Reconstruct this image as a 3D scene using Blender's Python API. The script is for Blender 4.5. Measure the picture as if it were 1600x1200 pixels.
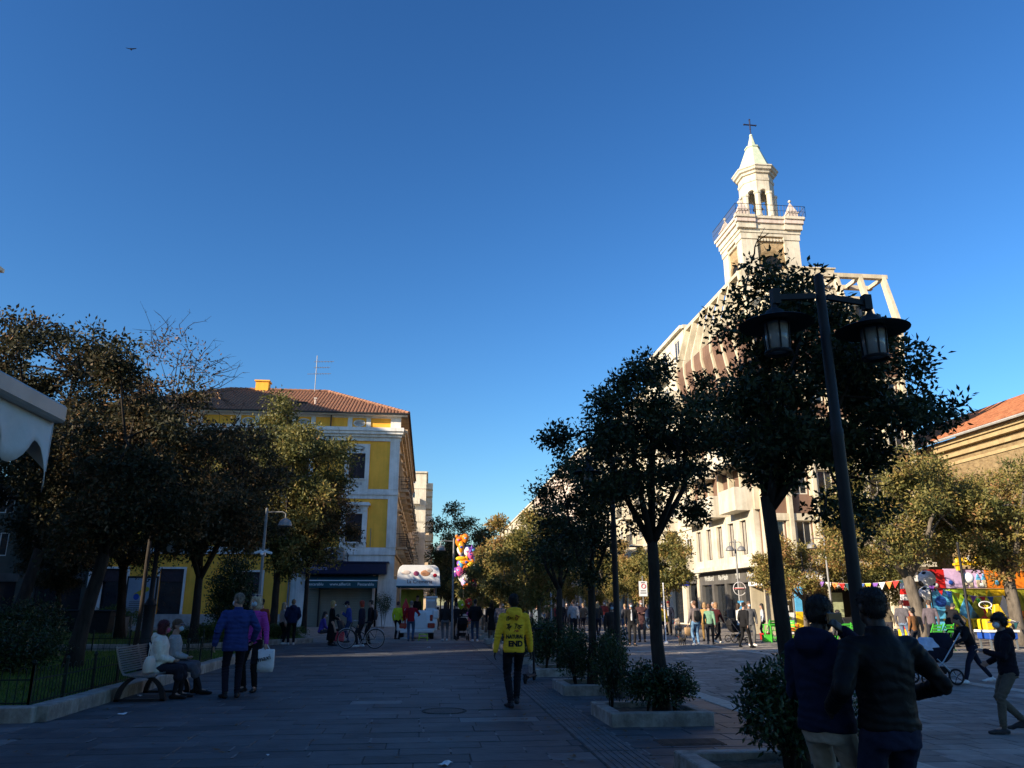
import bpy, bmesh, math, random
import numpy as np
from mathutils import Vector, Matrix, Quaternion

for o in list(bpy.data.objects):
    bpy.data.objects.remove(o)
scene = bpy.context.scene
COL = scene.collection
R = math.radians
random.seed(7)

# ------------------------------------------------------------------ camera
PITCH, YAW, CAMH, FPX = R(16.02), R(6.03), 1.55, 1202.0
cam = bpy.data.cameras.new('camera')
cam.sensor_width = 36.0
cam.lens = FPX / 1600 * 36
cam.clip_start = 0.1
cam.clip_end = 5000
camo = bpy.data.objects.new('camera', cam)
camo.location = (0, 0, CAMH)
camo.rotation_euler = (R(90) + PITCH, 0, -YAW)
COL.objects.link(camo)
scene.camera = camo

# ------------------------------------------------------------------ sky and sun
SUN_EL, SUN_AZ = R(20), R(28)      # light travels towards (cos az, sin az) in plan
to_sun = Vector((-math.cos(SUN_AZ) * math.cos(SUN_EL), -math.sin(SUN_AZ) * math.cos(SUN_EL), math.sin(SUN_EL)))
world = bpy.data.worlds.new('World')
scene.world = world
world.use_nodes = True
wn = world.node_tree.nodes
wn.clear()
sky = wn.new('ShaderNodeTexSky')
sky.sky_type = 'NISHITA'
sky.sun_disc = False
sky.sun_elevation = SUN_EL
sky.sun_rotation = math.atan2(to_sun.x, to_sun.y)
sky.altitude = 0
sky.air_density = 1.3
sky.dust_density = 0.5
sky.ozone_density = 5.5
bg = wn.new('ShaderNodeBackground')
bg.inputs['Strength'].default_value = 0.067
wo = wn.new('ShaderNodeOutputWorld')
gam = wn.new('ShaderNodeGamma')
gam.inputs[1].default_value = 1.32
hsv = wn.new('ShaderNodeHueSaturation')
hsv.inputs['Saturation'].default_value = 1.1
world.node_tree.links.new(sky.outputs[0], hsv.inputs['Color'])
world.node_tree.links.new(hsv.outputs[0], gam.inputs[0])
world.node_tree.links.new(gam.outputs[0], bg.inputs[0])
world.node_tree.links.new(bg.outputs[0], wo.inputs[0])
sl = bpy.data.lights.new('sun', 'SUN')
sl.energy = 5.0
sl.angle = R(0.5)
sl.color = (1.0, 0.84, 0.62)
so = bpy.data.objects.new('sun', sl)
so.rotation_euler = (-to_sun).to_track_quat('-Z', 'Y').to_euler()
COL.objects.link(so)
scene.view_settings.view_transform = 'Standard'
scene.view_settings.look = 'None'
scene.view_settings.gamma = 1
scene.view_settings.exposure = 0.9
scene.render.engine = 'CYCLES'

# ------------------------------------------------------------------ places on the ground
SY, CY, SP, CP = math.sin(YAW), math.cos(YAW), math.sin(PITCH), math.cos(PITCH)
def wxy(X, D):
    return (X * CY + D * SY, -X * SY + D * CY)
def ground(px, py, z=0.0):
    up = 600 - py
    fw, zz = FPX * CP - up * SP, FPX * SP + up * CP
    D = (z - CAMH) / (zz / fw)
    return wxy((px - 800) / fw * D, D)
def atD(px, D, z=0.0):
    k = (D * CP + (z - CAMH) * SP) / FPX
    return wxy((px - 800) * k, D)
def zat(py, D):
    up = 600 - py
    return CAMH + D * (FPX * SP + up * CP) / (FPX * CP - up * SP)

# ------------------------------------------------------------------ materials
MATS = {}
def mat(name, col, rough=0.8, var=0.12, scale=6.0, bump=0.0, metal=0.0, col2=None, spec=0.3, bscale=None, emit=None, stretch=None, streak=0.0, mixlo=0.38, mixhi=0.62):
    if name in MATS:
        return MATS[name]
    m = bpy.data.materials.new(name)
    m.use_nodes = True
    nt = m.node_tree
    b = nt.nodes['Principled BSDF']
    b.inputs['Roughness'].default_value = rough
    b.inputs['Metallic'].default_value = metal
    b.inputs['Specular IOR Level'].default_value = spec
    tc = nt.nodes.new('ShaderNodeTexCoord')
    vec = tc.outputs['Object']
    if stretch:
        mp = nt.nodes.new('ShaderNodeMapping')
        mp.inputs['Scale'].default_value = stretch
        nt.links.new(vec, mp.inputs[0])
        vec = mp.outputs[0]
    n = nt.nodes.new('ShaderNodeTexNoise')
    n.inputs['Scale'].default_value = scale
    n.inputs['Detail'].default_value = 6
    n.inputs['Roughness'].default_value = 0.65
    nt.links.new(vec, n.inputs['Vector'])
    r = nt.nodes.new('ShaderNodeValToRGB')
    c = Vector(col)
    if col2 is None:
        a, d = c * (1 - var), c * (1 + var)
    else:
        a, d = c, Vector(col2)
    r.color_ramp.elements[0].color = (*[min(1, max(0, x)) for x in a], 1)
    r.color_ramp.elements[1].color = (*[min(1, max(0, x)) for x in d], 1)
    r.color_ramp.elements[0].position = mixlo
    r.color_ramp.elements[1].position = mixhi
    nt.links.new(n.outputs['Fac'], r.inputs[0])
    nt.links.new(r.outputs[0], b.inputs['Base Color'])
    if streak:
        # rain streaks and grime: noise drawn out vertically, plus broad blotches
        gp = nt.nodes.new('ShaderNodeNewGeometry')
        m1 = nt.nodes.new('ShaderNodeMapping'); m1.inputs['Scale'].default_value = (3.2, 3.2, .22)
        nt.links.new(gp.outputs['Position'], m1.inputs[0])
        n1 = nt.nodes.new('ShaderNodeTexNoise'); n1.inputs['Scale'].default_value = 1; n1.inputs['Detail'].default_value = 8; n1.inputs['Roughness'].default_value = .7
        nt.links.new(m1.outputs[0], n1.inputs['Vector'])
        n4 = nt.nodes.new('ShaderNodeTexNoise'); n4.inputs['Scale'].default_value = .45; n4.inputs['Detail'].default_value = 9; n4.inputs['Roughness'].default_value = .72
        nt.links.new(gp.outputs['Position'], n4.inputs['Vector'])
        ml = nt.nodes.new('ShaderNodeMath'); ml.operation = 'MULTIPLY'
        nt.links.new(n1.outputs['Fac'], ml.inputs[0]); nt.links.new(n4.outputs['Fac'], ml.inputs[1])
        r2 = nt.nodes.new('ShaderNodeValToRGB')
        r2.color_ramp.elements[0].position = .14; r2.color_ramp.elements[0].color = (1 - streak, 1 - streak * 1.05, 1 - streak * 1.15, 1)
        r2.color_ramp.elements[1].position = .3; r2.color_ramp.elements[1].color = (1, 1, 1, 1)
        nt.links.new(ml.outputs[0], r2.inputs[0])
        mx = nt.nodes.new('ShaderNodeMix'); mx.data_type = 'RGBA'; mx.blend_type = 'MULTIPLY'; mx.inputs[0].default_value = 1
        nt.links.new(r.outputs[0], mx.inputs[6]); nt.links.new(r2.outputs[0], mx.inputs[7]); nt.links.new(mx.outputs[2], b.inputs['Base Color'])
    if bump:
        bp = nt.nodes.new('ShaderNodeBump')
        bp.inputs['Strength'].default_value = bump
        bp.inputs['Distance'].default_value = 0.02
        n2 = nt.nodes.new('ShaderNodeTexNoise')
        n2.inputs['Scale'].default_value = bscale or scale * 6
        n2.inputs['Detail'].default_value = 4
        nt.links.new(vec, n2.inputs['Vector'])
        nt.links.new(n2.outputs['Fac'], bp.inputs['Height'])
        nt.links.new(bp.outputs[0], b.inputs['Normal'])
    MATS[name] = m
    return m

def brick_mat(name, c1, c2, mortar, w=0.3, h=0.085, ms=0.014):
    m = bpy.data.materials.new(name)
    m.use_nodes = True
    nt = m.node_tree
    b = nt.nodes['Principled BSDF']
    b.inputs['Roughness'].default_value = 0.9
    g = nt.nodes.new('ShaderNodeNewGeometry')
    sp = nt.nodes.new('ShaderNodeSeparateXYZ')
    nt.links.new(g.outputs['Position'], sp.inputs[0])
    ad = nt.nodes.new('ShaderNodeMath')
    nt.links.new(sp.outputs[0], ad.inputs[0]); nt.links.new(sp.outputs[1], ad.inputs[1])
    cb = nt.nodes.new('ShaderNodeCombineXYZ')
    nt.links.new(ad.outputs[0], cb.inputs[0]); nt.links.new(sp.outputs[2], cb.inputs[1])
    t = nt.nodes.new('ShaderNodeTexBrick')
    t.inputs['Scale'].default_value = 1
    t.inputs['Brick Width'].default_value = w
    t.inputs['Row Height'].default_value = h
    t.inputs['Mortar Size'].default_value = ms
    t.inputs['Color1'].default_value = (*c1, 1); t.inputs['Color2'].default_value = (*c2, 1); t.inputs['Mortar'].default_value = (*mortar, 1)
    nt.links.new(cb.outputs[0], t.inputs['Vector'])
    n = nt.nodes.new('ShaderNodeTexNoise'); n.inputs['Scale'].default_value = 2.6; n.inputs['Detail'].default_value = 12; n.inputs['Roughness'].default_value = .75
    nt.links.new(g.outputs['Position'], n.inputs['Vector'])
    mx = nt.nodes.new('ShaderNodeMix'); mx.data_type = 'RGBA'; mx.blend_type = 'MULTIPLY'
    mx.inputs[0].default_value = 0.9
    rr = nt.nodes.new('ShaderNodeValToRGB')
    rr.color_ramp.elements[0].position = 0.35; rr.color_ramp.elements[0].color = (.55, .5, .45, 1)
    rr.color_ramp.elements[1].position = 0.6; rr.color_ramp.elements[1].color = (1, 1, 1, 1)
    nt.links.new(n.outputs['Fac'], rr.inputs[0])
    nt.links.new(t.outputs['Color'], mx.inputs[6]); nt.links.new(rr.outputs[0], mx.inputs[7])
    nt.links.new(mx.outputs[2], b.inputs['Base Color'])
    bp = nt.nodes.new('ShaderNodeBump'); bp.inputs['Strength'].default_value = 0.5; bp.inputs['Distance'].default_value = 0.02
    inv = nt.nodes.new('ShaderNodeMath'); inv.operation = 'SUBTRACT'; inv.inputs[0].default_value = 1
    nt.links.new(t.outputs['Fac'], inv.inputs[1]); nt.links.new(inv.outputs[0], bp.inputs['Height'])
    nt.links.new(bp.outputs[0], b.inputs['Normal'])
    MATS[name] = m
    return m

def rand_mat(name, stops, rough=0.6, attr='tone', translucent=0.0, spec=0.3, bump=0.0):
    """colour picked along a ramp by a per-point attribute (leaves, pavers)"""
    m = bpy.data.materials.new(name)
    m.use_nodes = True
    nt = m.node_tree
    b = nt.nodes['Principled BSDF']
    b.inputs['Roughness'].default_value = rough
    b.inputs['Specular IOR Level'].default_value = spec
    a = nt.nodes.new('ShaderNodeAttribute'); a.attribute_name = attr
    r = nt.nodes.new('ShaderNodeValToRGB')
    els = r.color_ramp.elements
    els[0].position, els[0].color = stops[0][0], (*stops[0][1], 1)
    els[1].position, els[1].color = stops[-1][0], (*stops[-1][1], 1)
    for p, c in stops[1:-1]:
        e = els.new(p); e.color = (*c, 1)
    nt.links.new(a.outputs['Fac'], r.inputs[0])
    nt.links.new(r.outputs[0], b.inputs['Base Color'])
    if translucent:
        t = nt.nodes.new('ShaderNodeBsdfTranslucent')
        nt.links.new(r.outputs[0], t.inputs[0])
        mx = nt.nodes.new('ShaderNodeMixShader'); mx.inputs[0].default_value = translucent
        out = nt.nodes['Material Output']
        nt.links.new(b.outputs[0], mx.inputs[1]); nt.links.new(t.outputs[0], mx.inputs[2])
        nt.links.new(mx.outputs[0], out.inputs[0])
    MATS[name] = m
    return m

# ------------------------------------------------------------------ object helpers
def tag(o, label=None, cat=None, group=None, kind=None):
    if label: o['label'] = label
    if cat: o['category'] = cat
    if group: o['group'] = group
    if kind: o['kind'] = kind
    return o
def thing(name, label, cat, loc=(0, 0, 0), rotz=0.0, group=None):
    o = bpy.data.objects.new(name, None)
    o.empty_display_size = 0.1
    o.location = loc if len(loc) == 3 else (loc[0], loc[1], 0)
    o.rotation_euler = (0, 0, rotz)
    COL.objects.link(o)
    return tag(o, label, cat, group)
def link(name, me, parent=None, loc=(0, 0, 0), rot=None, scale=None):
    o = bpy.data.objects.new(name, me)
    COL.objects.link(o)
    o.location = loc
    if rot: o.rotation_euler = rot
    if scale: o.scale = scale
    if parent: o.parent = parent
    return o
def copy_tree(o, parent=None, loc=None, rotz=None, label=None, scale=None):
    c = o.copy()
    COL.objects.link(c)
    if parent is not None: c.parent = parent
    if loc is not None: c.location = loc if len(loc) == 3 else (loc[0], loc[1], 0)
    if rotz is not None: c.rotation_euler = (0, 0, rotz)
    if scale is not None: c.scale = scale
    if label: c['label'] = label
    for ch in list(o.children):
        copy_tree(ch, c)
    return c

class MB:
    def __init__(s):
        s.v, s.f = [], []
    def add(s, vs, fs):
        n = len(s.v)
        s.v += [tuple(p) for p in vs]
        s.f += [tuple(i + n for i in q) for q in fs]
        return s
    def box(s, x0, x1, y0, y1, z0, z1):
        s.add([(x0, y0, z0), (x1, y0, z0), (x1, y1, z0), (x0, y1, z0), (x0, y0, z1), (x1, y0, z1), (x1, y1, z1), (x0, y1, z1)],
              [(0, 3, 2, 1), (4, 5, 6, 7), (0, 1, 5, 4), (1, 2, 6, 5), (2, 3, 7, 6), (3, 0, 4, 7)])
        return s
    def bar(s, a, b, w, h=None, up=(0, 0, 1)):
        """rectangular bar from a to b"""
        h = h or w
        a, b = Vector(a), Vector(b)
        d = (b - a).normalized()
        u = Vector(up)
        if abs(d.dot(u)) > 0.98: u = Vector((1, 0, 0))
        r = d.cross(u).normalized() * w / 2
        q = r.cross(d).normalized() * h / 2
        s.add([a - r - q, a + r - q, a + r + q, a - r + q, b - r - q, b + r - q, b + r + q, b - r + q],
              [(0, 1, 2, 3), (7, 6, 5, 4), (0, 4, 5, 1), (1, 5, 6, 2), (2, 6, 7, 3), (3, 7, 4, 0)])
        return s
    def tube(s, pts, rad, seg=8, cap=True, closed=False):
        pts = [Vector(p) for p in pts]
        n = len(pts)
        if not isinstance(rad, (list, tuple)): rad = [rad] * n
        base = len(s.v)
        prev = None
        for i, p in enumerate(pts):
            if closed: d = pts[(i + 1) % n] - pts[i - 1]
            elif i == 0: d = pts[1] - p
            elif i == n - 1: d = p - pts[i - 1]
            else: d = pts[i + 1] - pts[i - 1]
            d.normalize()
            if prev is None:
                u = Vector((0, 0, 1)) if abs(d.z) < 0.9 else Vector((1, 0, 0))
                r = d.cross(u).normalized()
            else:
                r = (prev - d * prev.dot(d)).normalized()
            prev = r
            q = d.cross(r)
            for k in range(seg):
                t = 2 * math.pi * k / seg
                s.v.append(tuple(p + (r * math.cos(t) + q * math.sin(t)) * rad[i]))
        m = n if closed else n - 1
        for i in range(m):
            for k in range(seg):
                a, b2 = base + i * seg + k, base + i * seg + (k + 1) % seg
                c2, d2 = base + ((i + 1) % n) * seg + (k + 1) % seg, base + ((i + 1) % n) * seg + k
                s.f.append((a, b2, c2, d2))
        if cap and not closed:
            s.f.append(tuple(base + k for k in reversed(range(seg))))
            s.f.append(tuple(base + (n - 1) * seg + k for k in range(seg)))
        return s
    def lathe(s, prof, seg=16, c=(0, 0, 0), rot=0.0, sx=1.0, sy=1.0):
        base = len(s.v)
        for r, z in prof:
            for k in range(seg):
                t = 2 * math.pi * k / seg + rot
                s.v.append((c[0] + r * math.cos(t) * sx, c[1] + r * math.sin(t) * sy, c[2] + z))
        for i in range(len(prof) - 1):
            for k in range(seg):
                a, b = base + i * seg + k, base + i * seg + (k + 1) % seg
                s.f.append((a, b, b + seg, a + seg))
        s.f.append(tuple(base + k for k in reversed(range(seg))))
        s.f.append(tuple(base + (len(prof) - 1) * seg + k for k in range(seg)))
        return s
    def ball(s, c, r, seg=10, ring=6):
        if not isinstance(r, (list, tuple)): r = (r, r, r)
        base = len(s.v)
        for i in range(ring + 1):
            a = -math.pi / 2 + math.pi * i / ring
            cr = max(math.cos(a), 0.02)
            for k in range(seg):
                t = 2 * math.pi * k / seg
                s.v.append((c[0] + r[0] * cr * math.cos(t), c[1] + r[1] * cr * math.sin(t), c[2] + r[2] * math.sin(a)))
        for i in range(ring):
            for k in range(seg):
                a, b = base + i * seg + k, base + i * seg + (k + 1) % seg
                s.f.append((a, b, b + seg, a + seg))
        s.f.append(tuple(base + k for k in reversed(range(seg))))
        s.f.append(tuple(base + ring * seg + k for k in range(seg)))
        return s
    def prism(s, poly, a, b, fn=None):
        """extrude 2-D polygon (ccw) between a and b; fn(x,y,t)->3-D, default z"""
        fn = fn or (lambda x, y, t: (x, y, t))
        n = len(poly)
        vs = [fn(x, y, a) for x, y in poly] + [fn(x, y, b) for x, y in poly]
        fs = [tuple(reversed(range(n))), tuple(range(n, 2 * n))] + [(i, (i + 1) % n, n + (i + 1) % n, n + i) for i in range(n)]
        return s.add(vs, fs)
    def xf(s, mtx):
        s.v = [tuple(mtx @ Vector(p)) for p in s.v]
        return s
    def mesh(s, name, m, smooth=False, bevel=0.0, fix=True):
        me = bpy.data.meshes.new(name)
        me.from_pydata(s.v, [], s.f)
        if fix or bevel:
            bm = bmesh.new(); bm.from_mesh(me)
            if bevel:
                bmesh.ops.bevel(bm, geom=[e for e in bm.edges], offset=bevel, segments=1, affect='EDGES', clamp_overlap=True)
            bmesh.ops.recalc_face_normals(bm, faces=bm.faces)
            bm.to_mesh(me); bm.free()
        if m: me.materials.append(m)
        if smooth:
            me.polygons.foreach_set('use_smooth', [True] * len(me.polygons))
        me.update()
        return me
    def build(s, name, m, parent=None, world=False, smooth=False, bevel=0.0, fix=True):
        if world and parent is not None:
            L = parent.location
            s.v = [(p[0] - L.x, p[1] - L.y, p[2] - L.z) for p in s.v]
        return link(name, s.mesh(name, m, smooth, bevel, fix), parent)

def auto_smooth(o, ang=40):
    me = o.data
    try:
        me.set_sharp_from_angle(angle=R(ang))
    except Exception:
        pass
    me.polygons.foreach_set('use_smooth', [True] * len(me.polygons))

def text_mesh(s, size, m, name='lettering', bold=False, align='CENTER', ext=0.004):
    cu = bpy.data.curves.new('txt', 'FONT')
    cu.body = s; cu.size = size; cu.align_x = align; cu.align_y = 'CENTER'; cu.extrude = ext
    cu.resolution_u = 3
    if bold: cu.offset = size * (0.018 if bold is True else bold)
    o = bpy.data.objects.new('txt', cu)
    COL.objects.link(o)
    me = bpy.data.meshes.new_from_object(o.evaluated_get(bpy.context.evaluated_depsgraph_get()))
    bpy.data.objects.remove(o); bpy.data.curves.remove(cu)
    me.materials.clear(); me.materials.append(m); me.name = name
    return me
def text(s, size, m, parent, loc, rot, name='lettering', bold=False, sx=1.0, align='CENTER'):
    return link(name, text_mesh(s, size, m, name, bold, align), parent, loc, rot, (sx, 1, 1))

class Facade:
    """boxes in wall coordinates: s along the wall, d outwards, z up"""
    def __init__(f, o, r, n):
        f.o, f.r, f.n = Vector((o[0], o[1], 0)), Vector((r[0], r[1], 0)), Vector((n[0], n[1], 0))
    def p(f, s, z, d):
        q = f.o + f.r * s + f.n * d
        return (q.x, q.y, z)
    def box(f, mb, s0, s1, z0, z1, d0, d1):
        vs = [f.p(s, z, d) for z in (z0, z1) for d in (d0, d1) for s in (s0, s1)]
        mb.add(vs, [(0, 1, 3, 2), (4, 6, 7, 5), (0, 4, 5, 1), (2, 3, 7, 6), (0, 2, 6, 4), (1, 5, 7, 3)])
        return mb
    def poly(f, mb, pts, d0, d1):
        """polygon in (s,z) extruded in d"""
        n = len(pts)
        vs = [f.p(s, z, d0) for s, z in pts] + [f.p(s, z, d1) for s, z in pts]
        mb.add(vs, [tuple(range(n)), tuple(reversed(range(n, 2 * n)))] + [(i, n + i, n + (i + 1) % n, (i + 1) % n) for i in range(n)])
        return mb
    def rot(f):
        return math.atan2(f.r.y, f.r.x)
def wall_with_holes(fc, mb, s0, s1, z0, z1, holes, d0=-0.3, d1=0.0):
    """wall slab tiled around rectangular openings (s0,s1,z0,z1)"""
    S = sorted({s0, s1, *[h[0] for h in holes], *[h[1] for h in holes]})
    Z = sorted({z0, z1, *[h[2] for h in holes], *[h[3] for h in holes]})
    for i in range(len(Z) - 1):
        za, zb = Z[i], Z[i + 1]
        run = None
        for j in range(len(S) - 1):
            sa, sb = S[j], S[j + 1]
            sm, zm = (sa + sb) / 2, (za + zb) / 2
            solid = not any(h[0] < sm < h[1] and h[2] < zm < h[3] for h in holes)
            if solid and run is None: run = sa
            if not solid and run is not None:
                fc.box(mb, run, sa, za, zb, d0, d1); run = None
        if run is not None: fc.box(mb, run, s1, za, zb, d0, d1)
    return mb
# ================================================================== ground
M_base = mat('asphalt_grey', (.075, .072, .07), .9, .25, 1.2, .3)
M_paver = rand_mat('basalt_paver', [(0, (.05, .053, .06)), (.5, (.082, .086, .095)), (.85, (.12, .122, .13)), (1, (.19, .19, .19))], .62, spec=.35)
M_paver2 = rand_mat('grey_setts', [(0, (.19, .172, .157)), (.6, (.265, .24, .217)), (1, (.35, .32, .29))], .75)
M_joint = mat('sand_joint', (.075, .073, .07), .95, .3, 30, .4)
M_pale = mat('travertine_band', (.42, .39, .34), .75, .2, 8, .3)
M_tact = mat('grey_stone_strip', (.115, .118, .122), .7, .2, 5, .3)
M_kerb = mat('limestone_kerb', (.42, .40, .36), .8, .25, 5, .5, col2=(.24, .22, .20), streak=.4)
M_soil = mat('dry_soil', (.09, .07, .05), .95, .4, 14, .8)
M_grass = rand_mat('grass_blade', [(0, (.05, .10, .015)), (.6, (.10, .18, .025)), (1, (.18, .22, .05))], .7, translucent=.2)
M_lawn = mat('lawn_earth', (.04, .075, .015), .95, .4, 9, .6)

# paver bump for roughness of the cleft stone
for m_ in (M_paver, M_paver2):
    nt = m_.node_tree; b_ = nt.nodes['Principled BSDF']
    n_ = nt.nodes.new('ShaderNodeTexNoise'); n_.inputs['Scale'].default_value = 9; n_.inputs['Detail'].default_value = 8
    g_ = nt.nodes.new('ShaderNodeNewGeometry'); nt.links.new(g_.outputs['Position'], n_.inputs['Vector'])
    bp_ = nt.nodes.new('ShaderNodeBump'); bp_.inputs['Strength'].default_value = .55; bp_.inputs['Distance'].default_value = .02
    nt.links.new(n_.outputs['Fac'], bp_.inputs['Height']); nt.links.new(bp_.outputs[0], b_.inputs['Normal'])
    mx_ = nt.nodes.new('ShaderNodeMix'); mx_.data_type = 'RGBA'; mx_.blend_type = 'MULTIPLY'; mx_.inputs[0].default_value = .8
    rp_ = nt.nodes.new('ShaderNodeValToRGB')
    rp_.color_ramp.elements[0].position = .34; rp_.color_ramp.elements[0].color = (.45, .45, .46, 1)
    rp_.color_ramp.elements[1].position = .65; rp_.color_ramp.elements[1].color = (1.25, 1.25, 1.22, 1)
    n3_ = nt.nodes.new('ShaderNodeTexNoise'); n3_.inputs['Scale'].default_value = 1.1; n3_.inputs['Detail'].default_value = 10
    n3_.inputs['Roughness'].default_value = .7
    nt.links.new(g_.outputs['Position'], n3_.inputs['Vector']); nt.links.new(n3_.outputs['Fac'], rp_.inputs[0])
    rmp_ = [n for n in nt.nodes if n.type == 'VALTORGB' and n is not rp_][0]
    nt.links.new(rmp_.outputs[0], mx_.inputs[6]); nt.links.new(rp_.outputs[0], mx_.inputs[7])
    nt.links.new(mx_.outputs[2], b_.inputs['Base Color'])

gr = MB().add([(-600, -200, -.03), (600, -200, -.03), (600, 2500, -.03), (-600, 2500, -.03)], [(0, 1, 2, 3)]).build('ground', M_base)
tag(gr, kind='structure')
pz = MB().add([(-34, -6, -.008), (40, -6, -.008), (40, 62, -.008), (-34, 62, -.008)], [(0, 1, 2, 3)]).build('piazza_bedding', M_joint)
tag(pz, kind='structure')
paving = thing('basalt_paving', None, None); tag(paving, kind='structure')
rng = np.random.default_rng(3)

def fast_mesh(name, V, F, m):
    me = bpy.data.meshes.new(name)
    k = F.shape[1]
    me.vertices.add(len(V)); me.vertices.foreach_set('co', np.ascontiguousarray(V, np.float32).ravel())
    me.loops.add(F.size); me.loops.foreach_set('vertex_index', np.ascontiguousarray(F, np.int32).ravel())
    me.polygons.add(len(F)); me.polygons.foreach_set('loop_start', np.arange(0, F.size, k, dtype=np.int32))
    me.update(calc_edges=True)
    me.validate()
    if m: me.materials.append(m)
    return me
def set_attr(me, vals, name='tone'):
    a = me.attributes.new(name, 'FLOAT', 'POINT')
    a.data.foreach_set('value', np.asarray(vals, dtype=np.float32))
def slab_arrays(rects, zt, ch=.007, h=.05):
    """boxes with chamfered top for many pavers; rects (x0,x1,y0,y1), zt tops"""
    V, F = [], []
    for i, (x0, x1, y0, y1) in enumerate(rects):
        z = zt[i]; b = i * 12
        V += [(x0, y0, z - h), (x1, y0, z - h), (x1, y1, z - h), (x0, y1, z - h), (x0, y0, z - ch), (x1, y0, z - ch), (x1, y1, z - ch), (x0, y1, z - ch),
              (x0 + ch, y0 + ch, z), (x1 - ch, y0 + ch, z), (x1 - ch, y1 - ch, z), (x0 + ch, y1 - ch, z)]
        for k in range(4):
            k2 = (k + 1) % 4
            F += [(b + k, b + k2, b + 4 + k2, b + 4 + k), (b + 4 + k, b + 4 + k2, b + 8 + k2, b + 8 + k)]
        F.append((b + 8, b + 9, b + 10, b + 11))
    return V, F
def rows(u0, u1, v0, v1, rd, lmin, lmax, joint=.008):
    out = []
    v = v0
    while v < v1 - 1e-3:
        d = rd * random.uniform(.9, 1.1)
        u = u0 - random.uniform(0, lmax) * .8
        while u < u1:
            l = random.uniform(lmin, lmax)
            a, b = max(u, u0), min(u + l, u1)
            if b - a > .06:
                out.append((a + joint / 2, b - joint / 2, v + joint / 2, min(v + d, v1) - joint / 2))
            u += l
        v += d
    return out
main_r = rows(-5.2, 1.83, 6.6, 34.5, .42, .55, 1.15)
side_r = rows(2.36, 4.7, 5.0, 30.0, .42, .5, .9)
allr = main_r + side_r
def near_key(r): return (r[2] + r[3]) / 2 + abs((r[0] + r[1]) / 2) * .15
def inview(r):
    u, v = (r[0] + r[1]) / 2, (r[2] + r[3]) / 2
    D = u * SY + v * CY; X = u * CY - v * SY
    return v > 7.9 and abs(X / D) < .66
vis = sorted([r for r in allr if inview(r)], key=near_key)
for r in vis[:290]:
    V, F = slab_arrays([(r[0] - (r[0] + r[1]) / 2, r[1] - (r[0] + r[1]) / 2, r[2] - (r[2] + r[3]) / 2, r[3] - (r[2] + r[3]) / 2)], [0])
    me = bpy.data.meshes.new('paver'); me.from_pydata(V, [], F); me.materials.append(M_paver)
    t_ = min(1, max(0, random.gauss(.45, .2)))
    set_attr(me, [t_] * 12)
    o = link('paver', me, paving, ((r[0] + r[1]) / 2, (r[2] + r[3]) / 2, random.uniform(-.004, .004)), (random.gauss(0, .004), random.gauss(0, .003), 0))
used_ = set(vis[:290])
rest = [r for r in allr if r not in used_]
V, F = slab_arrays(rest, [random.uniform(-.004, .004) for _ in rest])
me = bpy.data.meshes.new('paver_field'); me.from_pydata(V, [], F); me.materials.append(M_paver)
set_attr(me, np.repeat(np.clip(rng.normal(.45, .2, len(rest)), 0, 1), 12))
tag(link('paver_field', me, paving), kind='stuff')
# grey setts of the open square on the right and beyond
setts = thing('sett_paving', None, None); tag(setts, kind='structure')
rr_ = rows(5.06, 34, 6, 34, .3, .35, .6, .014) + rows(4.7, 34, 34, 62, .4, .6, .9, .014) + rows(-22, 4.69, 34.51, 62, .42, .7, 1.2, .014)
V, F = slab_arrays(rr_, [random.uniform(-.003, .003) for _ in rr_])
me = bpy.data.meshes.new('sett_field'); me.from_pydata(V, [], F); me.materials.append(M_paver2)
set_attr(me, np.repeat(np.clip(rng.normal(.5, .25, len(rr_)), 0, 1), 12))
tag(link('sett_field', me, setts), kind='stuff')
rr_ = rows(-12, -5.2, 4, 12.0, .42, .55, 1.15) + rows(-5.2, 4.7, 3.0, 6.6, .42, .55, 1.15) + rows(-30, -5.2, 27.6, 34.5, .42, .7, 1.15)
V, F = slab_arrays(rr_, [random.uniform(-.003, .003) for _ in rr_])
me = bpy.data.meshes.new('paver_border'); me.from_pydata(V, [], F); me.materials.append(M_paver)
set_attr(me, np.repeat(np.clip(rng.normal(.45, .2, len(rr_)), 0, 1), 12))
tag(link('paver_border', me, paving), kind='stuff')
# pale worn mortar in some of the short joints
mb = MB()
for r in random.sample([q for q in allr if q[2] > 7.5], 420):
    if random.random() < .75:
        L_ = (r[3] - r[2]) * random.uniform(.25, .8); y_ = random.uniform(r[2], r[3] - L_)
        mb.add([(r[0] - .02, y_, .0045), (r[0] + .012, y_ + .01, .0045), (r[0] + .008, y_ + L_, .0045), (r[0] - .016, y_ + L_ - .01, .0045)], [(0, 1, 2, 3)])
    else:
        L_ = (r[1] - r[0]) * random.uniform(.2, .6); x_ = random.uniform(r[0], r[1] - L_)
        mb.add([(x_, r[2] - .014, .0045), (x_ + L_, r[2] - .012, .0045), (x_ + L_ - .02, r[2] + .006, .0045), (x_ + .02, r[2] + .008, .0045)], [(0, 1, 2, 3)])
tag(mb.build('worn_mortar', mat('pale_mortar', (.20, .20, .20), .9, .3, 20), paving, fix=False), kind='stuff')
# ribbed strip along the planters: slabs with raised ribs
strip = thing('ribbed_stone_strip', None, None); tag(strip, kind='structure')
mb = MB()
for k in range(7):
    a = 1.845 + k * .0735
    mb.box(a, a + .05, 0, .6, -.04, .006)
mb.box(1.837, 2.353, 0, .6, -.05, -.002)
rib = mb.mesh('ribbed_slab', M_tact)
v = 3.6; i = 0
while v < 40:
    link('ribbed_slab', rib, strip, (0, v, random.uniform(-.002, .003)))
    v += .612
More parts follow.
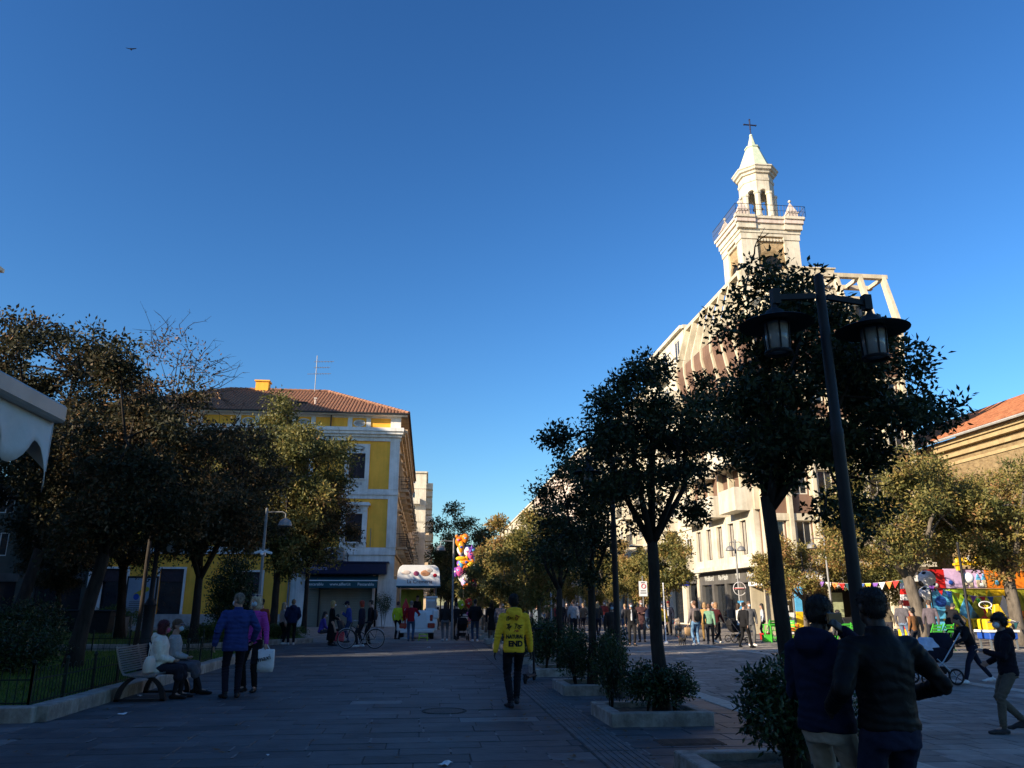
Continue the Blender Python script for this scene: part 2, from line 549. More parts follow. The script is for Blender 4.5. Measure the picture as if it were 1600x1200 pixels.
# a few fallen leaves
lv_ = np.random.default_rng(9); nl_ = 520
C_ = np.c_[lv_.uniform(-5.1, 4.6, nl_), 7.8 + 16 * lv_.random(nl_) ** 1.5, np.full(nl_, .008)]
C_[: 260, 0] = 2.4 + lv_.normal(0, .8, 260); C_[260:340, 0] = -5.0 + np.abs(lv_.normal(0, .4, 80))
a_ = lv_.uniform(0, 6.283, nl_); l_ = lv_.uniform(.025, .055, nl_)[:, None]; ax_ = np.c_[np.cos(a_), np.sin(a_), lv_.uniform(-.1, .35, nl_)]; sd_ = np.c_[-np.sin(a_), np.cos(a_), lv_.uniform(-.2, .3, nl_)]
Vl = np.stack([C_ - ax_ * l_ * [1, 1, 0], C_ + sd_ * l_ * .42, C_ + ax_ * l_, C_ - sd_ * l_ * .42 * [1, 1, -.3]], 1); Vl[..., 2] = np.maximum(Vl[..., 2], .006)
me = fast_mesh('fallen_leaves', Vl.reshape(-1, 3), np.arange(nl_ * 4).reshape(-1, 4), mat('dry_brown_leaf', (.16, .09, .04), .8, .5, 40))
tag(link('fallen_leaves', me), 'scattered dry brown leaves lying on the paving', 'leaves', kind='stuff')
# drain grate between the planters
dg_ = thing('drain_grate', 'rusty iron drain grate set in the paving between the two nearest planters', 'drain grate', (3.1, 9.55, .004))
MB().box(-.38, .38, -.2, .2, -.03, .004).build('frame', mat('rusty_iron', (.12, .075, .06), .8, .3, 10), dg_)
gb_ = MB().box(-.36, .36, -.009, .009, .0045, .012).mesh('bar', mat('rusty_iron', (.12, .075, .06), .8))
for k in range(9): link('bar', gb_, dg_, (0, -.16 + k * .04, 0))
mh_ = thing('manhole_cover', 'round iron manhole cover in the dark paving left of the ribbed strip', 'manhole cover', (.3, 12.6, .003))
MB().lathe([(.02, -.02), (.3, -.02), (.3, .006), (.02, .006)], 28).build('cover', mat('dark_cast_iron', (.04, .04, .042), .6, .3, 12, .6), mh_)
MB().tube([(.33 * math.cos(a), .33 * math.sin(a), .0) for a in np.linspace(0, 6.283, 29)[:-1]], .012, 5, closed=True).build('rim', M_joint, mh_)
# pale bands
band = thing('pale_stone_band', None, None); tag(band, kind='structure')
pb = MB().box(-.17, .17, 0, .9, -.05, .006).mesh('band_slab', M_pale, bevel=.006)
for k in range(44):
    link('band_slab', pb, band, (4.88, 3 + k * .91, random.uniform(-.002, .002)))
for k in range(30):
    link('band_slab', pb, band, (11.1, 5 + k * .91, random.uniform(0, .003) + .004))
for k in range(24):
    link('band_slab', pb, band, (6 + k * .91, 27.4, .006), (0, 0, R(-90)))

# ================================================================== garden beds
def kerb_run(parent, pts, w=.3, h=.2, L=1.0, closed=False):
    pts = [Vector((*p, 0)) for p in pts]
    segs = list(zip(pts, pts[1:] + ([pts[0]] if closed else [])))
    if not closed: segs = segs[:len(pts) - 1]
    for a, b in segs:
        d = b - a; n = max(1, round(d.length / L)); ang = math.atan2(d.y, d.x); l = d.length / n
        me = MB().box(.004, l - .004, -w / 2, w / 2, -.05, h).mesh('kerb_stone', M_kerb, bevel=.012)
        for i in range(n):
            p = a + d * (i / n)
            link('kerb_stone', me, parent, (p.x, p.y, random.uniform(-.004, .004)), (0, 0, ang))
bed = thing('garden_bed', None, None); tag(bed, kind='structure')
kerb_run(bed, [(-14.5, 12.15), (-5.35, 12.15), (-5.35, 27.2), (-22, 27.2)])
MB().add([(-26, 12.3, .13), (-5.5, 12.3, .13), (-5.5, 27.05, .13), (-26, 27.05, .13)], [(0, 1, 2, 3)]).build('lawn_soil', M_lawn, bed)
bed2 = thing('garden_bed', None, None); tag(bed2, kind='structure')
p0, p1 = ground(290, 1016), ground(484, 1004)
b2 = [(-24, 31.3), p0, p1, (p1[0] - .4, p1[1] + 1.6), (p1[0] - 2.4, 46), (-24, 47)]
kerb_run(bed2, b2, closed=True, w=.28)
MB().add([(x, y, .15) for x, y in b2], [tuple(range(len(b2)))]).build('lawn_soil', M_lawn, bed2)
def grass(name, label, poly, n, z, hmin=.04, hmax=.1, seed=1):
    rg = np.random.default_rng(seed)
    P = np.array(poly); lo, hi = P.min(0), P.max(0)
    pts = rg.uniform(lo, hi, (int(n * 1.6), 2))
    ins = np.zeros(len(pts), bool)
    j = len(P) - 1
    for i in range(len(P)):
        c = ((P[i, 1] > pts[:, 1]) != (P[j, 1] > pts[:, 1])) & (pts[:, 0] < (P[j, 0] - P[i, 0]) * (pts[:, 1] - P[i, 1]) / (P[j, 1] - P[i, 1] + 1e-9) + P[i, 0])
        ins ^= c; j = i
    pts = pts[ins][:n]; n = len(pts)
    a = rg.uniform(0, 6.283, n); w = rg.uniform(.006, .014, n); h = rg.uniform(hmin, hmax, n)
    dx, dy = np.cos(a) * w, np.sin(a) * w
    lean = rg.normal(0, .035, (n, 2))
    V = np.empty((n, 3, 3), np.float32)
    V[:, 0] = np.c_[pts[:, 0] - dx, pts[:, 1] - dy, np.full(n, z)]
    V[:, 1] = np.c_[pts[:, 0] + dx, pts[:, 1] + dy, np.full(n, z)]
    V[:, 2] = np.c_[pts[:, 0] + lean[:, 0], pts[:, 1] + lean[:, 1], z + h]
    me = fast_mesh(name, V.reshape(-1, 3), np.arange(n * 3).reshape(-1, 3), M_grass)
    set_attr(me, np.repeat(rg.random(n), 3))
    return tag(link(name, me), label, 'grass', kind='stuff')
grass('lawn_grass', 'short green lawn inside the near kerbed bed with the iron fence', [(-16, 12.35), (-5.55, 12.35), (-5.55, 27), (-16, 27)], 42000, .13, seed=4)
grass('lawn_grass', 'short green lawn in the far kerbed bed before the yellow building', b2, 14000, .15, .06, .14, seed=5)
# ================================================================== buildings
M_yel = mat('ochre_yellow_render', (.95, .46, .06), .9, .05, .8, .1, streak=.16)
M_white = mat('white_stucco', (.74, .73, .70), .85, .06, 1.5, .1, streak=.28)
M_tan = mat('tan_render', (.62, .46, .30), .9, .08, 1.2, .1, streak=.35)
M_stone = mat('grey_plinth_stone', (.36, .35, .34), .85, .15, 3, .2)
M_shut = mat('dark_brown_shutter', (.045, .028, .035), .6, .2, 4)
M_glass = mat('window_glass', (.02, .024, .03), .08, .2, 2, spec=.7)
M_iron = mat('black_iron', (.018, .018, .02), .5, .2, 8)
M_tile = mat('terracotta_tile', (.36, .17, .10), .85, .3, 3.5, .3, col2=(.22, .12, .08))
M_tile2 = mat('orange_roof_tile', (.42, .16, .075), .85, .3, 2.5, .3, streak=.3)
M_cream = mat('cream_concrete', (.62, .55, .41), .85, .06, .7, .12, streak=.35)
M_creamw = mat('white_concrete', (.66, .61, .50), .85, .06, .7, .12, streak=.33)
M_brown = mat('brown_panel', (.20, .12, .085), .8, .08, .8, streak=.25)
M_dstone = mat('dark_shop_stone', (.11, .105, .10), .5, .2, 1.2)
M_taupe = mat('taupe_stone_pier', (.30, .27, .22), .7, .12, 1.2)
M_brick = brick_mat('tan_brick', (.50, .345, .17), (.39, .255, .12), (.46, .37, .24))
M_brick2 = brick_mat('ochre_brick', (.34, .24, .115), (.23, .155, .075), (.31, .24, .14))
M_copper = mat('pale_green_copper', (.46, .54, .40), .6, .1, 1.5, col2=(.56, .60, .48))
M_pink = mat('pink_white_stone', (.66, .56, .50), .85, .06, 1, streak=.3)
M_metal = mat('galvanised_metal', (.22, .22, .22), .5, .1, 6, metal=.2)
M_navy = mat('navy_fascia', (.012, .014, .05), .4, .1, 3)
M_teal = mat('teal_awning', (.008, .06, .08), .7, .1, 3)
M_shutter2 = mat('beige_roller_shutter', (.22, .215, .17), .6, .08, 3)
M_wht = mat('white_paint', (.8, .8, .8), .5, .04, 4)
M_blk = mat('black_paint', (.012, .012, .013), .6, .1, 4)
M_sky = mat('pale_curtain', (.32, .30, .26), .8, .15, 3)

def win_mesh(fc_w, h, frame=M_white, glass=M_glass, d=.06, fw=.07):
    """frame (x-z plane, facing -y) and pane, origin at bottom centre"""
    a = MB()
    a.box(-fc_w / 2, fc_w / 2, -d, 0, 0, fw); a.box(-fc_w / 2, fc_w / 2, -d, 0, h - fw, h)
    a.box(-fc_w / 2, -fc_w / 2 + fw, -d, 0, fw, h - fw); a.box(fc_w / 2 - fw, fc_w / 2, -d, 0, fw, h - fw)
    a.box(-fw / 2, fw / 2, -d, 0, fw, h - fw)
    b = MB().box(-fc_w / 2 + fw * .8, fc_w / 2 - fw * .8, -.02, 0, fw * .8, h - fw * .8)
    return a.mesh('window', frame), b.mesh('pane', glass)
def put_window(parent, meshes, fc, s, z, d=0.0):
    p = fc.p(s, z, d)
    L = parent.location
    w = link('window', meshes[0], parent, (p[0] - L.x, p[1] - L.y, z), (0, 0, fc.rot()))
    link('pane', meshes[1], w)
    return w
def balcony_meshes(w, dep, h=1.0, solid=False, slab=M_creamw, rail=M_iron):
    a = MB().box(-w / 2, w / 2, -dep, 0, -.16, 0).mesh('balcony', slab)
    r = MB()
    if solid:
        r.box(-w / 2, w / 2, -dep, -dep + .1, 0, h); r.box(-w / 2, -w / 2 + .1, -dep + .1, 0, 0, h); r.box(w / 2 - .1, w / 2, -dep + .1, 0, 0, h)
    else:
        n = max(4, int(w / .14))
        for i in range(n + 1):
            x = -w / 2 + .03 + (w - .06) * i / n
            r.box(x - .012, x + .012, -dep + .02, -dep + .044, 0, h)
        for yy in (-dep * .66, -dep * .33):
            for x in (-w / 2 + .03, w / 2 - .03): r.box(x - .012, x + .012, yy, yy + .024, 0, h)
        r.box(-w / 2, w / 2, -dep, -dep + .06, h, h + .05)
        r.box(-w / 2, -w / 2 + .05, -dep + .06, 0, h, h + .05); r.box(w / 2 - .05, w / 2, -dep + .06, 0, h, h + .05)
    return a, r.mesh('balustrade', slab if solid else rail)
def put_balcony(parent, meshes, fc, s, z, d=0.0):
    p = fc.p(s, z, d); L = parent.location
    b = link('balcony', meshes[0], parent, (p[0] - L.x, p[1] - L.y, z), (0, 0, fc.rot()))
    link('balustrade', meshes[1], b)

# ------------------------------------------------ yellow palazzo
UL, UR, VF = -24.5, -2.6, 60.6
W = UR - UL
pal = thing('yellow_palazzo', 'yellow palazzo with white trim and tiled hip roof behind the garden trees', 'building', (UL, VF, 0))
F = Facade((UL, VF), (1, 0), (0, -1))
def fb(name, m, boxes, fc=F, parent=pal, **k):
    mb = MB()
    for b in boxes: fc.box(mb, *b)
    return mb.build(name, m, parent, world=True, **k)
bays = [W - 3.2 - 4.3 * i for i in range(5)]
gops = [(W - 11.6, W - 9.7, .9, 3.9), (4.9, 6.6, .8, 4.1), (.7, 2.6, .8, 4.1)]
h1 = [(s - .62, s + .62, 6.15, 8.3) for s in bays]
h2 = [(s - .62, s + .62, 11.0, 13.0) for s in bays]
mb = MB(); wall_with_holes(F, mb, 0, W - 7.6, .9, 5.2, [g for g in gops if g[1] < W - 7.6]); mb.build('ground_floor_wall', M_yel, pal, world=True)
mb = MB(); wall_with_holes(F, mb, 0, W, 5.75, 9.45, h1); wall_with_holes(F, mb, 0, W, 10.2, 14.0, h2); F.box(mb, 0, W, 15.0, 16.0, -.3, 0)
mb.build('wall', M_yel, pal, world=True)
fb('corner_ground_wall', M_white, [(W - 7.6, W - 6.6, 0, 5.2, -.3, .03), (W - 6.6, W - 1.2, 3.6, 5.2, -.3, .03), (W - 1.2, W, 0, 5.2, -.3, .03)])
fb('plinth', M_stone, [(0, W - 7.6, 0, .9, -.3, .08)])
fb('inner_core', M_blk, [(.3, W - .3, 0, 15.9, -1.2, -.32)])
# string courses, cornices, pilasters
fb('string_course', M_white, [(0, W + .05, 5.2, 5.5, 0, .14), (0, W + .02, 5.5, 5.75, -.3, .07)])
fb('string_course', M_white, [(0, W + .05, 9.45, 9.75, -.3, .08), (0, W + .08, 9.75, 9.95, -.3, .18), (0, W + .05, 9.95, 10.2, -.3, .08)])
fb('cornice', M_white, [(0, W + .1, 14.0, 14.3, -.3, .12), (0, W + .2, 14.3, 14.5, -.3, .3), (0, W + .3, 14.5, 14.72, -.3, .5), (0, W + .35, 14.72, 15.0, -.3, .62)])
fb('corner_pilaster', M_white, [(W - .68, W + .06, 5.75, 9.45, 0, .12), (W - .68, W + .06, 10.2, 14.0, 0, .12), (W - .72, W + .08, 15.0, 16.0, 0, .12)])
fb('corner_pilaster', M_white, [(-.05, 1.0, .0, 5.2, .09, .15), (-.05, 1.0, 5.75, 9.45, 0, .12), (-.05, 1.0, 10.2, 14.0, 0, .12)])
fb('attic_frieze', M_white, [(0, W, 15.86, 16.0, 0, .07)])
for s in bays:
    for a in (-.9, .55):
        fb('attic_pilaster', M_white, [(s + a, s + a + .35, 15.0, 15.86, 0, .08)])
    p = MB()
    p.lathe([(.01, .0), (.36, .0), (.36, .05), (.01, .05)], 20, sx=1.0, sy=.5)
    o = p.build('oval_vent', M_stone, pal); o.rotation_euler = (R(90), 0, 0); o.location = (s, -.01, 15.43)
    p = MB().tube([(math.cos(t) * .42, math.sin(t) * .24, 0) for t in np.linspace(0, 6.283, 25)[:-1]], .05, 6, closed=True)
    o = p.build('oval_frame', M_white, pal); o.rotation_euler = (R(90), 0, 0); o.location = (s, -.03, 15.43)
    # first floor window with pediment
    fb('window_surround', M_white, [(s - 1.0, s - .62, 5.75, 8.75, 0, .12), (s + .62, s + 1.0, 5.75, 8.75, 0, .12), (s - .62, s + .62, 8.3, 8.75, 0, .1), (s - .62, s + .62, 5.75, 6.1, 0, .1)])
    fb('window_hood', M_white, [(s - 1.05, s + 1.05, 8.75, 8.9, 0, .2), (s - 1.2, s + 1.2, 8.9, 9.06, 0, .42), (s - 1.1, s + 1.1, 9.06, 9.16, 0, .34), (s - .95, s - .68, 8.5, 8.75, .12, .24), (s + .68, s + .95, 8.5, 8.75, .12, .24)])
    fb('relief', M_stone, [(s - .5 + .26 * k, s - .5 + .26 * k + .2, 8.42, 8.62, .1, .14) for k in range(4)])
    fb('relief', M_stone, [(s - .5 + .26 * k, s - .5 + .26 * k + .19, 5.82, 6.0, .1, .13) for k in range(4)])
    fb('sill', M_white, [(s - .72, s + .72, 6.06, 6.15, .1, .22)])
    # second floor
    fb('window_surround', M_white, [(s - .95, s - .62, 10.2, 13.75, 0, .1), (s + .62, s + .95, 10.2, 13.75, 0, .1), (s - .62, s + .62, 13.0, 13.75, 0, .09), (s - .62, s + .62, 10.2, 10.96, 0, .09)])
    fb('sill', M_white, [(s - .72, s + .72, 10.92, 11.0, .09, .2)])
    fb('relief', M_stone, [(s - .5 + .26 * k, s - .5 + .26 * k + .19, 10.5, 10.7, .09, .12) for k in range(4)])
    p = MB().tube([(s + math.cos(t) * .45, -.12, 13.45 + math.sin(t) * .14) for t in np.linspace(0, 6.283, 17)[:-1]], .045, 5, closed=True)
    p.tube([(s - .55, -.12, 13.5), (s - .42, -.13, 13.22), (s - .2, -.13, 13.2)], .035, 5); p.tube([(s + .55, -.12, 13.5), (s + .42, -.13, 13.22), (s + .2, -.13, 13.2)], .035, 5)
    p.build('garland', M_stone, pal)
    for z0, z1 in ((6.15, 8.3), (11.0, 13.0)):
        for k in (0, 1):
            a = s - .61 + k * .615
            sh = fb('shutter', M_shut, [(a, a + .6, z0 + .02, z0 + .1, -.1, -.02), (a, a + .6, z1 - .1, z1 - .02, -.1, -.02), (a, a + .06, z0 + .1, z1 - .1, -.1, -.02), (a + .54, a + .6, z0 + .1, z1 - .1, -.1, -.02)])
            nl = 22
            fbx = MB()
            for q in range(nl):
                zq = z0 + .1 + (z1 - z0 - .2) * q / nl
                F.box(fbx, a + .06, a + .54, zq, zq + (z1 - z0 - .2) / nl * .7, -.09, -.04)
            o = fbx.build('louvres', M_shut, None); o.data.transform(Matrix.Translation((-UL, -VF, 0))); o.parent = sh
            tag(o, kind='stuff')
# yellow panel between bays reads as recessed fields: thin white edging
for s in bays[:-1]:
    fb('panel_edging', M_white, [(s - 3.2, s - 1.1, 13.7, 13.8, 0, .05)])
for g in gops:
    fb('shop_surround', M_white, [(g[0] - .16, g[0], .9, g[3] + .14, 0, .1), (g[1], g[1] + .16, .9, g[3] + .14, 0, .1), (g[0], g[1], g[3], g[3] + .14, 0, .1)])
    o = fb('shop_window', M_glass, [(g[0], g[1], g[2], g[3], -.26, -.2)])
    o2 = fb('shop_blind', M_shut, [(g[0] + .02, g[1] - .02, g[3] - .9, g[3], -.19, -.1)])
fb('downpipe', M_iron, [(W - 5.45, W - 5.35, 0, 16, .14, .24)])
fb('downpipe', M_metal, [(W - 7.75, W - 7.63, 0, 5.2, .1, .22)])
fb('cable_duct', M_metal, [(W - 1.9, W - 1.86, 5.75, 7.2, .01, .05)])
# street side
S = Facade((UR, VF), (0, 1), (1, 0))
LS = 34.0
sb = [2.6 + 4.2 * i for i in range(8)]
holes = [(s - .6, s + .6, z, z + 2.5) for s in sb for z in (5.9, 10.4)] + [(s - .9, s + .9, .1, 3.4) for s in sb]
mb = MB(); wall_with_holes(S, mb, 0.0, LS, 0, 16, holes, -.3, 0)
mb.build('street_wall', M_tan, pal, world=True)
fb('street_core', M_blk, [(.3, LS - .1, 0, 15.9, -1.2, -.33)], S)
fb('street_string_course', M_tan, [(0, LS, 5.2, 5.6, 0, .12), (0, LS, 9.6, 10.1, 0, .12)], S)
fb('street_cornice', M_tan, [(0.0, LS, 14.1, 14.4, 0, .2), (0.0, LS, 14.4, 14.7, 0, .45), (0.0, LS, 14.7, 15.0, 0, .62)], S)
wm = win_mesh(1.2, 2.5, M_shut)
bmesh_ = balcony_meshes(2.3, .85, 1.0, slab=M_tan)
for s in sb:
    for z in (5.9, 10.4):
        put_window(pal, wm, S, s, z, -.12)
        put_balcony(pal, bmesh_, S, s, z, .0)
        fb('bracket', M_tan, [(s - .9, s - .75, z - .55, z - .17, 0, .6)], S); fb('bracket', M_tan, [(s + .75, s + .9, z - .55, z - .17, 0, .6)], S)
        fb('window_surround', M_tan, [(s - .85, s - .6, z, z + 2.8, 0, .1), (s + .6, s + .85, z, z + 2.8, 0, .1), (s - .6, s + .6, z + 2.5, z + 2.8, 0, .1), (s - 1.0, s + 1.0, z + 2.8, z + 2.95, 0, .3)], S)
    fb('shop_door', M_glass, [(s - .9, s + .9, .1, 3.4, -.25, -.2)], S)
    fb('shop_surround', M_tan, [(s - 1.15, s - .9, 0, 3.7, 0, .12), (s + .9, s + 1.15, 0, 3.7, 0, .12), (s - .9, s + .9, 3.4, 3.7, 0, .12)], S)
# hipped tile roof
ov = .7
x0, x1, y0, y1 = -ov, W + ov, -ov, LS
hz0, hz1, run = 16.08, 19.7, 7.4
MB().add([(x0, y0, hz0), (x1, y0, hz0), (x1, y1, hz0), (x0, y1, hz0), (x0 + run, y0 + run, hz1), (x1 - run, y0 + run, hz1), (x1 - run, y1, hz1), (x0 + run, y1, hz1)],
         [(0, 1, 5, 4), (1, 2, 6, 5), (3, 0, 4, 7), (4, 5, 6, 7), (0, 3, 2, 1)]).build('roof', M_tile, pal)
fb('eave', M_white, [(-.6, W + .6, 16.0, 16.07, -.4, .62)])
fb('eave_side', M_tan, [(0.0, LS, 16.0, 16.07, -.1, .62)], S)
fb('gutter', M_iron, [(-.7, W + .72, 16.07, 16.17, .66, .78)])
fb('gutter', M_iron, [(-.7, LS, 16.07, 16.17, .68, .8)], S)
mb = MB()
sl = (hz1 - hz0) / run
def tile_run(ax, ay, dx, dy, px_, py_, L):
    n = int(L / .42)
    for k in range(n):
        t0, t1 = k * .42, min(L, k * .42 + .48)
        pts = []
        for t, rr, lift in ((t0, .115, .05), (t1, .095, .015)):
            for q in range(5):
                a = math.pi * q / 4
                pts.append((ax + dx * t + px_ * math.cos(a) * rr, ay + dy * t + py_ * math.cos(a) * rr, hz0 + sl * t + lift + math.sin(a) * rr * .9))
        mb.add(pts, [(q, q + 1, q + 6, q + 5) for q in range(4)] + [(0, 1, 2, 3, 4)])
x = x0 + .15
while x < x1 - .1:
    tile_run(x, y0 - .05, 0, 1, 1, 0, min(run, x - x0, x1 - x)); x += .27
y = y0 + .15
while y < 22:
    tile_run(x1 + .05, y, -1, 0, 0, 1, min(run, y - y0)); y += .27
o = mb.build('roof_tiles', M_tile, pal, fix=False); tag(o, kind='stuff')
mb = MB()
for a, b in (((x1, y0, hz0), (x1 - run, y0 + run, hz1)), ((x0, y0, hz0), (x0 + run, y0 + run, hz1)), ((x0 + run, y0 + run, hz1), (x1 - run, y0 + run, hz1))):
    a, b = Vector(a), Vector(b); n = int((b - a).length / .42)
    for k in range(n):
        mb.tube([a.lerp(b, k / n) + Vector((0, 0, .12)), a.lerp(b, (k + 1.1) / n) + Vector((0, 0, .1))], [.15, .12], 6)
tag(mb.build('ridge_tiles', M_tile, pal), kind='stuff')
MB().box(8.9, 10.0, 6.5, 7.4, 18.8, 20.5).box(8.8, 10.1, 6.4, 7.5, 20.5, 20.62).build('chimney', M_yel, pal)
MB().box(13.3, 14.3, 1.6, 1.9, 17.15, 17.5).build('skylight', M_blk, pal)
MB().tube([(14.9, 1.7, 17), (14.9, 1.7, 17.75)], .08).box(14.78, 15.02, 1.55, 1.85, 17.75, 17.86).build('vent_pipe', M_pink, pal)
# aerial
ant = thing('roof_aerial', 'thin metal television aerial with horizontal rods above the tiled roof', 'aerial', (*atD(465, 65.5), 19.4))
MB().tube([(0, 0, 0), (.0, 0, 3.6)], .035, 6).build('mast', M_metal, ant)
for i, (z, l) in enumerate(((3.0, 1.5), (2.45, 1.2), (1.85, 1.3))):
    mb = MB().tube([(-.25 - (.5 if i == 2 else 0), 0, z), (l, 0, z + .1)], .025, 5)
    for k in range(6): mb.tube([(-.1 + l * k / 5.5, -.3, z + .05), (-.1 + l * k / 5.5, .3, z + .05)], .012, 4)
    mb.build('rod', M_metal, ant)
# air conditioner over the shop
ac = thing('air_conditioner', 'white air conditioner unit on brackets above the navy shop fascia', 'air conditioner', (UR - 4.35, VF - .55, 4.75))
MB().box(-.6, .6, -.2, .3, 0, .9).build('case', M_metal, ac, bevel=.03)
o = MB().lathe([(.02, 0), (.34, 0), (.36, .03), (.34, .05), (.30, .02), (.02, .02)], 20).build('fan_grille', M_navy, ac)
o.location = (-.2, -.2, .45); o.rotation_euler = (R(90), 0, 0)
MB().lathe([(.02, 0), (.07, 0), (.07, .03), (.02, .03)], 12).build('fan_hub', M_wht, ac).location = (-.2, -.25, .45)
ac.children[-1].rotation_euler = (R(90), 0, 0)
for x in (-.5, .5): MB().box(x - .03, x + .03, -.2, .55, -.08, 0).build('bracket', M_iron, ac)
MB().tube([(.6, .1, .2), (.85, .1, .1), (.95, .1, .4), (.8, .2, .6), (.9, .3, -.1)], .03, 5).build('hose', M_iron, ac)
# corner newsagent front: fascia, awning, roller shutter
ks = thing('corner_shop_front', 'navy fascia and teal awning over a closed roller shutter at the palazzo corner', 'shop front', (UR - 6.9, VF - .05, 0))
KW = 5.7
MB().box(0, KW + .7, -1.2, -.02, 3.75, 4.55).build('fascia', M_navy, ks, bevel=.03)
MB().box(-.1, KW + .85, -1.3, 0, 4.55, 4.65).build('roof_edge', M_navy, ks)
text('Pescara', .42, mat('sign_pale_blue', (.25, .28, .45), .5), ks, (1.45, -1.215, 4.15), (R(90), 0, 0))
mb = MB()
aw = [(-.3, 3.72), (-1.35, 3.25), (-1.4, 2.75)]
for i in range(2):
    (a, za), (b, zb) = aw[i], aw[i + 1]
    mb.add([(.55, a, za), (KW + .1, a, za), (KW + .1, b, zb), (.55, b, zb), (.55, a - .02, za - .03), (KW + .1, a - .02, za - .03), (KW + .1, b + .02, zb - .02), (.55, b + .02, zb - .02)],
           [(0, 1, 2, 3), (7, 6, 5, 4), (0, 4, 5, 1), (1, 5, 6, 2), (2, 6, 7, 3), (3, 7, 4, 0)])
mb.build('awning', M_teal, ks)
MB().box(.5, KW + .15, -1.39, -1.33, 3.24, 3.3).build('awning_bar', M_wht, ks)
Mt = mat('awning_lettering', (.5, .55, .55), .6)
for s_, x in (('Pescarablu', 1.3), ('www.alfieri.it', 3.1), ('Pescarablu', 4.95)):
    text(s_, .28, Mt, ks, (x, -1.395, 3.0), (R(85), 0, 0), bold=True)
sh = MB().box(.55, KW - .35, .02, .06, 0, 3.7).build('roller_shutter', M_shutter2, ks)
slat = MB().box(.56, KW - .36, -.02, .018, 0, .16).mesh('slat', M_shutter2, bevel=.01)
for k in range(21): link('slat', slat, sh, (0, 0, .02 + k * .175))
MB().box(KW - .32, KW - .14, -.5, .0, 0, 3.7).build('side_jamb', M_pink, ks)
MB().box(-.25, .45, -.1, .0, 0, 3.74).build('white_pier', M_white, ks)
MB().box(KW + .05, KW + 1.45, -.12, .0, 0, 3.4).build('white_pier', M_white, ks)

# ------------------------------------------------ generic street blocks
def block(name, label, u0, u1, v0, v1, H, wallm, sides, floors, z0=4.2, bay=3.6, win=(1.2, 1.7), winm=M_white, balc=None, roofm=M_stone, shop=M_dstone, cat='building', slabs=True):
    t = thing(name, label, cat, (u0, v0, 0))
    mb = MB().box(u0 + .35, u1 - .35, v0 + .35, v1 - .35, 0, H - .1); mb.build('core', M_blk, t, world=True)
    fh = (H - z0) / floors
    wme = win_mesh(win[0], win[1], winm)
    bme = balcony_meshes(*balc[:2], solid=balc[2], slab=wallm if balc[2] else M_creamw) if balc else None
    allf = {'S': Facade((u0, v0), (1, 0), (0, -1)), 'E': Facade((u1, v0), (0, 1), (1, 0)), 'W': Facade((u0, v1), (0, -1), (-1, 0)), 'N': Facade((u1, v1), (-1, 0), (0, 1))}
    for k, fc in allf.items():
        L = (u1 - u0) if k in 'SN' else (v1 - v0)
        trim = .3 if k in 'EW' else 0.0
        hs, cs = [], []
        if k in sides:
            nb = max(1, int(L / bay)); st = L / nb
            cs = [st * (i + .5) for i in range(nb)]
            hs = [(c - win[0] / 2, c + win[0] / 2, z0 + f * fh + .85, z0 + f * fh + .85 + win[1]) for c in cs for f in range(floors)]
            hs += [(c - st * .36, c + st * .36, .1, 3.2) for c in cs]
        mb = MB(); wall_with_holes(fc, mb, trim, L - trim, 0, H, hs, -.3, 0); mb.build('wall', wallm, t, world=True)
        if k not in sides: continue
        for f in range(floors):
            for i, c in enumerate(cs):
                put_window(t, wme, fc, c, z0 + f * fh + .85, -.1)
                if bme and (i + f) % 2 == balc[3] % 2:
                    put_balcony(t, bme, fc, c, z0 + f * fh + .16, .002)
            if slabs:
                mb = MB(); fc.box(mb, 0.02, L - .02, z0 + f * fh - .12, z0 + f * fh + .12, .002, .1); mb.build('floor_band', M_creamw, t, world=True)
        for c in cs:
            mb = MB(); fc.box(mb, c - st * .36, c + st * .36, .1, 3.2, -.28, -.2); mb.build('shop_window', M_glass, t, world=True)
            mb = MB(); fc.box(mb, c - st * .4, c + st * .4, 3.2, 3.8, .002, .12); mb.build('shop_sign', shop, t, world=True)
        mb = MB(); fc.box(mb, -.1, L + .1, H - .25, H + .05, .002, .3); mb.build('cornice', M_creamw, t, world=True)
    MB().box(u0, u1, v0, v1, H - .09, H + .02).build('roof', roofm, t, world=True)
    return t
b2_ = block('apartment_building', 'white apartment building next to the brown finned block on the street', 21.3, 36, 60.9, 72, 24.8, M_creamw, 'WS', 6, balc=(2.6, 1.2, True, 0), win=(1.4, 1.8))
block('apartment_building', 'cream apartment building with balconies in the middle of the right street row', 21.5, 36, 72.3, 108, 22.6, M_cream, 'WS', 6, balc=(2.4, 1.2, False, 0))
block('apartment_building', 'pinkish apartment building with long balconies further down the right street row', 21.6, 36, 108.4, 150, 23.4, M_pink, 'WS', 6, balc=(3.2, 1.3, True, 1))
block('apartment_building', 'farthest pale apartment building at the end of the right street row', 21.8, 36, 150.5, 240, 22.8, M_cream, 'WS', 6, balc=(2.6, 1.2, False, 1), bay=5)
block('townhouse', 'tan three storey house joined to the street side of the yellow palazzo', -24, -2.7, 95.0, 149, 15.6, M_tan, 'ES', 3, z0=5, bay=4.4, winm=M_shut, balc=(2.2, .8, False, 0))
block('apartment_building', 'tall white block jutting into the street beyond the yellow palazzo', -22, -.9, 150, 176, 26.5, M_creamw, 'ES', 7, bay=5, balc=(3, 1.3, True, 0))
block('apartment_building', 'small far pale block at the very end of the street on the left', -20, -.2, 215, 250, 26, M_tan, 'ES', 7, bay=6, balc=(3, 1.3, True, 0))
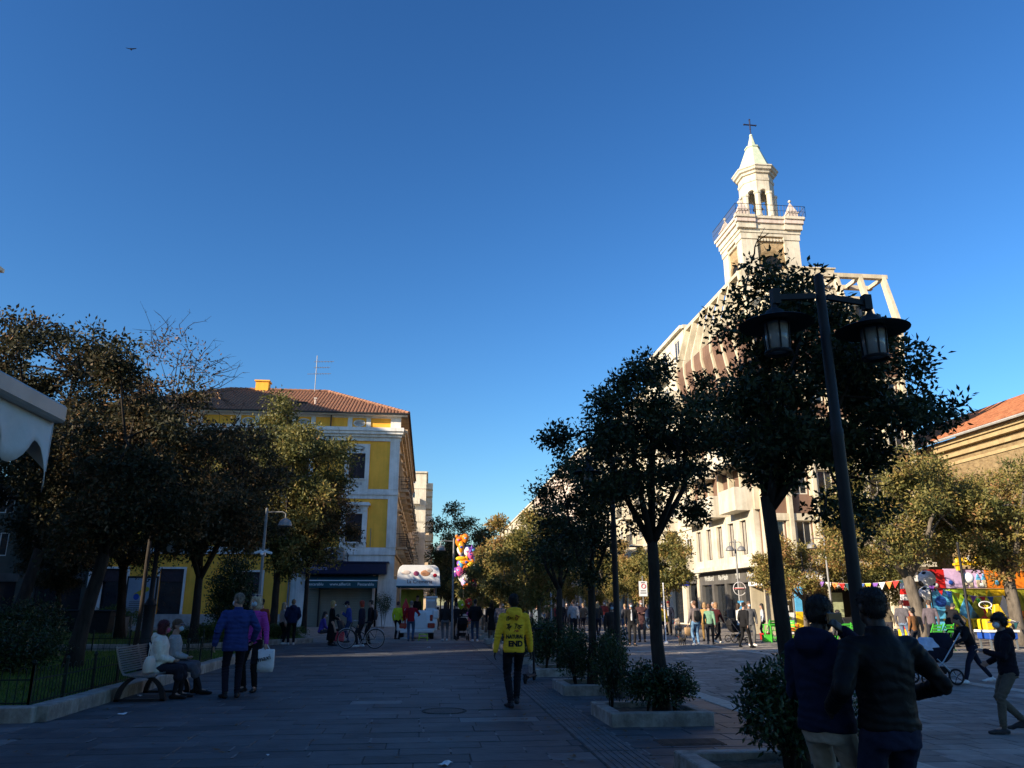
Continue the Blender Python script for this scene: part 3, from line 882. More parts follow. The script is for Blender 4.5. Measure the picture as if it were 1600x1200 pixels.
# unseen houses off frame left, placed and sized to cast the square's shade
block('apartment_building', 'unseen tall house behind the cafe awning, sized to shade the near square', -62, -5.6, -40, 4.4, 16.6, M_tan, 'E', 6, bay=5)
block('apartment_building', 'unseen lower house left of the garden, added to shade it', -60, -35, 10, 37, 16.6, M_stone, 'E', 4, bay=5)
block('apartment_building', 'unseen tall house left of the yellow palazzo, added to shade its front', -60, -35, 37.1, 61, 27.5, M_tan, 'E', 7, bay=5)
g_ = block('grey_house', 'shaded grey green house with dark doors left of the yellow palazzo', -48, -24.9, 62, 78, 10.5, mat('grey_green_render', (.10, .10, .085), .9, .15, 1), 'S', 2, bay=4, slabs=False)

# ------------------------------------------------ brown finned apartment block
U0, U1, V0, V1 = 21.2, 32.2, 48.0, 60.5
fin = thing('finned_apartment_block', 'brown and cream apartment block with slanting concrete fins and roof pergola', 'building', (U0, V0, 0))
FS, FW = Facade((U0, V0), (1, 0), (0, -1)), Facade((U0, V1), (0, -1), (-1, 0))
LSs, LW = U1 - U0, V1 - V0
MB().box(U0 + .45, U1 - .05, V0 + .45, V1 - .05, 0, 20.2).build('core', M_blk, fin, world=True)
MB().box(U1 - .3, U1, V0 + .3, V1, 0, 20.3).box(U0 + .3, U1 - .3, V1 - .3, V1, 0, 20.3).build('rear_wall', M_cream, fin, world=True)
FL = [7.5, 10.6, 13.7, 16.8]
def fpart(name, m, fc, boxes, parent=fin): return fb(name, m, boxes, fc, parent)
# ground floor
fpart('corner_pier', M_taupe, FS, [(-.02, 1.15, 0, 3.9, -.6, .03)])
fpart('shop_fascia', M_dstone, FW, [(0.3, LW - .62, 3.0, 3.9, -.3, .06)])
fpart('shop_glass', M_glass, FW, [(.3, LW - .62, .35, 3.0, -.3, -.2)])
for k in range(5):
    s = .3 + (LW - 1.2) / 4.35 * k
    fpart('shop_pier', M_dstone, FW, [(s, s + .42, 0, 3.0, -.22, .08)])
fpart('shop_base', M_dstone, FW, [(.3, LW - .62, 0, .35, -.3, .02)])
fpart('shop_glass', M_glass, FS, [(1.15, LSs, .3, 3.0, -.35, -.3)])
fpart('shop_fascia', M_wht, FS, [(1.15, LSs, 3.0, 3.9, -.3, .04)])
for k in range(4): fpart('shop_pier', M_cream, FS, [(3.2 + 2.5 * k, 3.7 + 2.5 * k, 0, 3.0, -.29, .05)])
fpart('canopy', M_creamw, FS, [(-.6, LSs + .1, 3.9, 4.18, -.3, .7)])
fpart('canopy', M_creamw, FW, [(0, LW - .02, 3.9, 4.18, -.2, .72)])
Msl = mat('shop_lettering', (.55, .56, .55), .5)
for s_, s in (('Wolford', 2.4), ('Re-Hash', 5.3), ('Yell', 8.0), ('Wendup', 10.6)):
    p = FW.p(s, 3.45, .075); L = fin.location
    text(s_, .55, Msl, fin, (p[0] - L.x, p[1] - L.y, 3.45), (R(90), 0, R(-90)), bold=True)
# first floor: five tall windows on the street side
ws = [.35 + 2.2 * i + 1.1 for i in range(5)]
hs = [(s - .55, s + .55, 4.75, 7.0) for s in ws]
mb = MB(); wall_with_holes(FW, mb, .0, LW - .35, 4.18, 7.5, hs, -.3, .35); mb.build('first_floor_wall', M_creamw, fin, world=True)
wm1 = win_mesh(1.1, 2.25, M_shut, M_sky)
for s in ws: put_window(fin, wm1, FW, s, 4.75, .1)
# upper street side: brown recessed wall, fins, solid balconies
hs = [(s - .6, s + .6, z + .5, z + 2.5) for s in ws for z in FL[:-1]]
mb = MB(); wall_with_holes(FW, mb, .0, LW - .35, 7.5, 20.2, hs, -.3, .0); mb.build('upper_wall', M_brown, fin, world=True)
wm2 = win_mesh(1.2, 2.0, M_creamw)
for s in ws:
    for z in FL[:-1]: put_window(fin, wm2, FW, s, z + .5, -.12)
bm1 = balcony_meshes(2.9, 1.35, 1.35, solid=True, slab=M_creamw)
for i, s in enumerate(ws):
    for j, z in enumerate(FL[:-1]):
        if (i + j) % 2 == 0 or i == 4: put_balcony(fin, bm1, FW, min(max(s, 1.5), LW - 1.8), z + .18, .002)
def fin_prof(mb, fc, s, w, zb=7.5, out=.35):
    """kinked fin: vertical below, then outwards to the parapet, then leaning in to the pergola"""
    pts = [(-.05, zb), (out, zb), (out, 16.2), (.95, 19.6), (.95, 20.5), (-.15, 24.4), (-.55, 24.4), (.45, 20.3), (.4, 19.7), (-.05, 16.5)]
    vs = [fc.p(s - w / 2, z, d) for d, z in pts] + [fc.p(s + w / 2, z, d) for d, z in pts]
    n = len(pts)
    quads = [(0, 1, 2, 9), (9, 2, 3, 8), (8, 3, 4, 7), (7, 4, 5, 6)]
    mb.add(vs, [q for q in quads] + [tuple(n + i for i in reversed(q)) for q in quads] + [(i, n + i, n + (i + 1) % n, (i + 1) % n) for i in range(n)])
nW, nS = 7, 7
sW = [.15 + (LW - .3) * i / (nW - 1) for i in range(nW)]
sS = [.12 + (LSs - .24) * i / (nS - 1) for i in range(nS)]
for s in sW:
    mb = MB(); fin_prof(mb, FW, s, .26); mb.build('fin', M_cream, fin, world=True)
for s in sS:
    mb = MB(); fin_prof(mb, FS, s, .26, 4.18); mb.build('fin', M_cream, fin, world=True)
# sloped brown parapet panels between fins
def slope_panel(fc, sa, sb):
    mb = MB()
    pts = [(.02, 16.5), (.2, 16.5), (.82, 19.6), (.82, 20.45), (.62, 20.45), (.6, 19.7)]
    vs = [fc.p(sa, z, d) for d, z in pts] + [fc.p(sb, z, d) for d, z in pts]
    mb.add(vs, [(0, 1, 2, 5), (5, 2, 3, 4), (11, 8, 7, 6), (10, 9, 8, 11)] + [(i, 6 + i, 6 + (i + 1) % 6, (i + 1) % 6) for i in range(6)])
    mb.build('parapet_panel', M_brown, fin, world=True)
for a, b in zip(sW[:-1], sW[1:]): slope_panel(FW, a + .13, b - .13)
for a, b in zip(sS[:-1], sS[1:]): slope_panel(FS, a + .13, b - .13)
# corner chamfer panel
MB().box(U0 - .6, U0 + .15, V0 - .6, V0 + .15, 16.6, 20.4).build('corner_panel', M_brown, fin, world=True)
# front wall
hs = [((a + b) / 2 - .5, (a + b) / 2 + .5, z + 1.0, z + 2.6) for a, b in zip(sS[:-1], sS[1:]) for z in [4.18] + FL[:-1]]
mb = MB(); wall_with_holes(FS, mb, 0, LSs, 4.18, 20.2, hs, -.3, 0); mb.build('front_wall', M_brown, fin, world=True)
wm3 = win_mesh(1.0, 1.6, M_creamw, M_glass)
for a, b in zip(sS[:-1], sS[1:]):
    for z in [4.18] + FL[:-1]:
        put_window(fin, wm3, FS, (a + b) / 2, z + 1.0, -.12)
        c = (a + b) / 2
        fpart('window_hood', M_cream, FS, [(a + .14, b - .14, z + 2.6, z + 3.05, .002, .22), (a + .14, a + .3, z + .9, z + 2.6, .002, .16), (b - .3, b - .14, z + .9, z + 2.6, .002, .16)])
# terrace, pergola
MB().box(U0 + .3, U1, V0 + .3, V1, 20.2, 20.28).build('terrace', M_stone, fin, world=True)
MB().box(U0 + 2.6, U1 - .2, V0 + 2.2, V1 - .3, 20.28, 23.6).build('penthouse', M_cream, fin, world=True)
for k in range(4):
    MB().box(U0 + 3.2 + k * 1.9, U0 + 4.4 + k * 1.9, V0 + 2.12, V0 + 2.2, 20.6, 22.8).build('penthouse_window', M_glass, fin, world=True)
MB().box(U0 + .1, U1 + .15, V0 + .12, V0 + .5, 24.16, 24.46).build('pergola_beam', M_cream, fin, world=True)
MB().box(U0 + .12, U0 + .5, V0 + .5, V1 + .1, 24.16, 24.46).build('pergola_beam', M_cream, fin, world=True)
MB().box(U0 + .5, U1 + .1, V0 + 2.0, V0 + 2.3, 24.1, 24.4).build('pergola_beam', M_cream, fin, world=True)
MB().box(U0 + 2.3, U0 + 2.6, V0 + 2.3, V1, 24.1, 24.4).build('pergola_beam', M_cream, fin, world=True)
for s in sS:
    p = FS.p(s, 0, 0); MB().box(p[0] - .1, p[0] + .1, V0 + .5, V0 + 2.0, 24.12, 24.38).build('pergola_rafter', M_cream, fin, world=True)
for s in sW[:-1]:
    p = FW.p(s, 0, 0); MB().box(U0 + .5, U0 + 2.3, p[1] - .1, p[1] + .1, 24.12, 24.38).build('pergola_rafter', M_cream, fin, world=True)
MB().box(U0 + 6.6, U0 + 10.3, V0 + 5.5, V1 - 1, 23.6, 27.3).box(U0 + 6.5, U0 + 10.4, V0 + 5.4, V1 - .9, 27.3, 27.4).build('lift_tower', M_cream, fin, world=True)
# ------------------------------------------------ bell tower
TX, TY, TWD, TDP = 27.7, 61.6, 5.5, 4.6
bt = thing('bell_tower', 'brick bell tower with white corner pilasters, open lantern and green spire', 'bell tower', (TX, TY, 0))
MB().box(.2, TWD - .2, .2, TDP - .2, 0, 34.6).build('shaft', M_brick, bt)
pw = 1.45
for x in (0, TWD - pw):
    for y in (0, TDP - 1.2):
        MB().box(x, x + pw, y, y + 1.2, 0, 33.9).box(x - .08, x + pw + .08, y - .08, y + 1.28, 33.9, 34.2).box(x - .1, x + pw + .1, y - .1, y + 1.3, 30.6, 31.0).build('corner_pilaster', M_creamw, bt)
MB().box(pw, TWD - pw, .1, .2, 33.9, 34.2).build('frieze', M_brick, bt); MB().box(.1, .2, 1.2, TDP - 1.2, 33.9, 34.2).build('frieze', M_brick, bt)
dent = MB().box(-.09, .09, -.12, 0, 0, .26).mesh('dentil', M_creamw)
for k in range(9): link('dentil', dent, bt, (pw + .2 + k * .3, .1, 33.75))
for k in range(7): link('dentil', dent, bt, (.1, 1.35 + k * .31, 33.75), (0, 0, R(-90)))
prev = 34.2
for z, o_ in ((34.5, .08), (34.85, .16), (35.4, .26), (35.8, .42), (36.05, .55)):
    mb = MB().box(-o_, TWD + o_, -o_, TDP + o_, prev, z)
    if o_ > .2:
        for x in (-o_ - .14, TWD - pw + .0):
            mb.box(x, x + pw + o_ * .5 + .14, -o_ - .14, -o_ + .3, prev + .002, z + .002)
    mb.build('cornice', M_pink if .3 < o_ < .5 else M_creamw, bt); prev = z
# arches
def arch_panel(parent, cx, cy, z, w, rad, depth, axis, mfr, mdark):
    def mk(r0, r1, d0, d1, m, name):
        mb = MB(); n = 14
        fn = (lambda a, zz, t: (cx + a, cy - t, zz)) if axis == 'y' else (lambda a, zz, t: (cx - t, cy + a, zz))
        for k in range(n):
            t0, t1 = math.pi * k / n, math.pi * (k + 1) / n
            poly = [(r0 * math.cos(t0), z + r0 * math.sin(t0)), (r1 * math.cos(t0), z + r1 * math.sin(t0)), (r1 * math.cos(t1), z + r1 * math.sin(t1)), (r0 * math.cos(t1), z + r0 * math.sin(t1))]
            mb.prism(poly, d0, d1, fn)
        if name == 'arch_ring':
            for sg in (-1, 1):
                mb.prism([(sg * r0, z - w), (sg * r1, z - w), (sg * r1, z), (sg * r0, z)], d0, d1, fn)
        mb.build(name, m, parent)
    mk(rad, rad + .28, 0, .1, mfr, 'arch_ring'); mk(rad + .32, rad + .55, 0, .06, mfr, 'arch_hood')
    mb = MB(); fn = (lambda a, zz, t: (cx + a, cy - t, zz)) if axis == 'y' else (lambda a, zz, t: (cx - t, cy + a, zz))
    poly = [(-rad, z - w), (rad, z - w)] + [(rad * math.cos(t), z + rad * math.sin(t)) for t in np.linspace(0, math.pi, 13)]
    mb.prism(poly, -.02, .012, fn); mb.build('arch_opening', mdark, parent)
arch_panel(bt, TWD / 2, .2, 31.4, 2.6, .95, .1, 'y', M_brick2, M_blk)
arch_panel(bt, .2, TDP / 2, 31.4, 2.6, .75, .1, 'x', M_brick2, M_blk)
MB().box(TWD / 2 - 2.2, TWD / 2 - 1.0, -.55, .2, 29.9, 30.5).box(TWD / 2 - 2.35, TWD / 2 - .9, -.7, .2, 30.5, 30.75).build('stone_ledge', M_pink, bt)
# terrace railing and pinnacles
pin = MB().box(-.5, .5, -.5, .5, 0, .75).box(-.58, .58, -.58, .58, .75, .9).add([(-.5, -.5, .9), (.5, -.5, .9), (.5, .5, .9), (-.5, .5, .9), (0, 0, 2.3)], [(0, 1, 4), (1, 2, 4), (2, 3, 4), (3, 0, 4), (3, 2, 1, 0)]).mesh('pinnacle', M_pink)
knob = MB().ball((0, 0, 2.42), .16).mesh('pinnacle_ball', M_creamw, True)
for x in (.35, TWD - .35):
    for y in (.3, TDP - .3):
        q = link('pinnacle', pin, bt, (x, y, 36.4)); link('pinnacle_ball', knob, q)
mb = MB()
for (ax, ay, bx, by) in ((-.6, -.6, TWD + .6, -.6), (-.6, -.6, -.6, TDP + .6), (TWD + .6, -.6, TWD + .6, TDP + .6)):
    n = 22
    for k in range(n + 1):
        x, y = ax + (bx - ax) * k / n, ay + (by - ay) * k / n
        mb.tube([(x, y, 36.4), (x, y, 37.5)], .02, 4, cap=False)
    mb.tube([(ax, ay, 37.5), (bx, by, 37.5)], .03, 4); mb.tube([(ax, ay, 36.95), (bx, by, 36.95)], .02, 4)
mb.build('railing', M_iron, bt)
# octagonal lantern
CX, CYt = TWD / 2 + .2, TDP / 2
o8 = R(22.5)
MB().lathe([(1.75, 36.4), (1.75, 37.0), (1.6, 37.0), (1.6, 37.1)], 8, (CX, CYt, 0), o8).build('lantern_base', M_creamw, bt)
for k in range(8):
    a = o8 + k * math.pi / 4
    x, y = CX + 1.52 * math.cos(a), CYt + 1.52 * math.sin(a)
    mb = MB().lathe([(.34, 37.1), (.34, 37.3), (.27, 37.36), (.27, 39.5), (.34, 39.56), (.36, 39.75)], 8, (x, y, 0), a)
    mb.build('lantern_pier', M_creamw, bt)
# arch band: eight faces each with arched opening
for k in range(8):
    a0, a1 = o8 + k * math.pi / 4, o8 + (k + 1) * math.pi / 4
    p0_, p1_ = Vector((CX + 1.62 * math.cos(a0), CYt + 1.62 * math.sin(a0), 0)), Vector((CX + 1.62 * math.cos(a1), CYt + 1.62 * math.sin(a1), 0))
    L_ = (p1_ - p0_).length; dr = (p1_ - p0_) / L_; nn = Vector((dr.y, -dr.x, 0))
    hw = .34; zc = 39.75; n = 8
    mb = MB()
    fnl = lambda s_, z_, t_: tuple(p0_ + dr * s_ + nn * t_ + Vector((0, 0, z_)))
    prevp = (L_ / 2 - hw, zc)
    for q in range(n):
        t0, t1 = math.pi - math.pi * q / n, math.pi - math.pi * (q + 1) / n
        xa, za, xb, zb = L_ / 2 + hw * math.cos(t0), zc + hw * math.sin(t0), L_ / 2 + hw * math.cos(t1), zc + hw * math.sin(t1)
        mb.prism([(xa, za), (xb, zb), (xb, 41.0), (xa, 41.0)], -.3, 0, fnl)
    mb.prism([(0, zc), (L_ / 2 - hw, zc), (L_ / 2 - hw, 41), (0, 41)], -.3, 0, fnl); mb.prism([(L_ / 2 + hw, zc), (L_, zc), (L_, 41), (L_ / 2 + hw, 41)], -.3, 0, fnl)
    mb.build('lantern_arch', M_creamw, bt)
MB().lathe([(1.68, 41.0), (1.72, 41.25), (1.62, 41.27), (1.62, 41.75), (1.8, 41.8), (1.85, 42.0), (2.05, 42.1), (2.1, 42.3), (2.2, 42.38), (2.2, 42.5)], 8, (CX, CYt, 0), o8).build('lantern_cornice', M_creamw, bt)
MB().lathe([(1.2, 40.9), (1.2, 41.1)], 8, (CX, CYt, 0), o8).build('lantern_ceiling', M_stone, bt)
MB().lathe([(1.75, 42.5), (.66, 45.35), (.74, 45.38), (.74, 45.52), (.5, 45.6), (.4, 45.8), (.13, 46.9), (.17, 46.95), (.12, 47.1), (.02, 47.15)], 8, (CX, CYt, 0), o8).build('spire', M_copper, bt)
mb = MB().tube([(CX, CYt, 47.1), (CX, CYt, 48.6)], .05, 6).tube([(CX - .58, CYt, 48.25), (CX + .58, CYt, 48.22)], .07, 6).tube([(CX, CYt, 47.7), (CX, CYt, 48.8)], .07, 6)
for p in ((CX - .6, CYt, 48.25), (CX + .6, CYt, 48.22), (CX, CYt, 48.85)): mb.ball(p, .1, 8, 5)
mb.build('cross', mat('dark_blue_iron', (.02, .025, .06), .5), bt)
MB().lathe([(.5, 0), (.42, .12), (.3, .4), (.26, .6), (.1, .72)], 12, (CX, CYt, 38.6)).build('bell', mat('bronze', (.2, .09, .03), .4, metal=.7), bt, smooth=True)
for c_ in bt.children:
    if c_.name.split('.')[0] in ('lantern_base', 'lantern_pier', 'lantern_arch', 'lantern_cornice', 'lantern_ceiling', 'spire', 'cross', 'bell', 'railing'):
        for v_ in c_.data.vertices: v_.co.z = 36.05 + (v_.co.z - 36.4) * .98
    elif c_.name.startswith('pinnacle'): c_.location.z = 36.05; c_.scale = (.9, .9, .85)
# ------------------------------------------------ church
ch = thing('brick_church', 'ochre brick church wall with orange tiled roof at the right edge', 'church', (34.6, 24, -.5))
MB().box(0, 22, 0, 40, 0, 12.0).build('wall', M_brick2, ch)
MB().box(-.08, 0, 0, 40, 11.0, 11.2).box(-.2, 0, 0, 40, 11.5, 11.75).box(-.35, 0, 0, 40, 12.0, 12.3).box(-.5, 0, 0, 40, 12.3, 12.6).build('cornice', mat('cornice_brick', (.40, .30, .16), .9, .15, 2), ch)
for y in (2.5, 12.2, 29):
    MB().box(-.4, 0, y, y + 1.7, 0, 11.9).build('buttress', M_brick2, ch)
MB().add([(-.75, -.5, 12.6), (-.75, 40.5, 12.6), (11, 40.5, 17.6), (11, -.5, 17.6), (-.75, -.5, 12.75), (-.75, 40.5, 12.75), (11, 40.5, 17.75), (11, -.5, 17.75), ],
         [(0, 1, 2, 3), (7, 6, 5, 4), (0, 4, 5, 1), (3, 2, 6, 7), (0, 3, 7, 4), (1, 5, 6, 2)]).build('roof', M_tile2, ch)
MB().add([(11, -.5, 17.75), (11, 40.5, 17.75), (22.7, 40.5, 12.7), (22.7, -.5, 12.7)], [(0, 1, 2, 3)]).build('roof_far_slope', M_tile2, ch)
mb = MB()
y = -.4
while y < 40.4:
    mb.add([(-.8, y, 12.76), (-.8, y + .07, 12.83), (-.8, y + .14, 12.76), (11, y, 17.76), (11, y + .07, 17.83), (11, y + .14, 17.76)], [(0, 1, 4, 3), (1, 2, 5, 4), (0, 2, 1)]); y += .28
tag(mb.build('tile_ridges', M_tile2, ch, fix=False), kind='stuff')
MB().tube([(-.85, -.5, 12.62), (-.85, 40.5, 12.62)], .09, 6).build('gutter', M_stone, ch)
for y in (15.9, 24.5):
    arch_panel(ch, 0, y, 8.2, 2.2, .95, .1, 'x', M_brick2, M_glass)
# little stone aedicule on the church side porch
ae = thing('stone_aedicule', 'small white stone gabled aedicule against the church wall', 'aedicule', (33.3, 38.5, 0))
for y in (-.6, 0, .6): MB().lathe([(.16, 5.6), (.11, 5.75), (.1, 7.2), (.17, 7.35)], 8, (0, y, 0)).build('column', M_creamw, ae)
MB().box(-.3, 1.1, -1.1, 1.1, 0, 5.6).build('pedestal', M_brick2, ae)
fx = lambda a, zz, t: (t, a, zz)
for c in (-.3, .3):
    mb = MB()
    n = 8
    for q in range(n):
        t0, t1 = math.pi - math.pi * q / n, math.pi - math.pi * (q + 1) / n
        mb.prism([(c + .18 * math.cos(t0), 7.4 + .22 * math.sin(t0)), (c + .18 * math.cos(t1), 7.4 + .22 * math.sin(t1)), (c + .3 * math.cos(t1), 7.8), (c + .3 * math.cos(t0), 7.8)], -.14, .14, fx)
    mb.build('arch', M_creamw, ae)
MB().prism([(-.85, 7.8), (.85, 7.8), (.0, 9.4)], -.22, .22, fx).build('gable', M_creamw, ae)
MB().lathe([(.1, 9.3), (.05, 9.6), (.1, 9.7), (.02, 9.9)], 8).build('finial', M_creamw, ae)
# ================================================================== trees and shrubs
M_bark = mat('dark_bark', (.032, .026, .022), .95, .35, 9, .9, stretch=(1, 1, .25), bscale=22)
M_bark2 = mat('grey_bark', (.13, .11, .09), .95, .3, 7, .8, stretch=(1, 1, .3), bscale=20)
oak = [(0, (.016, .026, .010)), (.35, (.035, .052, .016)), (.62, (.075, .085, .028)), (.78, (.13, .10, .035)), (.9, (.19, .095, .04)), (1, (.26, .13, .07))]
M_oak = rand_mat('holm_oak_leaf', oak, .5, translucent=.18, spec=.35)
M_oak_sunlit = rand_mat('sunlit_oak_leaf', [(0, (.05, .065, .02)), (.35, (.17, .165, .05)), (.65, (.30, .24, .07)), (.85, (.38, .24, .085)), (1, (.42, .21, .10))], .55, translucent=.3, spec=.3)  # brighter golden copy of the oak leaf, sunlight put into its colour
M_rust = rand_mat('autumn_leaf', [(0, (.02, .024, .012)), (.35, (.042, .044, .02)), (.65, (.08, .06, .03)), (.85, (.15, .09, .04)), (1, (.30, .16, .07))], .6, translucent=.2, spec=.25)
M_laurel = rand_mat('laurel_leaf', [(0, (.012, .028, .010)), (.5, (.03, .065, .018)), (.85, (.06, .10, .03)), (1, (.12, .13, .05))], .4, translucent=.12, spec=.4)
M_hedge = rand_mat('hedge_leaf', [(0, (.02, .045, .012)), (.5, (.06, .10, .02)), (1, (.13, .17, .04))], .6, translucent=.2)

def leaf_mesh(name, centers, tones, per, spread, ln, wd, m, seed, droop=.0, flat=.6):
    """diamond leaves scattered round clump centres"""
    rg = np.random.default_rng(seed)
    C = np.asarray(centers, float); T = np.asarray(tones, float)
    n = len(C) * per
    ci = np.repeat(np.arange(len(C)), per)
    sp = np.asarray(spread, float)
    sp = sp[ci][:, None] if sp.ndim else sp
    d = rg.normal(0, 1, (n, 3)); d /= np.linalg.norm(d, axis=1)[:, None]
    rad = rg.random(n) ** .7
    P = C[ci] + d * rad[:, None] * sp * np.array([1, 1, flat])
    ax = d * .7 + rg.normal(0, .6, (n, 3)); ax[:, 2] -= droop
    ax /= np.linalg.norm(ax, axis=1)[:, None]
    sd = np.cross(ax, rg.normal(0, 1, (n, 3))); sd /= np.linalg.norm(sd, axis=1)[:, None] + 1e-9
    nm = np.cross(ax, sd)
    L = ln * rg.uniform(.65, 1.3, n)[:, None]; Wd = wd * rg.uniform(.7, 1.25, n)[:, None]
    V = np.empty((n, 4, 3), np.float32)
    V[:, 0] = P
    V[:, 1] = P + ax * L * .45 + sd * Wd / 2 + nm * Wd * .18
    V[:, 2] = P + ax * L
    V[:, 3] = P + ax * L * .45 - sd * Wd / 2 + nm * Wd * .18
    me = fast_mesh(name, V.reshape(-1, 3), np.arange(n * 4).reshape(-1, 4), m)
    t = np.clip(T[ci] + rg.normal(0, .16, n), 0, 1)
    set_attr(me, np.repeat(t, 4))
    return me

def vnoise(p, seed, f):
    from mathutils import noise
    return noise.noise(Vector(p) * f + Vector((seed * 7.3, seed * 3.1, seed)))

def tree_parts(seed, H, trunk_h, crown, r0, n_cl, per, ln, wd, m, bark=M_bark, lean=(0, 0), clump=.34, tone=.4, tspread=.16, forks=4, bare=0, gaps=.15, flat=.7, openness=0.0, coff=(0, 0), taper=0.0, lobes=None, lr=.30, limb=.52, amp=.38):
    """crown = (rx, ry, z0, z1) about the trunk top axis; returns trunk mesh, crown mesh"""
    rd = random.Random(seed)
    rx, ry, z0, z1 = crown
    fork = Vector((lean[0], lean[1], trunk_h))
    mb = MB()
    pts, rs = [], []
    for i in range(6):
        t = i / 5
        pts.append(Vector((lean[0] * t ** 1.4 + rd.uniform(-.02, .02), lean[1] * t ** 1.4 + rd.uniform(-.02, .02), trunk_h * t)))
        rs.append(r0 * (1.35 - .35 * min(1, t * 4)) * (1 - .22 * t))
    mb.tube(pts, rs, 10)
    cz, hz = (z0 + z1) / 2, (z1 - z0) / 2
    cen = Vector((lean[0] * 1.2 + coff[0], lean[1] * 1.2 + coff[1], cz))
    # clump centres filling a noisy ellipsoid
    cl, gc_ = [], []
    ng = lobes or max(16, n_cl // 11)
    tries = 0
    while len(gc_) < ng and tries < ng * 60:
        tries += 1
        d = Vector((rd.gauss(0, 1), rd.gauss(0, 1), rd.gauss(0, 1))).normalized()
        rr = rd.random() ** .36
        lim = 1 + amp * vnoise(d, seed, 1.6) + amp * .58 * vnoise(d, seed + 5, 4.0)
        tp_ = 1 - taper * max(-.3, d.z * rr)
        p = cen + Vector((d.x * rx * tp_, d.y * ry * tp_, d.z * hz)) * rr * lim - Vector((coff[0] * .6 * max(0, d.z * rr), 0, 0))
        if p.z < z0 - .1: continue
        if any((p - q).length < .42 * ((rx * ry * hz) ** (1 / 3)) * (26 / ng) ** (1 / 3) for q in gc_) and tries < ng * 40: continue
        gc_.append(p)
    am = (rx * ry * hz) ** (1 / 3)
    for k in range(n_cl):
        g_ = gc_[k % len(gc_)]
        d = Vector((rd.gauss(0, 1), rd.gauss(0, 1), rd.gauss(0, 1))).normalized() * rd.random() ** .5 * am * lr * (.7 + .6 * ((k % len(gc_)) * .618 % 1))
        d.z *= .75
        p = g_ + d
        if p.z < z0 - .25: continue
        cl.append(p)
    # limbs
    ends = []
    for k in range(forks):
        a = 2 * math.pi * (k + rd.uniform(-.25, .25)) / forks
        e = cen + Vector((math.cos(a) * rx * .55, math.sin(a) * ry * .55, rd.uniform(-.1, .45) * hz))
        mid = fork.lerp(e, .5) + Vector((math.cos(a) * .12, math.sin(a) * .12, -.12 * hz * .5))
        mid2 = fork.lerp(e, .78) + Vector((rd.uniform(-.1, .1), rd.uniform(-.1, .1), .03))
        rb = r0 * limb * rd.uniform(.85, 1.15)
        mb.tube([fork - Vector((0, 0, .15)), mid, mid2, e], [rb, rb * .72, rb * .5, rb * .3], 7)
        ends += [mid, mid2, e]
    top = cen + Vector((rd.uniform(-.2, .2), rd.uniform(-.2, .2), hz * .6))
    mb.tube([fork - Vector((0, 0, .1)), fork.lerp(top, .5) + Vector((rd.uniform(-.12, .12), rd.uniform(-.12, .12), 0)), top], [r0 * .6, r0 * .36, r0 * .14], 7)
    ends += [fork.lerp(top, .5), top]
    # boughs to each lobe, then twigs to the clumps
    lob = []
    for g_ in gc_:
        e = min(ends, key=lambda q: (q - g_).length)
        m_ = e.lerp(g_, .5) + Vector((rd.uniform(-.12, .12), rd.uniform(-.12, .12), rd.uniform(-.05, .12))) * am * .6
        w = r0 * rd.uniform(.16, .26)
        mb.tube([e, m_, g_], [w, w * .7, w * .35], 5, cap=False)
        lob += [m_, g_]
    ends2 = lob or ends
    for i, c in enumerate(cl):
        if i % 2 and n_cl > 60: continue
        e = min(ends2, key=lambda q: (q - c).length)
        mid = e.lerp(c, .5) + Vector((rd.uniform(-.1, .1), rd.uniform(-.1, .1), rd.uniform(-.08, .12)))
        w = r0 * rd.uniform(.05, .09)
        mb.tube([e, mid, c], [w, w * .65, w * .3], 4, cap=False)
    for k in range(bare):
        a = rd.uniform(0, 6.283)
        e = rd.choice(cl) if cl else rd.choice(ends)
        d = ((e - cen).normalized() + Vector((math.cos(a) * .5, math.sin(a) * .5, rd.uniform(-.1, .5)))).normalized()
        p = [e]
        for q in range(4):
            d = (d + Vector((rd.gauss(0, .4), rd.gauss(0, .4), rd.gauss(0, .35)))).normalized()
            p.append(p[-1] + d * rd.uniform(.06, .17) * (1 if H < 7 else 2.6))
        mb.tube(p, [.014, .011, .008, .006, .003], 4, cap=False)
        for q in (2, 3):
            for z in range(2):
                dd = (d + Vector((rd.gauss(0, .6), rd.gauss(0, .6), rd.gauss(0, .6)))).normalized()
                mb.tube([p[q], p[q] + dd * rd.uniform(.06, .2)], [.006, .002], 3, cap=False)
    tr = mb.mesh('trunk', bark, smooth=True, fix=False)
    tones = [min(1, max(0, tone + tspread * vnoise(c, seed + 20, 1.1) * 2.2 + rd.gauss(0, .07))) for c in cl]
    cr = leaf_mesh('crown', cl, tones, per, clump * np.array([rd.uniform(.7, 1.35) for _ in cl]), ln, wd, m, seed, flat=flat)
    return tr, cr

def plant_tree(name, label, meshes, loc, rotz=0.0, s=1.0, group=None, sz=None):
    t = thing(name, label, 'tree', (loc[0], loc[1], loc[2] if len(loc) > 2 else 0), rotz, group)
    t.scale = (s, s, sz or s)
    link('trunk', meshes[0], t); link('crown', meshes[1], t)
    return t

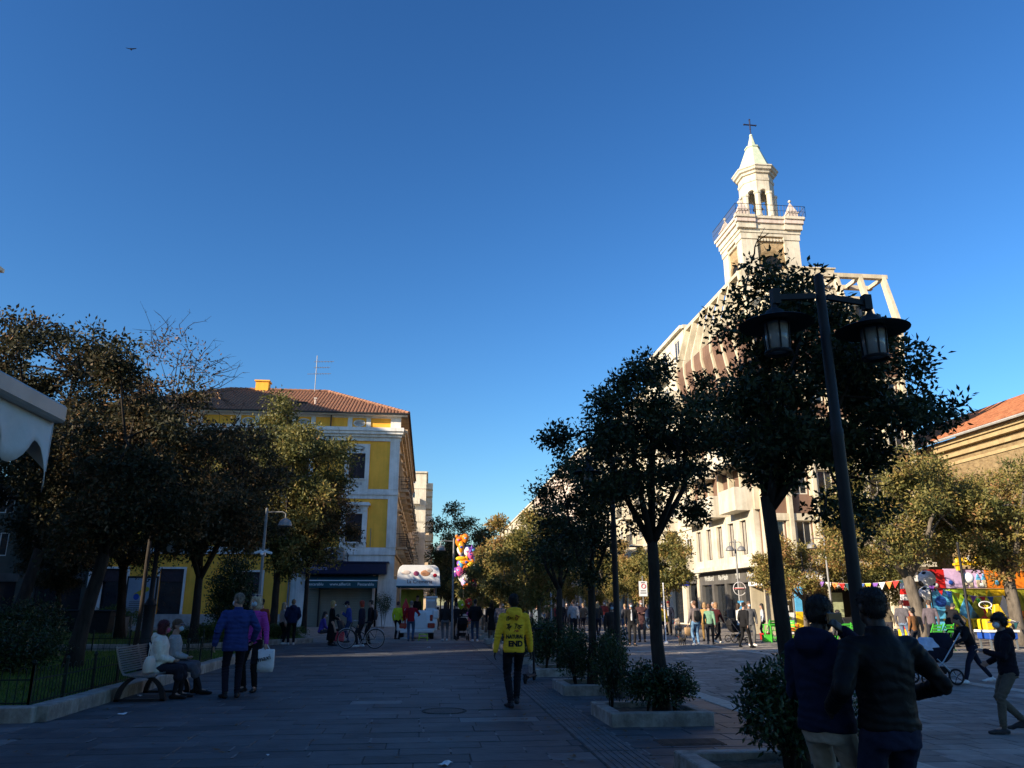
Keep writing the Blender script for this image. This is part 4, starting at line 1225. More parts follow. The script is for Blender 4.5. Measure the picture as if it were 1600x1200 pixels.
# ---- row along the planters, nearest first
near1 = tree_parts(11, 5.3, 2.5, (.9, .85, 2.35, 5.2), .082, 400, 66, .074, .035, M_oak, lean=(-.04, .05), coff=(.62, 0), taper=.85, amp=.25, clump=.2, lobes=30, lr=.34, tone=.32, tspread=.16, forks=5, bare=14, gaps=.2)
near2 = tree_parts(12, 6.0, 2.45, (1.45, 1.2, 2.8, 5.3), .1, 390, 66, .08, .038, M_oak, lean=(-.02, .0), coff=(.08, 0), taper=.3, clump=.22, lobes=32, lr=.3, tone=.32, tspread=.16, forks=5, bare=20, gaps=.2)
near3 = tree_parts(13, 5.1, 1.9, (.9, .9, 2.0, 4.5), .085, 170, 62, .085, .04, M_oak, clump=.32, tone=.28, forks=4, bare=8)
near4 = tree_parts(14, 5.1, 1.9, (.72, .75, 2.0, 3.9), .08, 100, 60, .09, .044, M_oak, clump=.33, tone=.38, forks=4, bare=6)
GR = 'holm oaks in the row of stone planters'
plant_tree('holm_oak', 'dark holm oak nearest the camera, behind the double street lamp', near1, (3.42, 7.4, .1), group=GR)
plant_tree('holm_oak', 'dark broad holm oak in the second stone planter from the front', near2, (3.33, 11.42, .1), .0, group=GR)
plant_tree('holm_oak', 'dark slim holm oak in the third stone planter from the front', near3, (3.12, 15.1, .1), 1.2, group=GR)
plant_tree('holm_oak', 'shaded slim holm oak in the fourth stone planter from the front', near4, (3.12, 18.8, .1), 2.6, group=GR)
sun1 = tree_parts(21, 4.9, 1.9, (1.3, 1.3, 1.75, 4.9), .08, 230, 76, .12, .06, M_oak_sunlit, M_bark2, clump=.36, tone=.42, tspread=.22)
sun2 = tree_parts(22, 5.0, 1.8, (1.3, 1.35, 1.7, 5.0), .08, 230, 76, .12, .06, M_oak_sunlit, M_bark2, clump=.36, tone=.48, tspread=.24)
sun3 = tree_parts(23, 4.9, 1.9, (1.35, 1.3, 1.9, 4.9), .075, 190, 66, .15, .075, M_oak_sunlit, M_bark2, clump=.4, tone=.45, tspread=.22)
ordn = ['fifth', 'sixth', 'seventh', 'eighth', 'ninth', 'tenth', 'eleventh', 'twelfth', 'thirteenth', 'fourteenth', 'fifteenth', 'sixteenth']
for i, v in enumerate([22.6, 26.4, 30.3, 34.2, 38.2, 42.2, 46.4, 50.6, 55, 60]):
    plant_tree('holm_oak', 'holm oak %s from the front in the planter row, leaves coloured as sunlit' % ordn[i], (sun1, sun2, sun3)[i % 3] if i > 2 else (sun1, sun2, sun3)[i], (3.12 + random.uniform(-.15, .15), v, .1), i * 1.7, random.uniform(.78, .86), group=GR)
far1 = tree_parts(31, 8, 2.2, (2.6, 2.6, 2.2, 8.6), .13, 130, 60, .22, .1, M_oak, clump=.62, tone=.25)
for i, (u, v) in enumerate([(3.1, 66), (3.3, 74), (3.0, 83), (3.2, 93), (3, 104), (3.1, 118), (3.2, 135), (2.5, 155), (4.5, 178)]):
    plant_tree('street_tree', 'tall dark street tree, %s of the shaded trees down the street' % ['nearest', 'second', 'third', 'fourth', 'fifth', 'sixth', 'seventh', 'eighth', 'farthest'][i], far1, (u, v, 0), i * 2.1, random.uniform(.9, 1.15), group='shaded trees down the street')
# second row before the shops on the right of the street
for i, v in enumerate([44, 50.5, 57.5, 66, 75, 86, 99, 115]):
    plant_tree('street_tree', 'small sunlit tree, %s in the row before the right hand shops' % ['first', 'second', 'third', 'fourth', 'fifth', 'sixth', 'seventh', 'last'][i], (sun3, sun2)[i % 2], (13.6 + random.uniform(-.4, .4), v, 0), i * 1.3, random.uniform(1.0, 1.2), group='trees before the right hand shops')
# trees of the square on the right
plant_tree('square_tree', 'small sunlit brownish tree between the book kiosk and the lamp post', tree_parts(41, 4.9, 1.9, (2.3, 1.7, 1.9, 4.6), .12, 230, 70, .14, .07, M_oak_sunlit, M_bark2, clump=.4, tone=.6, tspread=.22), atD(1262, 39))
plant_tree('square_tree', 'sunlit tree with rounded crown right of the tall lamp post', tree_parts(42, 4.8, 1.8, (2.1, 1.8, 1.9, 4.5), .11, 230, 70, .14, .07, M_oak_sunlit, M_bark2, clump=.4, tone=.42, tspread=.2), atD(1378, 40))
big = tree_parts(43, 7.6, 2.7, (3.1, 2.6, 2.9, 7.3), .27, 420, 76, .15, .07, M_oak_sunlit, M_bark2, lean=(-.3, .1), clump=.5, tone=.42, tspread=.26, forks=5, gaps=.1)
plant_tree('square_tree', 'big sunlit tree with pale forked trunk left of the painted ride', big, atD(1447, 31.5))
big2 = tree_parts(44, 7.6, 2.6, (3.0, 2.6, 2.7, 7.4), .27, 420, 76, .15, .07, M_oak_sunlit, M_bark2, clump=.5, tone=.45, tspread=.26, forks=5, gaps=.1)
plant_tree('square_tree', 'big sunlit tree with pale straight trunk before the painted ride', big2, atD(1594, 32.5), 1.0)
plant_tree('square_tree', 'big tree cut by the right edge of the picture near the church', big, atD(1700, 36), 2.4)
# ---- garden trees on the left
gA = tree_parts(51, 9.5, 3.0, (2.6, 2.6, 3.1, 9.8), .19, 460, 86, .15, .07, M_rust, lean=(.35, 0), clump=.52, tone=.33, tspread=.22, forks=5, bare=20, gaps=.1)
gB = tree_parts(52, 8.0, 2.7, (2.5, 2.4, 2.55, 7.1), .18, 460, 86, .125, .06, M_rust, lean=(.35, .1), clump=.48, tone=.42, tspread=.22, forks=5, bare=24, gaps=.1)
gC = tree_parts(53, 10.4, 2.7, (2.7, 2.6, 2.6, 9.8), .17, 480, 84, .16, .075, M_oak_sunlit, clump=.56, tone=.30, tspread=.3, forks=5, bare=16, gaps=.12)
gD = tree_parts(54, 8.5, 2.5, (2.8, 2.6, 2.7, 8.2), .17, 440, 84, .16, .075, M_rust, clump=.55, tone=.5, tspread=.25, forks=5, bare=14, gaps=.1)
gE = tree_parts(55, 10.0, 3.4, (1.5, 1.4, 6.3, 9.9), .07, 60, 26, .11, .045, M_rust, clump=.5, tone=.75, tspread=.2, forks=6, bare=46, openness=.1)
gF = tree_parts(56, 8.5, 3.4, (2.0, 1.9, 3.5, 8.6), .13, 300, 80, .16, .075, M_rust, clump=.5, tone=.6, tspread=.3, forks=5, bare=10, gaps=.12)
plant_tree('garden_tree', 'leaning dark trunked tree on the near lawn behind the bench', gB, (*ground(112, 1042, .15), .12))
plant_tree('garden_tree', 'tall dark tree at the left edge of the garden', gA, (*atD(12, 25.5), .1), .5, 1.1)
plant_tree('garden_tree', 'sparse tree with bare twigs standing out against the sky', gE, (*atD(210, 23), .1), 1.0)
plant_tree('garden_tree', 'tall olive green tree before the yellow facade', gC, (*atD(425, 42), .1), .3, 1.22)
plant_tree('garden_tree', 'reddish brown tree in the middle of the garden', gD, (*atD(300, 30), .1), 2.0)
plant_tree('garden_tree', 'low dark tree left of the yellow building entrance', gF, (*atD(474, 43), .1), 3.6)
plant_tree('garden_tree', 'dark tree with leaning trunk far back at the garden left', gA, (*atD(88, 33), .1), 4.0, .66)
plant_tree('garden_tree', 'dark tree further back in the garden between the two big crowns', gB, (*atD(185, 35), .1), 2.2, 1.15)

# ---- shrubs
def shrub_parts(seed, rx, ry, h, n_cl, per, ln, wd, m, clump=.16, tone=.4, z0=.12, stems=4):
    rd = random.Random(seed)
    cl = []
    while len(cl) < n_cl:
        d = Vector((rd.gauss(0, 1), rd.gauss(0, 1), rd.gauss(0, 1))).normalized() * rd.random() ** .4
        lim = 1 + .35 * vnoise(d.normalized() if d.length else d, seed, 2.0)
        p = Vector((d.x * rx * lim, d.y * ry * lim, z0 + (d.z * .5 + .5) * (h - z0) * (lim * .5 + .5)))
        cl.append(p)
    mb = MB()
    for k in range(stems):
        a = rd.uniform(0, 6.28); e = Vector((math.cos(a) * rx * .5, math.sin(a) * ry * .5, h * .7))
        b = Vector((math.cos(a) * .05, math.sin(a) * .05, 0))
        mb.tube([b, b.lerp(e, .5) + Vector((0, 0, .06)), e], [.018, .013, .006], 5)
    for c in cl[::3]:
        mb.tube([(c.x * .35, c.y * .35, c.z * .45), c], [.006, .003], 3, cap=False)
    return mb.mesh('stem', M_bark, smooth=True, fix=False), leaf_mesh('foliage', cl, [tone + .3 * vnoise(c, seed, 2.5) for c in cl], per, clump, ln, wd, m, seed, flat=.9)
def plant_shrub(name, label, me, loc, rotz=0, s=(1, 1, 1), group=None):
    t = thing(name, label, 'shrub', loc if len(loc) == 3 else (*loc, .12), rotz, group)
    t.scale = s
    link('stem', me[0], t); link('foliage', me[1], t)
    return t
sh1 = shrub_parts(61, .33, .33, .95, 90, 42, .065, .026, M_laurel, .13, .42)
sh2 = shrub_parts(62, .36, .36, .75, 70, 40, .06, .028, M_laurel, .13, .38)
sh3 = shrub_parts(63, .45, .4, 1.05, 80, 40, .06, .03, M_laurel, .16, .4)
plant_shrub('laurel_shrub', 'glossy laurel bush left of the nearest trunk', sh1, (3.22, 7.2, .12), 0)
plant_shrub('laurel_shrub', 'glossy laurel bush between the two men in the foreground', sh1, (3.75, 7.3, .12), 1.4, (.8, .8, .9))
plant_shrub('laurel_shrub', 'low laurel bush right of the trunk in the second planter', sh2, (3.48, 11.25, .12), .5, (.85, .85, .8))
plant_shrub('laurel_shrub', 'dense dark bush round the trunk of the second planter', sh2, (3.05, 11.3, .12), 2.0, (.9, .9, .85))
plant_shrub('laurel_shrub', 'thin dark bush at the left of the second planter', sh3, (2.72, 11.9, .12), 1.0, (.6, .6, 1.0))
for i, (u, v, s) in enumerate([(2.85, 15.3, .9), (3.5, 15.0, 1.0), (2.75, 18.9, 1.15), (3.35, 18.7, 1.0), (2.7, 22.6, 1.1), (3.4, 22.5, 1.0), (3.0, 26.4, 1.0), (3.2, 30.2, 1.0)]):
    plant_shrub('laurel_shrub', 'shaded bush in the planter row, %s of those past the second planter' % ['first', 'second', 'third', 'fourth', 'fifth', 'sixth', 'seventh', 'last'][i], (sh3, sh1)[i % 2], (u, v, .12), i * 1.3, (s, s, s), group='bushes in the planter row')
cyp = shrub_parts(64, .95, .9, 3.6, 170, 55, .12, .05, M_laurel, .42, .3)
plant_shrub('evergreen_bush', 'tall dark evergreen bush before the yellow wall', cyp, (*atD(352, 33.5), .12))
plant_shrub('evergreen_bush', 'dark spreading bush at the left edge of the near lawn', shrub_parts(65, 1.0, .9, 1.35, 150, 55, .09, .03, M_laurel, .3, .22), (*ground(18, 1052, .15), .12), 0, (1, 1, .8))
plant_shrub('evergreen_bush', 'low dark bush at the left edge behind the spreading one', shrub_parts(66, 1.2, 1.0, 1.5, 150, 55, .1, .035, M_laurel, .34, .25), (*atD(30, 23.5), .12))
hd = shrub_parts(67, 1.1, .55, .75, 130, 60, .06, .03, M_hedge, .2, .5)
plant_shrub('clipped_hedge', 'bright green clipped hedge behind the bench', hd, (*atD(322, 30.5), .15), .1, (1.2, 1, .95))
plant_shrub('clipped_hedge', 'dull green hedge right of the standing pair of women', hd, (*atD(432, 34.5), .15), .3, (1.2, 1, .8))
plant_shrub('clipped_hedge', 'dark hedge in front of the shop windows at left', hd, (*atD(168, 44), .1), .3, (1.5, 1, 1.7))
olv = shrub_parts(68, .55, .5, 2.3, 60, 40, .09, .035, M_laurel, .26, .45, z0=.9)
plant_shrub('potted_shrub', 'thin potted bush right of the roller shutter', olv, (*atD(598, 55), .0))
# ================================================================== people
def cloth(col, kind='plain', rough=.85, spec=.15):
    key = 'cloth_%s_%s' % (kind, '_'.join('%03d' % int(c * 1000) for c in col))
    if key in MATS: return MATS[key]
    m = mat(key, col, rough, .14, 9, .0, spec=spec)
    nt = m.node_tree; b = nt.nodes['Principled BSDF']
    tc = [n for n in nt.nodes if n.type == 'TEX_COORD'][0]
    bp = nt.nodes.new('ShaderNodeBump'); bp.inputs['Strength'].default_value = .7; bp.inputs['Distance'].default_value = .015
    n = nt.nodes.new('ShaderNodeTexNoise'); n.inputs['Scale'].default_value = 9; n.inputs['Detail'].default_value = 3; n.inputs['Distortion'].default_value = .8
    nt.links.new(tc.outputs['Object'], n.inputs['Vector'])
    h = n.outputs['Fac']
    if kind == 'quilt':
        w = nt.nodes.new('ShaderNodeTexWave'); w.bands_direction = 'Z'; w.inputs['Scale'].default_value = 3.6; w.inputs['Distortion'].default_value = .6; w.wave_profile = 'SIN'
        nt.links.new(tc.outputs['Object'], w.inputs['Vector'])
        ad = nt.nodes.new('ShaderNodeMath'); ad.operation = 'MULTIPLY_ADD'; ad.inputs[1].default_value = .8
        nt.links.new(w.outputs['Fac'], ad.inputs[0]); nt.links.new(h, ad.inputs[2]); h = ad.outputs[0]
    nt.links.new(h, bp.inputs['Height']); nt.links.new(bp.outputs[0], b.inputs['Normal'])
    return m
SKIN = mat('skin', (.42, .25, .18), .55, .06, 20, spec=.4)
SKIN_D = mat('dark_skin', (.045, .028, .02), .5, .1, 20, spec=.4)
M_lip = mat('lip', (.35, .12, .1), .5)
M_eye = mat('eye', (.03, .02, .015), .25)
M_maskb = mat('pale_blue_mask', (.45, .58, .66), .8, .05, 8)
M_maskw = mat('white_mask', (.7, .7, .7), .8, .05, 8)
M_maskp = mat('pink_mask', (.6, .12, .2), .8, .3, 20)
def hairm(c): return mat('hair_%d_%d' % (int(c[0] * 1000), int(c[2] * 1000)), c, .55, .35, 30, .5, spec=.4, stretch=(1, 1, .3), bscale=60)
REMESH = []
def soft(mb, name, m, parent, vox, smooth=3, wr=0.0):
    me = bpy.data.meshes.new(name); me.from_pydata(mb.v, [], mb.f); me.materials.append(m)
    o = link(name, me, parent)
    r = o.modifiers.new('r', 'REMESH'); r.mode = 'VOXEL'; r.voxel_size = vox; r.use_smooth_shade = True
    s = o.modifiers.new('s', 'SMOOTH'); s.factor = .5; s.iterations = smooth
    if wr:
        d = o.modifiers.new('d', 'DISPLACE'); d.texture = WRINK; d.strength = wr; d.mid_level = .5; d.texture_coords = 'LOCAL'
    REMESH.append(o)
    return o
WRINK = bpy.data.textures.new('folds', 'CLOUDS'); WRINK.noise_scale = .13; WRINK.noise_depth = 1
def bake_soft():
    bpy.context.view_layer.update()
    dg = bpy.context.evaluated_depsgraph_get()
    res = [(o, bpy.data.meshes.new_from_object(o.evaluated_get(dg))) for o in REMESH]
    for o, me in res:
        o.modifiers.clear(); old = o.data; o.data = me; me.name = o.name
        bpy.data.meshes.remove(old)
        me.polygons.foreach_set('use_smooth', [True] * len(me.polygons))
    REMESH.clear()
    fold_cloth(); strand_hair()
STRANDS = []
def strand_hair():
    """short hair strands standing off the hair surface of the nearer people"""
    for o, n, ln in STRANDS:
        me = o.data; m = me.materials[0]
        rg = np.random.default_rng(len(me.vertices))
        co = np.empty(len(me.vertices) * 3, np.float32); me.vertices.foreach_get('co', co); co = co.reshape(-1, 3)
        no = np.empty(len(me.vertices) * 3, np.float32); me.vertices.foreach_get('normal', no); no = no.reshape(-1, 3)
        k = rg.integers(0, len(co), n)
        d = no[k] * .55 + rg.normal(0, .35, (n, 3)) + np.array([0, 0, -.45]); d /= np.linalg.norm(d, axis=1)[:, None]
        sd = np.cross(d, rg.normal(0, 1, (n, 3))); sd /= np.linalg.norm(sd, axis=1)[:, None] + 1e-9
        P = co[k] - no[k] * .002 + rg.normal(0, .003, (n, 3)); L = ln * rg.uniform(.5, 1.4, n)[:, None]
        V = np.stack([P - sd * .0012, P + sd * .0012, P + d * L], 1)
        link('hair_strands', fast_mesh('hair_strands', V.reshape(-1, 3), np.arange(n * 3).reshape(-1, 3), m), o)['kind'] = 'stuff'
    STRANDS.clear()
FOLDS = []
def fold_cloth():
    """creases at elbows, waist and knees pressed into the nearer people's clothes"""
    for o, spots in FOLDS:
        me = o.data; n = len(me.vertices)
        co = np.empty(n * 3, np.float32); me.vertices.foreach_get('co', co); co = co.reshape(-1, 3)
        no = np.empty(n * 3, np.float32); me.vertices.foreach_get('normal', no); no = no.reshape(-1, 3)
        x, y, z = co.T * 6.283
        ph = 1.5 * np.sin(1.7 * x + 2.3 * z) + 1.2 * np.sin(2.9 * y - 1.9 * x + 1.3) + .9 * np.sin(4.7 * z + 3.1 * y) + .5 * np.sin(8.3 * x + 5.1 * y - 6.7 * z)
        dsp = np.zeros(n, np.float32)
        for c, ax, rad, amp, wl in spots:
            r_ = co - np.array(c, np.float32)
            q = np.linalg.norm(r_, axis=1)
            f = np.clip(1 - (q / rad) ** 2, 0, 1)
            dsp += amp * f * np.sin(r_ @ np.array(ax, np.float32) / wl * 6.283 + ph)
        me.vertices.foreach_set('co', (co + no * dsp[:, None]).astype(np.float32).ravel()); me.update()
    FOLDS.clear()
def ik(a, t, l1, l2, pole):
    a, t = Vector(a), Vector(t)
    d = t - a; L = d.length
    mx = (l1 + l2) * .995
    if L > mx: t = a + d / L * mx; d = t - a; L = mx
    if L < .08: L = .08
    x = (l1 * l1 - l2 * l2 + L * L) / (2 * L)
    h = math.sqrt(max(0, l1 * l1 - x * x))
    dn = d.normalized()
    p = Vector(pole); p = p - dn * p.dot(dn)
    if p.length < 1e-4: p = Vector((0, -1, 0)) - dn * dn.y * -1
    p.normalize()
    return a + dn * x + p * h, t
def limb(mb, pts, rad, seg=10):
    mb.tube(pts, rad, seg)
    for p, r in zip(pts, rad): mb.ball(p, r * .99, 8, 6)
def loft(mb, rings, seg=16, pw=2.4):
    """rings: (center Vector, rx, ry, xaxis, yaxis) superellipse"""
    base = len(mb.v)
    for c, rx, ry, xa, ya in rings:
        for k in range(seg):
            t = 2 * math.pi * k / seg
            ct, st = math.cos(t), math.sin(t)
            x = math.copysign(abs(ct) ** (2 / pw), ct) * rx; y = math.copysign(abs(st) ** (2 / pw), st) * ry
            mb.v.append(tuple(c + xa * x + ya * y))
    n = len(rings)
    for i in range(n - 1):
        for k in range(seg):
            a, b = base + i * seg + k, base + i * seg + (k + 1) % seg
            mb.f.append((a, b, b + seg, a + seg))
    mb.f.append(tuple(base + k for k in reversed(range(seg)))); mb.f.append(tuple(base + (n - 1) * seg + k for k in range(seg)))

def person(label, pos, yaw, H=1.72, f=False, top=(.02, .02, .03), topk='plain', legs=(.02, .022, .03), shoes=(.02, .02, .02), hair='short', hc=(.03, .02, .015), skin=None,
           lh=None, rh=None, feet=None, lean=0.0, twist=0.0, hy=0.0, hp=0.0, sit=None, hem=-.1, fat=1.0, puff=1.0, mask=None, vox=.026, fine=False, hood=False, hat=None,
           skirt=None, glasses=None, inner=None, collar=False, sleeve=None, bodyvox=None, lift=None, z=0.0, backpack=None, group=None, curl=.5):
    skin = skin or SKIN
    s = H / 1.75
    root = bpy.data.objects.new('person', None)
    sw = (.165 if f else .185) * fat ** .5
    zp = .93 if sit is None else sit / s + .09
    pel = Vector((0, 0, zp))
    Q = Matrix.Rotation(-R(lean), 3, 'X')
    TW = Matrix.Rotation(R(twist), 3, 'Z')
    def up(x, y, zz): return pel + Q @ (TW @ Vector((x, y, zz)))
    XA, YA = Q @ (TW @ Vector((1, 0, 0))), Q @ (TW @ Vector((0, 1, 0)))
    hipx = .095
    # legs
    if feet is None: feet = ((-.1, .0), (.1, .03))
    lift = lift or (0, 0)
    ankles, knees, hips, toes = [], [], [], []
    for i, sg in enumerate((-1, 1)):
        hip = pel + Vector((sg * hipx, 0, -.03))
        fx, fy = feet[i]
        an = Vector((fx, fy, .085 + lift[i]))
        kn, an = ik(hip, an, .43, .43, (sg * .12, 1, 0.0))
        hips.append(hip); knees.append(kn); ankles.append(an)
        pitch = -.09 - lift[i] * .55
        toes.append(an + Vector((sg * .035, .155, -.055 + (pitch + .09))) if lift[i] < .25 else an + Vector((0, .1, -.12)))
    # arms
    sh = [up(-sw, 0, .445), up(sw, 0, .445)]
    tg = [Vector(lh) if lh else up(-sw - .07, .04, -.07), Vector(rh) if rh else up(sw + .07, .04, -.07)]
    elb, wr = [], []
    for i, sg in enumerate((-1, 1)):
        e, w = ik(sh[i], tg[i], .285, .25, (sg * .55, -.8, -.35) if tg[i].z < 1.4 else (sg * .35, .35, -1))
        elb.append(e); wr.append(w)
    neck0, neck1 = up(0, -.01, .49), up(0, .015, .585)
    HQ = Q @ Matrix.Rotation(R(hy), 3, 'Z') @ Matrix.Rotation(-R(hp), 3, 'X')
    hcn = neck1 + HQ @ Vector((0, .02, .105))
    def hd(x, y, zz): return hcn + HQ @ Vector((x, y, zz))
    def hball(mb, c, r, seg=12, ring=8):
        n0 = len(mb.v); mb.ball((0, 0, 0), r, seg, ring)
        cc = Vector(c)
        for q in range(n0, len(mb.v)): mb.v[q] = tuple(hcn + HQ @ (cc + Vector(mb.v[q])))
    # ---------------- body
    b = MB()
    hball(b, (0, -.012, .025), (.076, .095, .092), 14, 10)
    hball(b, (0, .022, -.045), (.060, .066, .075), 12, 8)
    hball(b, (0, .04, -.085), (.036, .04, .03))
    b.tube([hd(0, .088, .015), hd(0, .112, -.028)], [.009, .016], 6)
    for sg in (-1, 1): hball(b, (sg * .078, -.01, -.012), (.014, .02, .032), 8, 6)
    b.tube([up(0, -.01, .42), neck0, neck1 + HQ @ Vector((0, 0, .03))], [.09, .064, .058], 12)
    loft(b, [(up(0, 0, -.08), .13, .09, XA, YA), (up(0, 0, .06), .125, .085, XA, YA), (up(0, 0, .2), .12, .08, XA, YA), (up(0, 0, .38), .145, .09, XA, YA), (up(0, -.01, .49), .11, .065, XA, YA)])
    for i, sg in enumerate((-1, 1)):
        limb(b, [up(sg * .08, 0, .45), sh[i] , elb[i], wr[i]], [.06, .05, .038, .027])
        limb(b, [hips[i], knees[i], ankles[i]], [.08, .055, .036])
        b.tube([ankles[i], toes[i]], [.036, .028], 8)
        d = (wr[i] - elb[i]).normalized()
        side = XA * sg
        side = (side - d * side.dot(d)).normalized()
        nrm = d.cross(side).normalized()
        # palm: flat box-like loft, fingers fan forward
        pa = YA - d * YA.dot(d)
        pa = pa.normalized() if pa.length > .2 else nrm
        ot = d.cross(pa).normalized()
        loft(b, [(wr[i] - d * .01, .024, .019, pa, ot), (wr[i] + d * .03, .036, .016, pa, ot), (wr[i] + d * .085, .042, .014, pa, ot)], 10)
        inw = -ot if (ot.dot(XA * sg) > 0) else ot
        fl = (.072, .08, .075, .058)
        for k in range(4):
            base = wr[i] + d * .078 + pa * (.030 - .02 * k)
            c1 = base + (d * (1 - curl * .25) + inw * curl * .5).normalized() * fl[k] * .55
            c2 = c1 + (d * (1 - curl) + inw * (.3 + curl)).normalized() * fl[k] * .5
            b.tube([base - d * .01, c1, c2], [.0095, .009, .0075], 6)
        tb = wr[i] + d * .02 + pa * .028
        t1 = tb + (d * .7 + pa * .6 + inw * .25).normalized() * .045
        b.tube([tb, t1, t1 + (d * .9 + pa * .15 + inw * .35).normalized() * .032], [.013, .0105, .0085], 6)
    root_body = soft(b, 'person', skin, None, (bodyvox or (.011 if fine else vox)) / s, 2 if not fine else 1)
    t = root_body
    bpy.data.objects.remove(root)
    # ---------------- top garment
    g = MB()
    fx_ = fat * puff
    rr = [(hem - .0, .165, .115), (-.02, .165, .12), (.1, .15, .112), (.25, .158, .115), (.38, .172, .115), (.455, .14, .095), (.525, .075, .07)]
    if hem < -.25:
        rr = [(hem, .2, .16), (hem * .6, .185, .145)] + rr[1:]
    if sit is not None: rr = [r_ for r_ in rr if r_[0] > -.06]
    if sit is not None: rr = [(-.1, .175, .14)] + rr
    loft(g, [(up(0, 0, z_), rx * fx_ ** .5 * (sw / .185) ** .5 * puff, ry * fx_, XA, YA) for z_, rx, ry in rr], 18)
    for i, sg in enumerate((-1, 1)):
        p_ = puff * fat ** .5
        we = elb[i].lerp(wr[i], .97) if sleeve is None else elb[i].lerp(wr[i], sleeve)
        limb(g, [up(sg * sw * .5, 0, .43), sh[i] + Vector((0, 0, -.005)), sh[i].lerp(elb[i], .5), elb[i], we], [.085 * p_, .074 * p_, .066 * p_, .056 * p_, .043 * p_])
    if hood:
        n0 = [up(.095 * math.cos(a), -.035 + .085 * math.sin(a), .535 - .03 * math.sin(a)) for a in np.linspace(0, 6.283, 15)[:-1]]
        g.tube(n0, .04, 8, closed=True)
        loft(g, [(up(0, -.1, .40), .05, .03, XA, YA), (up(0, -.125, .46), .105, .045, XA, YA), (up(0, -.11, .53), .12, .06, XA, YA), (up(0, -.08, .57), .1, .05, XA, YA)], 12)
    if collar:
        loft(g, [(up(0, -.008, .47), .09, .082, XA, YA), (up(0, -.008, .535), .078, .074, XA, YA), (up(0, -.004, .575), .074, .072, XA, YA)], 14)
    tv = vox if not fine else min(vox, .013)
    tp = soft(g, 'jacket' if hem > -.3 else 'coat', cloth(top, topk, rough=.58 if topk == 'leather' else .85, spec=.16 if topk == 'leather' else .12), t, tv / s, 4, .013 if fine else .01)
    if fine:
        sp_ = []
        for i in (0, 1):
            sp_.append((elb[i], (wr[i] - elb[i]).normalized(), .17, .007, .042)); sp_.append((wr[i], (wr[i] - elb[i]).normalized(), .1, .005, .028))
            sp_.append((sh[i], (elb[i] - sh[i] + Vector((0, .1, 0))).normalized(), .14, .005, .05))
        sp_.append((up(0, 0, .02), Vector((.15, 0, 1)).normalized(), .26, .006, .06)); sp_.append((up(0, -.1, .25), Vector((.3, 0, 1)).normalized(), .2, .004, .07))
        FOLDS.append((tp, sp_))
    if inner:
        q = MB(); loft(q, [(up(0, .075, .05), .045, .06, XA, YA), (up(0, .07, .3), .05, .06, XA, YA), (up(0, .05, .5), .04, .045, XA, YA)], 10)
        soft(q, 'shirt', cloth(inner), t, tv / s)
    # ---------------- legs
    q = MB()
    if skirt:
        if sit is None:
            loft(q, [(pel + Vector((0, 0, skirt)), .2, .17, Vector((1, 0, 0)), Vector((0, 1, 0))), (pel + Vector((0, 0, -.1)), .17, .125, XA, YA), (pel + Vector((0, 0, .06)), .14, .1, XA, YA)], 16)
        else:
            for i in (0, 1): limb(q, [hips[i], knees[i] + Vector((0, -.01, 0)), knees[i].lerp(ankles[i], .3)], [.11, .09, .095])
            q.ball(pel, (.17, .13, .12))
            q.tube([pel + Vector((0, .1, 0)), (knees[0] + knees[1]) / 2], [.1, .08], 8)
        soft(q, 'skirt', cloth(legs), t, tv / s, 3, .01)
        for i in (0, 1):
            q = MB(); limb(q, [knees[i].lerp(ankles[i], .02), knees[i].lerp(ankles[i], .4), ankles[i]], [.062, .056, .041]); soft(q, 'stocking', cloth((.02, .018, .02)), t, tv / s, 2)
    else:
        loft(q, [(pel + Vector((0, 0, -.13)), .155 * fat ** .5, .115 * fat, Vector((1, 0, 0)), Vector((0, 1, 0))), (pel + Vector((0, 0, -.02)), .158 * fat ** .5, .12 * fat, XA, YA), (up(0, 0, .08), .14 * fat ** .5, .1 * fat, XA, YA)], 16)
        for i in (0, 1):
            limb(q, [hips[i] + Vector((0, 0, -.03)), hips[i].lerp(knees[i], .5), knees[i], knees[i].lerp(ankles[i], .45), ankles[i] + (knees[i] - ankles[i]) * .05], [.094 * fat ** .5, .083, .066, .062, .052])
        tr_ = soft(q, 'trousers', cloth(legs), t, tv / s, 3, .012 if fine else .01)
        if fine: FOLDS.append((tr_, [(knees[i], (ankles[i] - knees[i]).normalized(), .2, .006, .05) for i in (0, 1)] + [(ankles[i], Vector((0, .2, 1)).normalized(), .16, .008, .04) for i in (0, 1)] + [(pel + Vector((0, 0, -.12)), Vector((.5, 0, 1)).normalized(), .2, .005, .06)]))
    # ---------------- shoes
    for i in (0, 1):
        q = MB(); a, to = ankles[i], toes[i]
        fd = (to - a); fd.z = 0; fd = fd.normalized() if fd.length > .01 else Vector((0, 1, 0))
        heel = a - fd * .065 + Vector((0, 0, -.05))
        limb(q, [heel, a + Vector((0, 0, -.03)) + fd * .02, to], [.036, .045, .036], 8)
        q.ball(tuple(to + fd * .035 + Vector((0, 0, -.002))), (.046, .05, .028)); q.ball(tuple(to.lerp(heel, .5) + Vector((0, 0, -.008))), (.043, .1, .03))
        q.tube([a + Vector((0, 0, -.02)), a + Vector((0, 0, .03))], [.046, .044], 8)
        soft(q, 'shoe', cloth(shoes, rough=.5), t, (.014 if fine else min(vox, .022)) / s, 1)
    # ---------------- hair, hat
    q = MB()
